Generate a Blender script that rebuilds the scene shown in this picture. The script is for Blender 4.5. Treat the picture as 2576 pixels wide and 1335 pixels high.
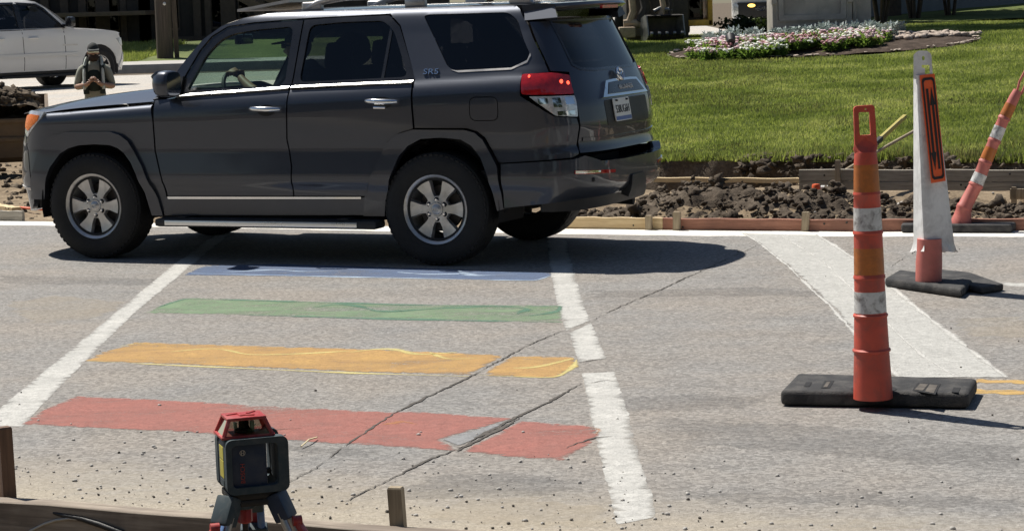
import bpy, bmesh, math, random
import numpy as np
from mathutils import Vector, Matrix, geometry, noise as mnoise
random.seed(7); RNG = np.random.default_rng(11)
SC = bpy.context.scene
for _o in list(bpy.data.objects): bpy.data.objects.remove(_o)
# ---------------------------------------------------------------- camera, sky, sun, exposure
FPX, PITCH, ROLL, CAMH, PW, PH = 5500.0, 0.11851, -0.03041, 1.774, 2575.0, 1335.0
_cp, _sp, _cr, _sr = math.cos(PITCH), math.sin(PITCH), math.cos(ROLL), math.sin(ROLL)
FWD = np.array([0, _cp, -_sp]); _up = np.array([0, _sp, _cp]); _rt = np.array([1.0, 0, 0])
CR = _cr*_rt + _sr*_up; CU = -_sr*_rt + _cr*_up; CAM = np.array([0, 0, CAMH])
cam_data = bpy.data.cameras.new('camera'); cam = bpy.data.objects.new('camera', cam_data)
SC.collection.objects.link(cam)
cam.matrix_world = Matrix(((CR[0], CU[0], -FWD[0], CAM[0]), (CR[1], CU[1], -FWD[1], CAM[1]), (CR[2], CU[2], -FWD[2], CAM[2]), (0, 0, 0, 1)))
cam_data.sensor_width = 36.0; cam_data.lens = 36.0*FPX/PW; cam_data.clip_start = 0.1; cam_data.clip_end = 3000
SC.camera = cam
SUN_DIR = Vector((-0.43, 0.40, 1.0)).normalized()
world = bpy.data.worlds.new('World'); SC.world = world; world.use_nodes = True
_nt = world.node_tree; _nt.nodes.clear()
_sky = _nt.nodes.new('ShaderNodeTexSky'); _sky.sky_type = 'NISHITA'; _sky.sun_disc = False
_sky.sun_elevation = math.asin(SUN_DIR.z); _sky.sun_rotation = math.atan2(SUN_DIR.x, SUN_DIR.y)
_sky.air_density = 1.0; _sky.dust_density = 0.6; _sky.ozone_density = 1.5
_bg = _nt.nodes.new('ShaderNodeBackground'); _bg.inputs['Strength'].default_value = 0.05
_wo = _nt.nodes.new('ShaderNodeOutputWorld')
_nt.links.new(_sky.outputs[0], _bg.inputs[0]); _nt.links.new(_bg.outputs[0], _wo.inputs[0])
_sl = bpy.data.lights.new('sun', 'SUN'); _sl.energy = 4.8; _sl.angle = math.radians(0.53); _sl.color = (1.0, 0.95, 0.87)
sun = bpy.data.objects.new('sun', _sl); SC.collection.objects.link(sun)
sun.rotation_euler = SUN_DIR.to_track_quat('Z', 'Y').to_euler(); sun.location = SUN_DIR*60
vs = SC.view_settings; vs.view_transform = 'Standard'; vs.look = 'None'; vs.exposure = 0.35; vs.gamma = 1.0; vs.use_curve_mapping = False
SC.cycles.max_bounces = 8; SC.cycles.transparent_max_bounces = 16

# ---------------------------------------------------------------- where a sight line of the photograph meets the ground or a distance
def sight(x, y): return FWD + CR*(x-PW/2)/FPX + CU*(PH/2-y)/FPX
def ground(x, y, z=0.0):
    d = sight(x, y); return CAM + d*((z-CAMH)/d[2])
def at(x, y, Y):
    d = sight(x, y); return CAM + d*(Y/d[1])
def unseen(P):
    P = np.asarray(P, float)-CAM; z = P@FWD
    return PW/2+FPX*(P@CR)/z, PH/2-FPX*(P@CU)/z

# ---------------------------------------------------------------- materials
MATS = {}
def nodes_of(name):
    m = bpy.data.materials.new(name); m.use_nodes = True
    nt = m.node_tree; b = nt.nodes['Principled BSDF']; MATS[name] = m
    return m, nt, b
def nd(nt, t, **kw):
    n = nt.nodes.new(t)
    for k, v in kw.items():
        if k.startswith('i_'):
            key = k[2:]; key = int(key) if key.isdigit() else key
            n.inputs[key].default_value = v
        else: setattr(n, k, v)
    return n
def mixc(nt, fac, a, b, mode='MIX'):
    n = nt.nodes.new('ShaderNodeMix'); n.data_type = 'RGBA'; n.blend_type = mode
    for s, v in ((0, fac), (6, a), (7, b)):
        if hasattr(v, 'links') or isinstance(v, bpy.types.NodeSocket): nt.links.new(v, n.inputs[s])
        else: n.inputs[s].default_value = v if s == 0 else (tuple(v)+(1,))[:4]
    return n.outputs[2]
def math_(nt, op, a, b=None, c=None, clamp=False):
    n = nt.nodes.new('ShaderNodeMath'); n.operation = op; n.use_clamp = clamp
    for i, v in enumerate((a, b, c)):
        if v is None: continue
        if isinstance(v, bpy.types.NodeSocket): nt.links.new(v, n.inputs[i])
        else: n.inputs[i].default_value = v
    return n.outputs[0]
def ramp(nt, fac, stops):
    n = nt.nodes.new('ShaderNodeValToRGB'); e = n.color_ramp.elements
    while len(e) < len(stops): e.new(0.5)
    for el, (p, c) in zip(e, stops):
        el.position = p; el.color = (c, c, c, 1) if isinstance(c, (int, float)) else tuple(c)+(1,)
    nt.links.new(fac, n.inputs[0]); return n.outputs[0]
def noise_(nt, co, scale, detail=4, rough=0.55, dist=0.0):
    n = nd(nt, 'ShaderNodeTexNoise', i_Scale=scale, i_Detail=detail, i_Roughness=rough, i_Distortion=dist)
    if co is not None: nt.links.new(co, n.inputs['Vector'])
    return n.outputs[0]
def coords(nt, kind='Object', scale=None, rotz=0.0):
    n = nt.nodes.new('ShaderNodeTexCoord') if kind != 'World' else nt.nodes.new('ShaderNodeNewGeometry')
    o = n.outputs[kind] if kind != 'World' else n.outputs['Position']
    if scale is not None or rotz:
        mp = nd(nt, 'ShaderNodeMapping'); nt.links.new(o, mp.inputs[0])
        if scale is not None: mp.inputs['Scale'].default_value = scale
        mp.inputs['Rotation'].default_value = (0, 0, rotz); o = mp.outputs[0]
    return o
def bump(nt, b, h, strength=0.3, dist=0.01):
    n = nd(nt, 'ShaderNodeBump', i_Strength=strength, i_Distance=dist); nt.links.new(h, n.inputs['Height'])
    nt.links.new(n.outputs[0], b.inputs['Normal'])
def M(name, col, rough=0.6, metal=0.0, var=0.12, vs=6.0, bmp=0.0, bs=40.0, coat=0.0, spec=0.5, dirt=None, dfac=0.3, ds=3.0, stretch=None, emit=None, es=0.0):
    """A plain surface: base colour with uneven tone, optional dirt blotches and fine relief."""
    m, nt, b = nodes_of(name)
    co = coords(nt, 'Object', stretch)
    n1 = noise_(nt, co, vs, 5, 0.6)
    c = np.array(col, float)
    lo, hi = tuple(np.clip(c*(1-var), 0, 1)), tuple(np.clip(c*(1+var), 0, 1))
    o = mixc(nt, ramp(nt, n1, [(0.3, 0.0), (0.7, 1.0)]), lo, hi)
    if dirt is not None:
        n2 = noise_(nt, coords(nt), ds, 6, 0.65, 0.4)
        o = mixc(nt, math_(nt, 'MULTIPLY', ramp(nt, n2, [(0.45, 0.0), (0.68, 1.0)]), dfac), o, dirt)
    nt.links.new(o, b.inputs['Base Color'])
    b.inputs['Metallic'].default_value = metal; b.inputs['Specular IOR Level'].default_value = spec
    b.inputs['Coat Weight'].default_value = coat; b.inputs['Coat Roughness'].default_value = 0.03
    r = ramp(nt, n1, [(0.2, max(rough-0.07, 0.02)), (0.8, min(rough+0.07, 1.0))]); nt.links.new(r, b.inputs['Roughness'])
    if bmp: bump(nt, b, noise_(nt, coords(nt), bs, 4, 0.6), bmp, 0.01)
    if emit is not None:
        b.inputs['Emission Color'].default_value = tuple(emit)+(1,); b.inputs['Emission Strength'].default_value = es
    return m
def glass(name, tint, through=0.6, rough=0.01):
    m, nt, b = nodes_of(name); nt.nodes.remove(b)
    out = nt.nodes['Material Output']
    tr = nd(nt, 'ShaderNodeBsdfTransparent', i_Color=tuple(np.array(tint)*through)+(1,))
    gl = nd(nt, 'ShaderNodeBsdfGlossy', i_Roughness=rough, i_Color=(1, 1, 1, 1))
    fr = nd(nt, 'ShaderNodeFresnel', i_IOR=1.5)
    w = noise_(nt, coords(nt), 1.3, 2)
    mx = nt.nodes.new('ShaderNodeMixShader')
    nt.links.new(math_(nt, 'MULTIPLY', fr.outputs[0], math_(nt, 'MULTIPLY_ADD', w, 0.2, 0.9)), mx.inputs[0])
    nt.links.new(tr.outputs[0], mx.inputs[1]); nt.links.new(gl.outputs[0], mx.inputs[2]); nt.links.new(mx.outputs[0], out.inputs[0])
    return m
def wood(name, col, dark, rough=0.75, gs=(1.5, 22, 22), stain=None, sfac=0.4):
    m, nt, b = nodes_of(name)
    co = coords(nt, 'Object', gs)
    g = noise_(nt, co, 2.2, 6, 0.62, 0.7)
    o = mixc(nt, ramp(nt, g, [(0.32, 0.0), (0.66, 1.0)]), dark, col)
    if stain is not None:
        n2 = noise_(nt, coords(nt), 2.6, 5, 0.6, 0.5)
        o = mixc(nt, math_(nt, 'MULTIPLY', ramp(nt, n2, [(0.42, 0.0), (0.62, 1.0)]), sfac), o, stain)
    nt.links.new(o, b.inputs['Base Color']); b.inputs['Roughness'].default_value = rough
    bump(nt, b, g, 0.25, 0.004); return m

# ---------------------------------------------------------------- mesh helpers
COL = SC.collection
def mesh_obj(name, verts, faces, mat=None, parent=None, smooth=0, loc=None):
    me = bpy.data.meshes.new(name); me.from_pydata([tuple(map(float, v)) for v in verts], [], [tuple(map(int, f)) for f in faces]); me.update()
    if mat: me.materials.append(MATS[mat] if isinstance(mat, str) else mat)
    if smooth:
        me.shade_smooth()
        if smooth < 180: me.set_sharp_from_angle(angle=math.radians(smooth))
    o = bpy.data.objects.new(name, me); COL.objects.link(o)
    if parent is not None: o.parent = parent
    if loc is not None: o.location = loc
    return o
def tag(o, label=None, cat=None, group=None, kind=None):
    for k, v in (('label', label), ('category', cat), ('group', group), ('kind', kind)):
        if v: o[k] = v
    return o
def thing(name, label, cat, loc=(0, 0, 0), rotz=0.0, group=None):
    o = bpy.data.objects.new(name, None); COL.objects.link(o); o.empty_display_size = 0.2
    o.location = tuple(map(float, loc)); o.rotation_euler = (0, 0, rotz); return tag(o, label, cat, group)
def copy_tree(o, parent=None):
    n = o.copy(); COL.objects.link(n)
    if parent is not None: n.parent = parent
    for ch in list(o.children): copy_tree(ch, n)
    return n
class MB:
    """Collects shapes into one mesh."""
    def __init__(s): s.v = []; s.f = []
    def add(s, v, f):
        k = len(s.v); s.v += [tuple(map(float, p)) for p in v]; s.f += [tuple(i+k for i in q) for q in f]; return s
    def box(s, c, d, R=None, bev=0.0):
        hx, hy, hz = d[0]/2, d[1]/2, d[2]/2; b = min(bev, hx*.9, hy*.9, hz*.9)
        if b <= 0:
            v = [(x, y, z) for x in (-hx, hx) for y in (-hy, hy) for z in (-hz, hz)]
            f = [(0, 1, 3, 2), (4, 6, 7, 5), (0, 4, 5, 1), (2, 3, 7, 6), (0, 2, 6, 4), (1, 5, 7, 3)]
        else:
            bm = bmesh.new(); bmesh.ops.create_cube(bm, size=1)
            for q in bm.verts: q.co = Vector((q.co.x*d[0], q.co.y*d[1], q.co.z*d[2]))
            bmesh.ops.bevel(bm, geom=bm.edges[:], offset=b, segments=2, profile=0.6, affect='EDGES')
            bm.verts.index_update(); v = [tuple(q.co) for q in bm.verts]; f = [tuple(q.index for q in fc.verts) for fc in bm.faces]; bm.free()
        R = R or Matrix.Identity(3); c = Vector(tuple(map(float, c)))
        return s.add([R @ Vector(p) + c for p in v], f)
    def tube(s, pts, r, n=10, caps=True, flat=None):
        P = [Vector(tuple(map(float, p))) for p in pts]; rr = r if hasattr(r, '__len__') else [r]*len(P); v = []; f = []
        ref = None
        for i, p in enumerate(P):
            t = (P[min(i+1, len(P)-1)]-P[max(i-1, 0)]).normalized()
            if ref is None: ref = Vector((0, 0, 1)) if abs(t.z) < 0.9 else Vector((1, 0, 0))
            a = (ref - t*ref.dot(t)).normalized(); b = t.cross(a); ref = a
            for k in range(n):
                an = 2*math.pi*k/n; v.append(p + a*math.cos(an)*rr[i] + b*math.sin(an)*rr[i]*(flat or 1))
        for i in range(len(P)-1):
            for k in range(n): f.append((i*n+k, i*n+(k+1) % n, (i+1)*n+(k+1) % n, (i+1)*n+k))
        if caps: f.append(tuple(range(n-1, -1, -1))); f.append(tuple((len(P)-1)*n+k for k in range(n)))
        return s.add(v, f)
    def lathe(s, prof, n=32, c=(0, 0, 0), axis='z', a0=0.0, a1=2*math.pi, R=None, jit=None):
        """prof: (radius, height) pairs."""
        full = abs(a1-a0-2*math.pi) < 1e-6; m = n if full else n+1; v = []; f = []
        for (r, h) in prof:
            for k in range(m):
                a = a0+(a1-a0)*k/n; q = r if jit is None else r*jit(a, h)
                p = (q*math.cos(a), q*math.sin(a), h)
                if axis == 'y': p = (p[0], p[2], p[1])
                if axis == 'x': p = (p[2], p[0], p[1])
                v.append(p)
        for i in range(len(prof)-1):
            for k in range(n if full else n): 
                k2 = (k+1) % m if full else k+1
                f.append((i*m+k, i*m+k2, (i+1)*m+k2, (i+1)*m+k))
        R = R or Matrix.Identity(3); c = Vector(tuple(map(float, c)))
        return s.add([R @ Vector(p) + c for p in v], f)
    def prism(s, poly, z0, z1, T=None):
        n = len(poly); v = [(p[0], p[1], z0) for p in poly]+[(p[0], p[1], z1) for p in poly]
        f = [tuple(range(n-1, -1, -1)), tuple(range(n, 2*n))]+[(i, (i+1) % n, n+(i+1) % n, n+i) for i in range(n)]
        if T is not None: v = [T(Vector(p)) for p in v]
        return s.add(v, f)
    def ico(s, c, r, seed=0, sub=1, amp=0.25, sq=(1, 1, 1)):
        bm = bmesh.new(); bmesh.ops.create_icosphere(bm, subdivisions=sub, radius=1.0); bm.verts.index_update()
        v = []
        for q in bm.verts:
            k = 1+amp*(mnoise.noise(q.co*1.6+Vector((seed*3.1, seed*1.7, seed*.7)))*2)
            v.append(tuple(Vector(tuple(map(float, c)))+Vector((q.co.x*sq[0], q.co.y*sq[1], q.co.z*sq[2]))*r*k))
        f = [tuple(q.index for q in fc.verts) for fc in bm.faces]; bm.free(); return s.add(v, f)
    def build(s, name, mat, parent=None, smooth=35, loc=None): return mesh_obj(name, s.v, s.f, mat, parent, smooth, loc)
def rotm(ax, a): return Matrix.Rotation(a, 3, ax)
def frame(x, z):
    """Rotation whose local X runs along x and local Z as near z as can be."""
    x = Vector(x).normalized(); z = Vector(z); y = z.cross(x).normalized(); z = x.cross(y)
    return Matrix((x, y, z)).transposed()
def fill(loops, step=None):
    """Triangulates a polygon with holes; step adds interior points. Returns 2D points, triangles."""
    pts = []; fcs = []
    for lp in loops:
        fcs.append(list(range(len(pts), len(pts)+len(lp)))); pts += [Vector((float(p[0]), float(p[1]))) for p in lp]
    if step:
        A = np.array([tuple(p) for p in pts]); lo, hi = A.min(0), A.max(0); r = 0; y = lo[1]+step*.5
        while y < hi[1]:
            x = lo[0]+step*(.25 if r % 2 else .75)
            while x < hi[0]: pts.append(Vector((x, y))); x += step
            y += step*.87; r += 1
    v, _, f, *_ = geometry.delaunay_2d_cdt(pts, [], fcs, 2 if len(loops) > 1 else 1, 1e-6)
    return np.array([tuple(p) for p in v]), [tuple(t) for t in f]
def resample(poly, step):
    out = []
    for i in range(len(poly)):
        a, b = np.array(poly[i], float), np.array(poly[(i+1) % len(poly)], float); n = max(1, int(np.ceil(np.linalg.norm(b-a)/step)))
        for k in range(n): out.append(tuple(a+(b-a)*k/n))
    return out
def rounded(poly, r, n=4):
    """Rounds a polygon's corners by radius r."""
    out = []; N = len(poly)
    for i in range(N):
        p, a, b = np.array(poly[i], float), np.array(poly[i-1], float), np.array(poly[(i+1) % N], float)
        da, db = np.linalg.norm(a-p), np.linalg.norm(b-p); k = min(r, da*.45, db*.45)
        p0, p1 = p+(a-p)/da*k, p+(b-p)/db*k
        for t in np.linspace(0, 1, n+1): out.append(tuple((1-t)**2*p0+2*t*(1-t)*p+t*t*p1))
    return out
def area2(p): return sum(p[i-1][0]*p[i][1]-p[i][0]*p[i-1][1] for i in range(len(p)))/2
def inset(poly, d):
    P = [np.array(p, float) for p in poly]; sg = 1 if area2(poly) > 0 else -1; out = []
    for i in range(len(P)):
        e0 = P[i]-P[i-1]; e1 = P[(i+1) % len(P)]-P[i]
        n0 = np.array([-e0[1], e0[0]])/(np.linalg.norm(e0)+1e-9)*sg; n1 = np.array([-e1[1], e1[0]])/(np.linalg.norm(e1)+1e-9)*sg
        m = n0+n1; k = d/max(0.35, 1+n0@n1)
        out.append(tuple(P[i]+m*k))
    return out
def text_obj(name, body, size, mat, parent, T, depth=0.002, sx=1.0):
    """Lettering as real geometry; T maps (x, y, z) of the flat text to the parent's space."""
    cu = bpy.data.curves.new(name, 'FONT'); cu.body = body; cu.size = size; cu.extrude = depth; cu.align_x = 'CENTER'; cu.align_y = 'CENTER'; cu.resolution_u = 3
    tmp = bpy.data.objects.new(name+'_tmp', cu); COL.objects.link(tmp)
    me = bpy.data.meshes.new_from_object(tmp.evaluated_get(bpy.context.evaluated_depsgraph_get()))
    bpy.data.objects.remove(tmp); bpy.data.curves.remove(cu)
    for v in me.vertices: v.co = T(Vector((v.co.x*sx, v.co.y, v.co.z)))
    me.materials.clear(); me.materials.append(MATS[mat]); me.name = name
    o = bpy.data.objects.new(name, me); COL.objects.link(o)
    if parent is not None: o.parent = parent
    return o
def skinned(name, joints, edges, mat, parent=None, sub=1, root=0):
    """One continuous limb surface over a skeleton: joints = [(x, y, z, radius)]."""
    me = bpy.data.meshes.new(name); me.from_pydata([j[:3] for j in joints], edges, []); me.update()
    o = bpy.data.objects.new(name, me); COL.objects.link(o)
    sk = o.modifiers.new('skin', 'SKIN'); 
    for i, j in enumerate(joints):
        sv = me.skin_vertices[0].data[i]; r = j[3]; sv.radius = (r, r) if not hasattr(r, '__len__') else r; sv.use_root = (i == root)
    ss = o.modifiers.new('sub', 'SUBSURF'); ss.levels = sub; ss.render_levels = sub
    m2 = bpy.data.meshes.new_from_object(o.evaluated_get(bpy.context.evaluated_depsgraph_get()))
    o.modifiers.clear(); o.data = m2; m2.name = name; m2.materials.clear(); m2.materials.append(MATS[mat]); m2.shade_smooth()
    if parent is not None: o.parent = parent
    return o
# ---------------------------------------------------------------- the materials of this street
def road_mat(name, tint=(1, 1, 1), dust=True):
    m, nt, b = nodes_of(name)
    co = coords(nt, 'World'); cs = coords(nt, 'World', (0.35, 1.6, 1.0), 0.41)
    fine = noise_(nt, co, 130, 3, 0.75); mid = noise_(nt, co, 38, 4, 0.78); big = noise_(nt, co, 0.9, 5, 0.6); streak = noise_(nt, cs, 2.2, 5, 0.65)
    vo = nd(nt, 'ShaderNodeTexVoronoi', i_Scale=62.0); nt.links.new(co, vo.inputs['Vector'])
    sep = nd(nt, 'ShaderNodeSeparateColor'); nt.links.new(vo.outputs['Color'], sep.inputs[0])
    sp = math_(nt, 'ADD', math_(nt, 'MULTIPLY', fine, 0.36), math_(nt, 'ADD', math_(nt, 'MULTIPLY', mid, 0.40), math_(nt, 'MULTIPLY', sep.outputs[0], 0.27)))
    agg = ramp(nt, sp, [(0.26, (0.125, 0.121, 0.116)), (0.5, (0.245, 0.238, 0.229)), (0.66, (0.335, 0.326, 0.312)), (0.82, (0.56, 0.545, 0.525))])
    o = mixc(nt, ramp(nt, big, [(0.38, 0.0), (0.64, 1.0)]), agg, mixc(nt, 1.0, agg, (1.10, 1.035, 0.965), 'MULTIPLY'))
    o = mixc(nt, math_(nt, 'MULTIPLY', ramp(nt, streak, [(0.42, 0.0), (0.7, 1.0)]), 0.42), o, mixc(nt, 1.0, o, (0.72, 0.73, 0.745), 'MULTIPLY'))
    if dust:
        xyz = nd(nt, 'ShaderNodeSeparateXYZ'); nt.links.new(co, xyz.inputs[0])
        # pale construction dust swept up against the near form board
        edge = math_(nt, 'ADD', xyz.outputs[1], math_(nt, 'MULTIPLY', xyz.outputs[0], 0.42))
        f = math_(nt, 'MULTIPLY_ADD', edge, -0.62, 5.32, clamp=True)
        dn = noise_(nt, coords(nt, 'World', (0.5, 1.3, 1), 0.3), 5.5, 6, 0.68, 0.6)
        f = ramp(nt, math_(nt, 'MULTIPLY', f, math_(nt, 'ADD', dn, 0.45)), [(0.30, 0.0), (0.78, 1.0)])
        dc = ramp(nt, noise_(nt, co, 60, 4, 0.7), [(0.3, (0.27, 0.235, 0.18)), (0.55, (0.43, 0.38, 0.30)), (0.75, (0.60, 0.55, 0.46))])
        o = mixc(nt, math_(nt, 'MULTIPLY', f, 0.85), o, dc)
    o = mixc(nt, 1.0, o, tuple(np.array(tint)*np.array((1.03, 1.02, 1.005))), 'MULTIPLY')
    nt.links.new(o, b.inputs['Base Color']); b.inputs['Roughness'].default_value = 0.88; b.inputs['Specular IOR Level'].default_value = 0.35
    bump(nt, b, math_(nt, 'ADD', fine, math_(nt, 'MULTIPLY', mid, 1.4)), 0.55, 0.012)
    return m
def paint_on_road(name, cols, wear=0.45, cover=0.72, soft=0.42):
    """Worn paint: colour over the aggregate of the street, rubbed through where it has chipped and along its edges."""
    m, nt, b = nodes_of(name); co = coords(nt, 'World')
    fine = noise_(nt, co, 85, 3, 0.7); mid = noise_(nt, co, 24, 4, 0.7)
    big = noise_(nt, coords(nt, 'World', (0.6, 1.5, 1), 0.3), 2.1, 6, 0.7, 0.5)
    c = mixc(nt, ramp(nt, noise_(nt, co, 5, 5, 0.7), [(0.32, 0.0), (0.68, 1.0)]), cols[0], cols[1])
    sp = math_(nt, 'MULTIPLY_ADD', mid, 0.5, math_(nt, 'MULTIPLY', fine, 0.5))
    o = mixc(nt, 1.0, c, ramp(nt, sp, [(0.30, 0.60), (0.5, 0.98), (0.70, 1.40)]), 'MULTIPLY')
    nt.links.new(o, b.inputs['Base Color']); b.inputs['Roughness'].default_value = 0.88; b.inputs['Specular IOR Level'].default_value = 0.3
    bump(nt, b, math_(nt, 'ADD', fine, mid), 0.5, 0.01)
    at_ = nd(nt, 'ShaderNodeAttribute'); at_.attribute_name = 'edge'
    chip = math_(nt, 'ADD', math_(nt, 'MULTIPLY', big, 0.75), math_(nt, 'MULTIPLY', sp, 0.75))      # about 0.75 on average
    k = math_(nt, 'ADD', math_(nt, 'MULTIPLY', at_.outputs['Fac'], soft), math_(nt, 'MULTIPLY', chip, -1.0))
    al = math_(nt, 'MULTIPLY', ramp(nt, math_(nt, 'ADD', k, 1.40-soft-wear*.42), [(0.20, 0.0), (0.42, 1.0)]), cover)
    tr = nd(nt, 'ShaderNodeBsdfTransparent'); mx = nt.nodes.new('ShaderNodeMixShader'); out = nt.nodes['Material Output']
    nt.links.new(al, mx.inputs[0]); nt.links.new(tr.outputs[0], mx.inputs[1]); nt.links.new(b.outputs[0], mx.inputs[2]); nt.links.new(mx.outputs[0], out.inputs[0]); return m
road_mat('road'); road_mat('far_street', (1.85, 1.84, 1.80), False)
paint_on_road('white_line', ((0.56, 0.55, 0.515), (0.44, 0.435, 0.41)), 0.36, 0.95, 0.2)
paint_on_road('red_bar', ((0.42, 0.165, 0.135), (0.36, 0.155, 0.13)), 0.50, 0.78, 0.25)
paint_on_road('orange_bar', ((0.56, 0.345, 0.125), (0.47, 0.285, 0.12)), 0.52, 0.82, 0.25)
paint_on_road('green_bar', ((0.19, 0.31, 0.175), (0.26, 0.345, 0.22)), 0.70, 0.80, 0.22)
paint_on_road('blue_bar', ((0.11, 0.16, 0.27), (0.12, 0.155, 0.24)), 0.5, 0.85, 0.25)
paint_on_road('yellow_line', ((0.62, 0.41, 0.14), (0.54, 0.35, 0.14)), 0.5, 0.9)
paint_on_road('chalk_yellow', ((0.74, 0.65, 0.27), (0.64, 0.54, 0.22)), 0.4, 0.72)
paint_on_road('chalk_green', ((0.10, 0.21, 0.15), (0.13, 0.24, 0.17)), 0.35, 0.8)
paint_on_road('chalk_blue', ((0.46, 0.57, 0.70), (0.38, 0.47, 0.60)), 0.4, 0.8)
paint_on_road('chalk_orange', ((0.55, 0.26, 0.11), (0.5, 0.22, 0.10)), 0.5, 0.6)
paint_on_road('concrete_patch', ((0.50, 0.495, 0.465), (0.42, 0.415, 0.39)), -0.2, 0.93)
paint_on_road('pale_grout', ((0.66, 0.65, 0.61), (0.56, 0.55, 0.52)), 0.4, 0.85)
paint_on_road('gutter', ((0.86, 0.83, 0.76), (0.78, 0.75, 0.68)), -0.2, 0.98)
paint_on_road('bare_asphalt', ((0.30, 0.305, 0.31), (0.24, 0.24, 0.24)), 0.3, 0.9)
paint_on_road('dust_drift', ((0.55, 0.48, 0.37), (0.48, 0.41, 0.31)), 0.66, 0.26, 0.75)
paint_on_road('tyre_track', ((0.12, 0.12, 0.122), (0.15, 0.148, 0.145)), 0.62, 0.17, 0.75)
M('crack_fill', (0.085, 0.075, 0.065), 0.9, var=0.4, vs=40)
def soil_mat(name, a, b_, c, sc=1.0):
    m, nt, b = nodes_of(name); co = coords(nt, 'World')
    n1 = noise_(nt, co, 3.2*sc, 6, 0.7, 0.3); n2 = noise_(nt, co, 38*sc, 5, 0.7)
    o = ramp(nt, math_(nt, 'MULTIPLY_ADD', n1, 0.6, math_(nt, 'MULTIPLY', n2, 0.4)), [(0.34, a), (0.5, b_), (0.66, c)])
    nt.links.new(o, b.inputs['Base Color']); b.inputs['Roughness'].default_value = 0.95; b.inputs['Specular IOR Level'].default_value = 0.2
    bump(nt, b, n2, 0.8, 0.02); return m
soil_mat('sandy_soil', (0.10, 0.075, 0.05), (0.25, 0.19, 0.125), (0.40, 0.32, 0.22))
soil_mat('dark_soil', (0.042, 0.032, 0.024), (0.100, 0.079, 0.059), (0.19, 0.155, 0.12))
soil_mat('loose_soil', (0.06, 0.047, 0.035), (0.13, 0.103, 0.075), (0.22, 0.18, 0.135))
soil_mat('mulch', (0.025, 0.018, 0.013), (0.07, 0.05, 0.038), (0.15, 0.115, 0.09), 2.0)
def grass_mat(name, lo, mid, hi, sc=1.0, under=False):
    m, nt, b = nodes_of(name); co = coords(nt, 'World')
    n1 = noise_(nt, co, 0.55*sc, 5, 0.6); n2 = noise_(nt, co, 14*sc, 4, 0.7)
    o = ramp(nt, math_(nt, 'MULTIPLY_ADD', n1, 0.55, math_(nt, 'MULTIPLY', n2, 0.45)), [(0.37, lo), (0.5, mid), (0.63, hi)])
    nt.links.new(o, b.inputs['Base Color']); b.inputs['Roughness'].default_value = 0.7; b.inputs['Specular IOR Level'].default_value = 0.25
    if not under:
        tr = nd(nt, 'ShaderNodeBsdfTranslucent'); nt.links.new(mixc(nt, 1.0, o, (1.3, 1.35, 0.7), 'MULTIPLY'), tr.inputs[0])
        mx = nd(nt, 'ShaderNodeMixShader', i_0=0.5); out = nt.nodes['Material Output']
        nt.links.new(b.outputs[0], mx.inputs[1]); nt.links.new(tr.outputs[0], mx.inputs[2]); nt.links.new(mx.outputs[0], out.inputs[0])
    return m
grass_mat('turf', (0.05, 0.07, 0.018), (0.10, 0.13, 0.03), (0.17, 0.19, 0.06), under=True)
grass_mat('grass_blade', (0.115, 0.15, 0.048), (0.245, 0.285, 0.105), (0.50, 0.49, 0.27), 1.5)
grass_mat('grass_dull', (0.05, 0.052, 0.028), (0.115, 0.115, 0.062), (0.24, 0.22, 0.13))
grass_mat('leaf_dark', (0.012, 0.02, 0.008), (0.024, 0.036, 0.014), (0.05, 0.062, 0.03))
grass_mat('leaf_tree', (0.03, 0.055, 0.014), (0.05, 0.09, 0.022), (0.09, 0.13, 0.04))
grass_mat('leaf_flower', (0.08, 0.14, 0.04), (0.15, 0.23, 0.07), (0.25, 0.32, 0.13))
M('silver_leaf', (0.44, 0.49, 0.46), 0.8, var=0.3, vs=30); M('petal_white', (0.80, 0.79, 0.72), 0.7, var=0.12, vs=40)
M('petal_pink', (0.62, 0.42, 0.45), 0.7, var=0.3, vs=40); M('petal_rose', (0.48, 0.24, 0.25), 0.7, var=0.3, vs=40)
def paint(name, col, metal=0.55, rough=0.38, flake=0.12):
    m, nt, b = nodes_of(name); co = coords(nt)
    n = noise_(nt, co, 900, 1); d = noise_(nt, co, 2.5, 5, 0.65)
    c = np.array(col)
    o = mixc(nt, n, tuple(c*(1-flake)), tuple(c*(1+flake)))
    # road dust settles low on the body
    z = nd(nt, 'ShaderNodeSeparateXYZ'); nt.links.new(co, z.inputs[0])
    f = math_(nt, 'MULTIPLY', math_(nt, 'MULTIPLY_ADD', z.outputs[2], -0.8, 0.78, clamp=True), math_(nt, 'MULTIPLY', d, 0.30))
    o = mixc(nt, f, o, (0.19, 0.17, 0.145)); nt.links.new(o, b.inputs['Base Color'])
    b.inputs['Metallic'].default_value = metal; nt.links.new(math_(nt, 'MULTIPLY_ADD', f, 0.6, rough), b.inputs['Roughness'])
    b.inputs['Coat Weight'].default_value = 0.9; nt.links.new(math_(nt, 'MULTIPLY_ADD', f, 0.5, 0.04), b.inputs['Coat Roughness']); return m
paint('grey_paint', (0.045, 0.051, 0.066), .7, .44); paint('white_paint', (0.70, 0.69, 0.67), 0.0, 0.4, 0.02); paint('navy_paint', (0.02, 0.025, 0.06))
M('dark_liner', (0.012, 0.012, 0.013), 0.85, var=0.2); M('interior_cloth', (0.035, 0.034, 0.035), 0.9, var=0.2, bmp=0.2, bs=300)
M('interior_light', (0.20, 0.20, 0.19), 0.85, var=0.1); M('black_plastic', (0.018, 0.018, 0.019), 0.55, var=0.25, bmp=0.15, bs=120)
M('frame_black', (0.016, 0.016, 0.018), 0.28, var=0.15, coat=0.5); M('tyre_rubber', (0.012, 0.012, 0.012), 0.82, var=0.35, vs=5, bmp=0.25, bs=60, dirt=(0.045, 0.04, 0.035), dfac=0.3)
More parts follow.
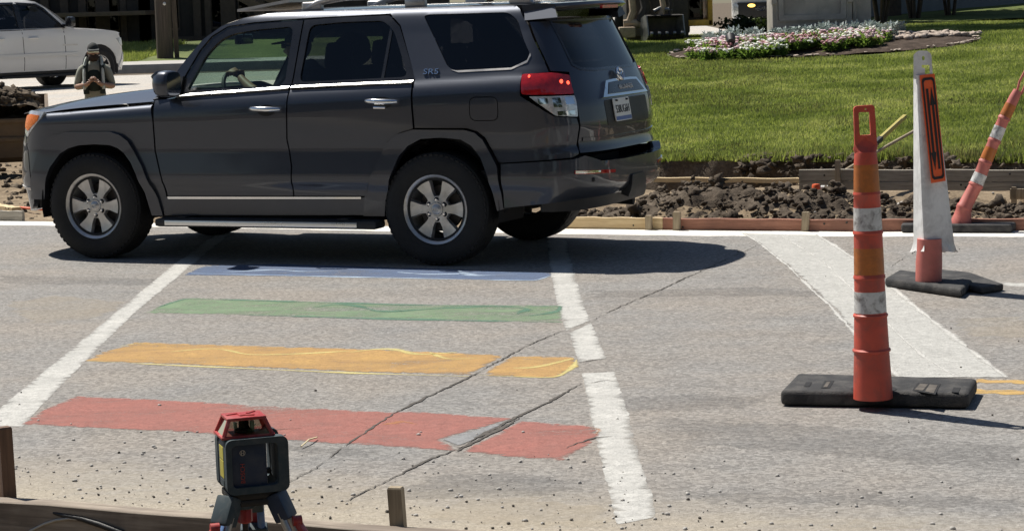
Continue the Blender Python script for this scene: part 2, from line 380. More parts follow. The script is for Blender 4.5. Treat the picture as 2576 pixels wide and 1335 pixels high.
M('alloy', (0.58, 0.565, 0.545), 0.36, metal=0.8, var=0.12, vs=12, dirt=(0.13, 0.12, 0.11), dfac=0.35, ds=9); M('chrome', (0.82, 0.83, 0.84), 0.07, metal=1.0, var=0.02)
M('bright_trim', (0.80, 0.80, 0.79), 0.30, metal=0.9, var=0.04); M('satin_metal', (0.62, 0.59, 0.55), 0.4, metal=0.6, var=0.15, vs=9); M('brake_iron', (0.09, 0.08, 0.075), 0.6, metal=0.6, var=0.3)
M('lamp_red', (0.42, 0.012, 0.016), 0.08, var=0.3, vs=30, coat=1.0); M('lamp_clear', (0.62, 0.64, 0.65), 0.12, metal=0.35, var=0.35, vs=28, coat=1.0)
M('lamp_amber', (0.95, 0.20, 0.004), 0.25, var=0.2, vs=45, coat=0.2, bmp=0.3, bs=90); M('lamp_glow', (0.6, 0.03, 0.02), 0.2, emit=(1.0, 0.10, 0.05), es=2.2)
M('plate_white', (0.66, 0.66, 0.63), 0.45, var=0.06); M('plate_blue', (0.08, 0.13, 0.33), 0.45); M('ink_dark', (0.02, 0.022, 0.03), 0.5)
glass('glass_clear', (0.78, 0.95, 0.86), 0.60); glass('glass_tint', (0.80, 0.84, 0.90), 0.22); glass('glass_dark', (0.85, 0.88, 0.95), 0.08)
M('skin', (0.36, 0.215, 0.15), 0.55, var=0.12, vs=14); M('cap_dark', (0.03, 0.034, 0.033), 0.85, var=0.4, vs=25); M('shirt_grey', (0.30, 0.31, 0.255), 0.9, var=0.2, vs=8)
M('shirt_blue', (0.22, 0.28, 0.36), 0.9, var=0.15); M('beard', (0.045, 0.03, 0.022), 0.9, var=0.3); M('vest_dark', (0.02, 0.03, 0.024), 0.85, var=0.3)
M('reflective_strip', (0.52, 0.56, 0.50), 0.5, var=0.15); M('trousers', (0.05, 0.055, 0.065), 0.9, var=0.2); M('mirror_lens', (0.55, 0.65, 0.62), 0.05, metal=1.0)
M('orange_plastic', (0.58, 0.085, 0.05), 0.5, var=0.12, vs=7, bmp=0.12, bs=25, dirt=(0.17, 0.075, 0.06), dfac=0.55, ds=9)
M('pink_plastic', (0.56, 0.165, 0.135), 0.55, var=0.15, vs=7, bmp=0.1, bs=25, dirt=(0.30, 0.14, 0.12), dfac=0.4, ds=6)
M('orange_sheeting', (0.50, 0.155, 0.03), 0.42, var=0.16, vs=14, dirt=(0.16, 0.07, 0.03), dfac=0.6, ds=14)
M('white_sheeting', (0.66, 0.66, 0.64), 0.40, var=0.10, vs=16, dirt=(0.13, 0.11, 0.10), dfac=0.85, ds=24)
M('white_sleeve', (0.78, 0.78, 0.765), 0.6, var=0.1, vs=8, stretch=(1, 1, .25), bmp=0.2, bs=18, dirt=(0.30, 0.29, 0.28), dfac=0.5, ds=9)
M('sign_orange', (0.88, 0.13, 0.03), 0.4, var=0.05); M('sign_black', (0.012, 0.011, 0.012), 0.5)
M('rubber_base', (0.030, 0.030, 0.031), 0.85, var=0.3, vs=10, bmp=0.5, bs=110, dirt=(0.13, 0.122, 0.112), dfac=0.5, ds=9)
wood('wood_fresh', (0.72, 0.57, 0.34), (0.55, 0.40, 0.22)); wood('wood_red', (0.44, 0.21, 0.14), (0.29, 0.13, 0.085), stain=(0.12, 0.06, 0.045))
wood('wood_grey', (0.44, 0.40, 0.33), (0.25, 0.225, 0.185), stain=(0.10, 0.085, 0.065)); wood('wood_brown', (0.20, 0.115, 0.07), (0.10, 0.058, 0.038), gs=(22, 22, 1.5))
wood('wood_form', (0.42, 0.355, 0.28), (0.20, 0.16, 0.12), stain=(0.13, 0.10, 0.08), sfac=0.6); wood('wood_stake', (0.42, 0.345, 0.235), (0.26, 0.205, 0.135), gs=(22, 22, 1.5))
wood('wood_pole', (0.12, 0.088, 0.065), (0.055, 0.04, 0.03), gs=(16, 16, 0.7))
M('stone_pale', (0.46, 0.425, 0.375), 0.85, var=0.14, vs=3, bmp=0.3, bs=50, dirt=(0.20, 0.18, 0.16), dfac=0.5, ds=2.0)
M('cobble', (0.42, 0.345, 0.285), 0.8, var=0.35, vs=5, bmp=0.2, bs=30)
M('brown_steel', (0.15, 0.105, 0.062), 0.6, metal=0.2, var=0.2, dirt=(0.075, 0.055, 0.04), dfac=0.6, ds=3); M('worn_steel', (0.30, 0.30, 0.29), 0.35, metal=0.8, var=0.25, dirt=(0.09, 0.075, 0.06), dfac=0.6, ds=5)
M('dark_steel', (0.035, 0.033, 0.031), 0.6, metal=0.3, var=0.3, dirt=(0.10, 0.08, 0.06), dfac=0.5); M('machine_yellow', (0.80, 0.47, 0.07), 0.5, var=0.15, dirt=(0.14, 0.09, 0.04), dfac=0.6, ds=3); M('muddy_arm', (0.38, 0.30, 0.215), 0.8, var=0.3, dirt=(0.07, 0.05, 0.035), dfac=0.6)
M('wall_dark', (0.050, 0.042, 0.036), 0.85, var=0.25, vs=3); M('wall_trim', (0.11, 0.083, 0.062), 0.8, var=0.2); M('wall_grey', (0.20, 0.21, 0.215), 0.8, var=0.08); M('roof_brown', (0.16, 0.115, 0.085), 0.8, var=0.15)
M('kerb_concrete', (0.42, 0.40, 0.37), 0.85, var=0.15, vs=4, bmp=0.2); M('bark', (0.07, 0.052, 0.038), 0.95, var=0.4, bmp=0.6, bs=18)
M('laser_body', (0.018, 0.038, 0.080), 0.5, var=0.2, dirt=(0.11, 0.115, 0.115), dfac=0.35, ds=22); M('laser_grip', (0.040, 0.062, 0.072), 0.75, var=0.2, dirt=(0.16, 0.16, 0.15), dfac=0.35, ds=30)
M('laser_red', (0.40, 0.035, 0.032), 0.45, var=0.15, dirt=(0.5, 0.22, 0.2), dfac=0.4, ds=20); M('label_yellow', (0.52, 0.46, 0.07), 0.5); M('tripod_blue', (0.06, 0.15, 0.36), 0.5, dirt=(0.4, 0.42, 0.45), dfac=0.3, ds=30); M('aluminium', (0.55, 0.55, 0.54), 0.35, metal=0.8, var=0.15)
M('cable_white', (0.5, 0.48, 0.43), 0.6); M('pebble', (0.10, 0.088, 0.075), 0.9, var=0.5, vs=20); M('straw', (0.62, 0.52, 0.32), 0.8); M('cap_orange', (0.75, 0.12, 0.03), 0.5); M('pipe_white', (0.65, 0.65, 0.62), 0.5)
M('handle_yellow', (0.40, 0.34, 0.09), 0.6); M('grip_black', (0.03, 0.03, 0.03), 0.7); M('headlamp_glow', (0.8, 0.5, 0.12), 0.3, emit=(1.0, 0.6, 0.12), es=2.5)
# ---------------------------------------------------------------- the ground: street, dug strip, lawn
NV, TV, Q0 = np.array([0.398, 0.917]), np.array([0.917, -0.398]), 16.0     # across and along the kerb line
def pq(p, q): v = TV*p+NV*(q+Q0); return v[0], v[1]
def to_pq(x, y): return x*TV[0]+y*TV[1], x*NV[0]+y*NV[1]-Q0
def fnoise(x, y, s, seed=0, oct_=4):
    """Cheap smooth 2D noise for arrays (sums of rotated sines)."""
    r = np.random.default_rng(seed); out = 0*np.asarray(x, float); amp = 1.0; tot = 0
    for o in range(oct_):
        for k in range(4):
            a = r.uniform(0, 6.28); f = s*2**o*r.uniform(.7, 1.3); out = out+amp*np.sin((np.cos(a)*x+np.sin(a)*y)*f+r.uniform(0, 6.28)); tot += amp*.7
        amp *= 0.55
    return out/tot*1.6
def sstep(a, b, x): t = np.clip((x-a)/(b-a), 0, 1); return t*t*(3-2*t)
def kerb_q(p): return .36*sstep(-5.2, -2.4, p)                                # the kerb line bends away on the right
def lawn_z(x, y):
    p, q = to_pq(x, y)
    return 0.24+0.0247*np.clip(q-4.2, 0, 16.3)+0.067*np.clip(q-20.5, 0, 4.6)+0.012*np.clip(q-25.1, 0, 80)+0.018*fnoise(x, y, .5, 5)-.85*sstep(47.5, 52, y)*(1-sstep(7.0, 8.5, x))
def edge_q(p): return 4.25-0.10*(p+6)*0.35+0.16*fnoise(p, 0*p, 2.3, 3)
def street_z(x, y):
    return (0.20+0.0055*np.clip(y-40, 0, 80))*(1-sstep(-3, 2.5, x))+(0.34+0.008*np.clip(y-70, 0, 200))*sstep(-3, 2.5, x)
def dirt_z(x, y):
    p, q = to_pq(x, y)
    z = -0.05+0.035*fnoise(x, y, 2.2, 1)+0.02*fnoise(x, y, 9, 2, 3)
    qk = q-kerb_q(p); heap = np.exp(-((q-.86-.4*kerb_q(p))/.50)**2)*sstep(-.6, .5, p+6.2)*(0.27+0.11*fnoise(p, 0*p, 1.7, 9)+.07*fnoise(x, y, 7, 4))*(1-.62*sstep(-4.75, -4.1, p))
    z = z+np.clip(heap, 0, 1)
    z = z+sstep(2.0, 3.2, q)*sstep(-.5, .5, x)*.09
    z = z-0.34*np.exp(-(((x+6.45)/1.5)**4+((y-33)/2.0)**4))                   # the hole the worker stands in
    far = sstep(33.5, 39.5, y)
    z = z*(1-far)+(street_z(x, y)-.02)*far
    return np.where(qk < .12, np.minimum(z, 0.02)-.08*(qk < .03), z)
def sheet(name, X, Y, Z, mat, kind='structure', smooth=180, parent=None):
    n, m = X.shape; v = np.stack([X, Y, Z], -1).reshape(-1, 3)
    i = np.arange(n*m).reshape(n, m)
    f = np.stack([i[:-1, :-1], i[1:, :-1], i[1:, 1:], i[:-1, 1:]], -1).reshape(-1, 4)
    o = fast_mesh(name, v, f, mat, smooth > 0, parent)
    if kind: o['kind'] = kind
    return o
def fast_mesh(name, v, f, mat, smooth=True, parent=None):
    """Large meshes straight from arrays (faces all of one size)."""
    me = bpy.data.meshes.new(name); v = np.asarray(v, np.float32); f = np.asarray(f, np.int32); k = f.shape[1]
    me.vertices.add(len(v)); me.vertices.foreach_set('co', v.ravel()); me.loops.add(f.size); me.loops.foreach_set('vertex_index', f.ravel())
    me.polygons.add(len(f)); me.polygons.foreach_set('loop_start', np.arange(0, f.size, k, dtype=np.int32))
    me.polygons.foreach_set('use_smooth', np.full(len(f), bool(smooth))); me.update(calc_edges=True); me.validate()
    me.materials.append(MATS[mat]); o = bpy.data.objects.new(name, me); COL.objects.link(o)
    if parent is not None: o.parent = parent
    return o
def struct(o, label=None): o['kind'] = 'structure'; return tag(o, label)
def grid(x0, x1, nx, y0, y1, ny): return np.meshgrid(np.linspace(x0, x1, nx), np.linspace(y0, y1, ny), indexing='ij')
X, Y = grid(-700, 700, 30, -300, 1100, 30)
sheet('ground', X, Y, 0*X-.75, 'loose_soil')
NQ = to_pq(*ground(0, 1247, .03)[:2])[1]                               # the near form board's line
P_, Q_ = grid(-70, 60, 391, NQ-.005, 0.03, 24)
def pqgrid(P, Q): return P*TV[0]+(Q+Q0)*NV[0], P*TV[1]+(Q+Q0)*NV[1]
Q_ = NQ+(Q_-NQ)*((kerb_q(P_)+.03-NQ)/(.03-NQ)); X, Y = pqgrid(P_, Q_); road = sheet('road', X, Y, 0*X, 'road')
def edge_attr(o, vals):
    a = o.data.attributes.new('edge', 'FLOAT', 'POINT'); a.data.foreach_set('value', np.asarray(vals, np.float32))
def sheet_poly(name, pts, z, mat, kind='structure', jag=0.0, step=0.06, seed=0, parent=None, th=0.0):
    """A flat marking: its outline resampled and roughened, lying as a sheet at height z."""
    p = resample(pts, step); r = np.random.default_rng(seed+len(p))
    if jag: 
        p = [(a+float(r.normal(0, jag)), b+float(r.normal(0, jag))) for a, b in p]
    v, f = fill([p], step); o = mesh_obj(name, [(a, b, z) for a, b in v], f, mat, parent); edge_attr(o, [0.0 if i < len(p) else 1.0 for i in range(len(v))])
    if kind: o['kind'] = kind
    return o
gp = lambda *L: [tuple(ground(x, y)[:2]) for x, y in L]
# bright concrete gutter along the form board
_n = 300; _p = np.linspace(-30, 25, _n); _w = -.37+.05*fnoise(_p, 0*_p, 1.2, 21)+.02*fnoise(_p, 0*_p, 14, 22)
_a = [pq(a, b+.75*kerb_q(a)) for a, b in zip(_p, _w)]; _b = [pq(a, kerb_q(a)-.005) for a in _p]
o = mesh_obj('gutter', [(x, y, .001) for x, y in _a+_b], [(i, i+1, _n+i+1, _n+i) for i in range(_n-1)], 'gutter'); struct(o); edge_attr(o, [.35]*_n+[1.0]*_n)
# wide pale concrete patch with grouted edges, right
PATCH = gp((1872, 588), (2056, 592), (2160, 655), (2300, 770), (2420, 865), (2532, 950), (2455, 949), (2262, 949), (2190, 880), (2100, 775), (1985, 670), (1915, 615))
o = sheet_poly('concrete_patch', PATCH, .0022, 'concrete_patch', jag=.006, seed=1)
def ribbon(name, pts, w, z, mat, parent=None, jag=0.0, kind=None, seed=0, taper=False, step=0.05, smooth=0):
    """A thin strip along a line on the ground."""
    P = np.array(pts, float)[:, :2]; d = np.concatenate([[0], np.cumsum(np.linalg.norm(np.diff(P, axis=0), axis=1))])
    t = np.linspace(0, d[-1], max(3, int(d[-1]/step))); A = np.stack([np.interp(t, d, P[:, k]) for k in (0, 1)], -1)
    r = np.random.default_rng(seed+7)
    if jag: A = A+np.cumsum(r.normal(0, jag, A.shape), 0)*.35*np.sin(np.linspace(0, np.pi, len(t)))[:, None]+r.normal(0, jag*.6, A.shape)
    if smooth and len(A) > 12:
        kx = np.hanning(smooth+2)[1:-1]; kx /= kx.sum(); E = smooth//2; A = np.stack([np.convolve(np.pad(A[:, k], E, mode='reflect', reflect_type='odd'), kx, 'valid')[:len(A)] for k in (0, 1)], -1); t = t[:len(A)]
    T = np.gradient(A, axis=0); T /= np.linalg.norm(T, axis=1, keepdims=True)+1e-9; N = np.stack([-T[:, 1], T[:, 0]], -1)
    ww = w/2*(np.clip(.9+.45*np.interp(t, np.linspace(0, d[-1], max(4, int(d[-1]/.12))), r.normal(0, 1, max(4, int(d[-1]/.12)))), .12, 2) if jag else np.ones(len(t)))
    if taper: ww = ww*np.sin(np.linspace(.06, np.pi-.06, len(t)))**.5
    L, R_ = A+N*ww[:, None], A-N*ww[:, None]; n = len(t)
    o = mesh_obj(name, [(x, y, z) for x, y in np.concatenate([L, A, R_])], [(k*n+i, k*n+i+1, k*n+n+i+1, k*n+n+i) for k in (0, 1) for i in range(n-1)], mat, parent); edge_attr(o, [.25]*n+[1.0]*n+[.25]*n)
    if kind: o['kind'] = kind
    return o
patch = o
for k, L in enumerate([((1868, 586), (1915, 615), (1985, 670), (2100, 775), (2190, 880), (2262, 949)), ((2052, 590), (2160, 655), (2300, 770), (2420, 865), (2532, 950)), ((2262, 949), (2455, 948)), ((1960, 590), (2075, 660), (2215, 790), (2330, 900), (2400, 945))]):
    ribbon('grout_line', gp(*L), .045 if k < 3 else .025, .0032, 'pale_grout', patch, jag=.0035, seed=k)
# the crosswalk: two white lines and four coloured bars
LX = [(-2.465, 9.3), (-2.455, 11), (-2.435, 13), (-2.41, 16.2)]; LX2 = [(-2.18, 16.2), (-2.19, 13), (-2.205, 11), (-2.22, 9.3)]
s_ = lambda o, l: tag(o, l)
s_(sheet_poly('white_line', gp((-40, 1072), (10, 1017), (440, 663), (560, 575), (600, 575), (487, 663), (335, 790), (100, 1024), (60, 1072)), .0013, 'white_line', jag=.0022, seed=2), 'left white edge line of the coloured crosswalk')
WLR = [((1374, 598), (1424, 604), (1443, 680), (1465, 760), (1484, 806), (1422, 832), (1402, 770), (1384, 690)), ((1431, 838), (1486, 812), (1505, 850), (1524, 902), (1455, 911), (1440, 870)), ((1463, 938), (1545, 935), (1580, 1040), (1612, 1170), (1638, 1240), (1648, 1300), (1553, 1318), (1530, 1240), (1497, 1100), (1480, 1020))]
for k, L in enumerate(WLR): s_(sheet_poly('white_line', gp(*L), .0013, 'white_line', jag=.0025, seed=3+k), ['right white crosswalk line, far length under the vehicle', 'right white crosswalk line, short middle length', 'right white crosswalk line, near length with ragged end'][k])
BARS = [('red_bar', 'red', ((52, 1067), (110, 1030), (190, 996), (300, 1000), (978, 1036), (1030, 1034), (1290, 1052), (1200, 1078), (1108, 1104), (1150, 1134), (860, 1117), (450, 1086))),
        ('red_bar', 'red', ((1310, 1058), (1500, 1072), (1506, 1098), (1470, 1128), (1412, 1159), (1160, 1137))),
        ('orange_bar', 'orange', ((212, 908), (250, 888), (340, 860), (520, 866), (900, 877), (1272, 893), (1180, 943), (900, 935), (500, 918))), 
        ('orange_bar', 'orange', ((1285, 894), (1442, 898), (1456, 922), (1398, 951), (1208, 945))),
        ('green_bar', 'green', ((358, 787), (420, 762), (470, 749), (700, 756), (1050, 766), (1415, 768), (1415, 812), (1000, 802), (600, 792))),
        ('blue_bar', 'blue', ((462, 692), (510, 668), (700, 664), (1100, 676), (1388, 686), (1386, 694), (1352, 707), (900, 697)))]
bar_of = {}
for k, (mt, cn, L) in enumerate(BARS):
    o = sheet_poly(cn+'_crosswalk_bar', gp(*L), .0014, mt, jag=.002, seed=20+k); bar_of.setdefault(cn, o)
    tag(o, ['long left piece of the red crosswalk bar', 'right piece of the red crosswalk bar past the crack', 'long orange crosswalk bar with yellow chalk waves', 'short right end of the orange crosswalk bar', 'green crosswalk bar with dark chalk waves', 'blue crosswalk bar at the edge of the shadow'][k])
CH = [('orange', 'chalk_yellow', [((220, 908), (500, 921), (900, 938), (1180, 947)), ((300, 872), (345, 864), (420, 868)), ((430, 885), (520, 876), (570, 880), (620, 893), (720, 892), (880, 883)), ((880, 886), (960, 876), (1000, 878), (1050, 893), (1150, 886)), ((1205, 944), (1395, 951), (1440, 925), (1450, 905)), ((1290, 925), (1330, 928), (1390, 915), (1440, 902)), ((1080, 886), (1120, 905), (1210, 900))], .03),
      ('green', 'chalk_green', [((400, 772), (470, 750), (700, 757), (1050, 767), (1415, 771)), ((600, 792), (1000, 803), (1410, 811)), ((780, 775), (850, 764), (900, 770), (960, 785), (1060, 780), (1150, 770)), ((1000, 783), (1100, 776), (1200, 772), (1300, 772), (1340, 777), (1290, 790), (1340, 793)), ((1330, 795), (1400, 785), (1410, 770))], .045),
      ('blue', 'chalk_blue', [((480, 688), (900, 697), (1350, 706), (1386, 693)), ((560, 685), (700, 678), (760, 684), (850, 682)), ((1000, 685), (1080, 691), (1200, 688)), ((1150, 680), (1190, 694), (1300, 690))], .04),
      ('red', 'chalk_orange', [((1490, 1075), (1510, 1080), (1500, 1092)), ((960, 1068), (1020, 1060), (1050, 1068))], .05)]
for cn, mt, Ls, w in CH:
    for k, L in enumerate(Ls): ribbon('chalk_line', gp(*L), w*1.6, .0022, mt, bar_of[cn], jag=.003, seed=k, taper=True, step=.03, smooth=9)
o = sheet_poly('yellow_line', gp((2380, 951), (2700, 956), (2700, 969), (2380, 963)), .0013, 'yellow_line', jag=.006, seed=40); tag(o, 'upper line of the double yellow line')
o = sheet_poly('yellow_line', gp((2380, 977), (2700, 981), (2700, 996), (2380, 990)), .0013, 'yellow_line', jag=.006, seed=41); tag(o, 'lower line of the double yellow line')
o = sheet_poly('white_line', gp((2515, 711), (2640, 712), (2640, 722), (2530, 720)), .0013, 'white_line', jag=.004, seed=42); tag(o, 'thin white line end at the right edge')
# cracks in the street
CR_ = [([(868, 1262), (960, 1215), (1080, 1155), (1160, 1125), (1290, 1055), (1380, 1012), (1462, 965)], .040), ([(700, 1225), (790, 1180), (870, 1120), (985, 1045), (1100, 985), (1185, 945), (1275, 895), (1340, 862), (1425, 828)], .026),
       ([(1490, 806), (1560, 770), (1640, 735), (1700, 705), (1790, 665), (1905, 617)], .022), ([(1740, 700), (1900, 700), (2050, 708)], .012), ([(1700, 968), (1850, 975), (1962, 985)], .014), ([(1150, 1135), (1280, 1066), (1305, 1050)], .05),
       ([(2240, 672), (2280, 645), (2330, 615), (2400, 590)], .018), ([(1455, 911), (1500, 905), (1528, 900)], .02), ([(1478, 965), (1520, 957), (1560, 960)], .014), ([(1420, 1128), (1460, 1112), (1500, 1100), (1540, 1098)], .02), ([(640, 1085), (700, 1080), (760, 1076)], .022), ([(500, 684), (780, 690)], .008), ([(0, 668), (200, 664), (430, 670)], .012), ([(1560, 900), (1650, 905), (1770, 903)], .010), ([(1900, 800), (2100, 806)], .01)]
for k, (L, w) in enumerate(CR_): ribbon('crack', gp(*L), w*.42, .0036, 'crack_fill', road, jag=.006, seed=60+k, taper=True, step=.03)
o = sheet_poly('bare_patch', gp((1112, 1104), (1200, 1078), (1262, 1060), (1285, 1056), (1235, 1085), (1150, 1128)), .0026, 'bare_asphalt', kind=None, jag=.004, seed=70, parent=road)

for k, (L, mt) in enumerate([(((2040, 1322), (2150, 1300), (2330, 1300), (2420, 1316), (2330, 1335), (2080, 1340)), 'dust_drift'), (((1080, 1262), (1300, 1240), (1560, 1275), (1530, 1330), (1200, 1330), (1060, 1300)), 'dust_drift'), (((2380, 800), (2600, 790), (2620, 850), (2420, 850)), 'dust_drift'), (((0, 760), (150, 740), (330, 760), (260, 800), (60, 820)), 'dust_drift'), (((640, 1240), (780, 1215), (930, 1240), (900, 1290), (700, 1290)), 'dust_drift'),
    (((960, 1235), (1150, 1180), (1480, 1200), (1500, 1240), (1250, 1255), (1000, 1260)), 'tyre_track'), (((1620, 1040), (2000, 1060), (2575, 1120), (2600, 1200), (2100, 1150), (1650, 1110)), 'tyre_track'), (((1700, 1230), (2200, 1240), (2600, 1250), (2600, 1290), (2100, 1275), (1720, 1265)), 'tyre_track'), (((0, 690), (420, 700), (400, 722), (0, 715)), 'tyre_track'), (((1500, 1000), (1800, 985), (1960, 1000), (1900, 1030), (1560, 1040)), 'tyre_track'), (((1480, 730), (1900, 720), (2140, 735), (2140, 752), (1800, 745), (1490, 752)), 'tyre_track'), (((560, 1100), (980, 1130), (960, 1160), (600, 1130)), 'tyre_track')]):
    sheet_poly('dust_drift' if mt == 'dust_drift' else 'road_stain', gp(*L), .0008, mt, kind=None, jag=.01, seed=90+k, parent=road, step=.09)
# dug strip, soil, lawn
X, Y = pqgrid(*grid(-27, 14, 420, .0, 26, 270)); 
def masked(name, X, Y, Z, keep, mat):
    n, m = X.shape; idx = np.arange(n*m).reshape(n, m); cell = keep[:-1, :-1] & keep[1:, 1:]
    f = np.stack([idx[:-1, :-1], idx[1:, :-1], idx[1:, 1:], idx[:-1, 1:]], -1)[cell]; return struct(fast_mesh(name, np.stack([X, Y, Z], -1).reshape(-1, 3), f, mat))
def strip_z(x, y): return dirt_z(x, y)
masked('excavated_soil_bed', X, Y, dirt_z(X, Y)-.25*sstep(3.2, 4.4, to_pq(X, Y)[1])*sstep(.2, .9, X), (X < .75) | (to_pq(X, Y)[1] < 4.6), 'sandy_soil')
_G = grid(-7.2, 7.5, 520, .045, 1.78, 90); X, Y = pqgrid(_G[0], _G[1]+kerb_q(_G[0])*(1-(_G[1]-.045)/1.735)); Pp, Qp = _G
sheet('dark_soil_bank', X, Y, dirt_z(X, Y)+.012+.045*np.clip(fnoise(X, Y, 13, 12), -1, 1)*np.sin(np.pi*np.clip((Qp-.04)/1.7, 0, 1))+.022*fnoise(X, Y, 42, 13, 2)*np.sin(np.pi*np.clip((Qp-.04)/1.7, 0, 1))-.10*(sstep(1.35, 1.78, Qp)+sstep(-6.5, -7.2, Pp)), 'dark_soil')
_P = np.linspace(-22, 22, 500); _R = np.concatenate([np.linspace(0, 3, 24), np.linspace(3.3, 24, 70), np.linspace(25, 95, 30)])
PP, RR = np.meshgrid(_P, _R, indexing='ij'); QQ = edge_q(PP)+RR; X, Y = pqgrid(PP, QQ)
keep = (X > .4) & ((Y < 51) | (X > 7.2)); Z = lawn_z(X, Y)-.035
n, m = X.shape; idx = np.arange(n*m).reshape(n, m); cell = keep[:-1, :-1] & keep[1:, 1:]
f = np.stack([idx[:-1, :-1], idx[1:, :-1], idx[1:, 1:], idx[:-1, 1:]], -1)[cell]
lawn = fast_mesh('lawn', np.stack([X, Y, Z], -1).reshape(-1, 3), f, 'turf'); struct(lawn, 'green lawn rising behind the dug strip')
# the cut face of the turf
k0 = [i for i in range(n) if X[i, 0] > .3]; v = []; 
for i in k0:
    x, y = X[i, 0], Y[i, 0]; zt = Z[i, 0]+.01; zb = -.1
    for j, t in enumerate((0, .35, .7, 1)): v.append((x-NV[0]*(.0+.09*t+.03*math.sin(i*1.3+j)), y-NV[1]*(.0+.09*t+.03*math.sin(i*1.3+j)), zt+(zb-zt)*t))
f = [(4*a+j, 4*a+4+j, 4*a+5+j, 4*a+1+j) for a in range(len(k0)-1) for j in range(3)]
struct(mesh_obj('turf_cut_edge', v, f, 'dark_soil', smooth=180))
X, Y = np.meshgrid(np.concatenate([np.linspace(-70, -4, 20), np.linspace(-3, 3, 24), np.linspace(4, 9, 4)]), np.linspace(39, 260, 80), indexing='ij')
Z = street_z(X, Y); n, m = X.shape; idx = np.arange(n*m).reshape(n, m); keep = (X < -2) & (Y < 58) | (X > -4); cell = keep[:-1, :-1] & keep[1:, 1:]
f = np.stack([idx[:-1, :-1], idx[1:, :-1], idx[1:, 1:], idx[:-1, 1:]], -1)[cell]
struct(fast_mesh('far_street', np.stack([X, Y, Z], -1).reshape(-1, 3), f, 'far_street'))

# ---------------------------------------------------------------- loose stuff: soil clods, rubble, grass blades
def scatter(name, templ, pos, scl, mat, flat=False, seed=0, stretch=None, kind='stuff', label=None, parent=None):
    """Many small solids joined into one mesh: pos (n,3), scl (n,) or (n,3)."""
    r = np.random.default_rng(seed); V = []; Fs = []; k = 0; n = len(pos); ids = r.integers(0, len(templ), n); scl = np.asarray(scl, float)
    for i in range(n):
        tv, tf = templ[ids[i]]; a, b = r.uniform(0, 6.28), r.normal(0, .5)
        ca, sa, cb, sb = math.cos(a), math.sin(a), math.cos(b), math.sin(b)
        Rm = np.array([[ca, -sa, 0], [sa, ca, 0], [0, 0, 1]]) @ np.array([[1, 0, 0], [0, cb, -sb], [0, sb, cb]])
        V.append((tv*scl[i]) @ Rm.T+pos[i]); Fs.append(tf+k); k += len(tv)
    o = fast_mesh(name, np.concatenate(V), np.concatenate(Fs), mat, not flat, parent)
    if kind: o['kind'] = kind
    return tag(o, label)
def rock_templates(n, sub=1, amp=.3, seed=0, sq=(1, .8, .62)):
    out = []
    for i in range(n):
        b = MB().ico((0, 0, 0), 1.0, seed+i*7.3, sub, amp, sq); out.append((np.array(b.v), np.array(b.f)))
    return out
CLOD = rock_templates(12, 2, .75, 3, (1, .85, .7)); PEB = rock_templates(6, 1, .3, 50)
def put(x, y, zf, lift=.0): return np.stack([x, y, zf(x, y)+lift], -1)
def clods(n, p0, p1, qm, qs, s0, s1, seed, lift=.4):
    r = np.random.default_rng(seed); p = r.uniform(p0, p1, n); q = np.clip(r.normal(qm, qs, n), .1, 40); q = np.where(q < kerb_q(p)+.12, kerb_q(p)+.12+.25*r.random(n), q); X, Y = pqgrid(p, q); s = s0*(s1/s0)**(r.random(n)**2.6)
    P = put(X, Y, dirt_z); P[:, 2] += s*lift; return P, s
P1, s1 = clods(8000, -6.9, 4.7, .85, .45, .008, .036, 1, .8); P2, s2 = clods(200, -6.2, 4.6, .95, .33, .03, .065, 2, .8); P1[:, 2] += .02; P2[:, 2] += .02
scatter('dark_soil_lumps', CLOD, P2, s2, 'dark_soil', seed=11, label='larger lumps of dark soil on the heap behind the form board')
scatter('dark_soil_clods', rock_templates(12, 1, .55, 3, (1, .85, .7)), P1, s1, 'dark_soil', seed=1, label='heap of dark broken soil behind the form board')
r = np.random.default_rng(5); p = r.uniform(-6.3, 4.5, 900); q = edge_q(p)-.1+r.normal(0, .16, 900); X, Y = pqgrid(p, q); s = .015+.06*r.random(900)**2
s *= .75; inside = q > edge_q(p); Zc = np.where(inside, lawn_z(X, Y), dirt_z(X, Y)+r.random(900)*.2); scatter('turf_edge_clods', CLOD, np.stack([X, Y, Zc], -1), s, 'dark_soil', seed=2, label='crumbled dark soil along the cut lawn edge')
P1, s1 = clods(340, -6.4, 4.5, 1.2, .9, .012, .05, 7); scatter('pale_rubble', PEB, P1, s1, 'kerb_concrete', seed=3, label='pale stones mixed into the dug soil')
P1, s1 = clods(420, -6.2, 4.5, 3.0, .7, .012, .05, 8); scatter('sandy_clods', CLOD, P1, s1, 'sandy_soil', seed=4, label='sandy crumbs behind the raised form boards')
r = np.random.default_rng(9); p = r.uniform(-17, -9, 900); q = r.uniform(.2, 9, 900); X, Y = pqgrid(p, q); s = .015+.07*r.random(900)**2.5
scatter('gravelly_soil_clods', CLOD, put(X, Y, dirt_z), s, 'loose_soil', seed=5, label='loose brown soil left of the grey vehicle')
r = np.random.default_rng(12); n = 270; x = r.uniform(-3, 3.2, n); y = 7.6+8.2*r.random(n)**1.7; x[:200] = r.uniform(-2.4, 1.0, 200); y[:200] = 7.66-.42*(x[:200]+1)+np.abs(r.normal(0, .38, 200))
scatter('street_pebbles', PEB, np.stack([x, y, 0*x+.004], -1), .002+.0065*r.random(n)**3.5, 'pebble', seed=6, label='dark crumbs of soil scattered on the street')
n = 260; x = r.uniform(-2.6, 1.6, n); y = 7.62-.42*(x+1)+np.abs(r.normal(0, .7, n))+.1
scatter('pale_chips', PEB, np.stack([x, y, 0*x+.003], -1), .004+.008*r.random(n)**2, 'kerb_concrete', seed=7, label='pale chips in the dust by the near form board')
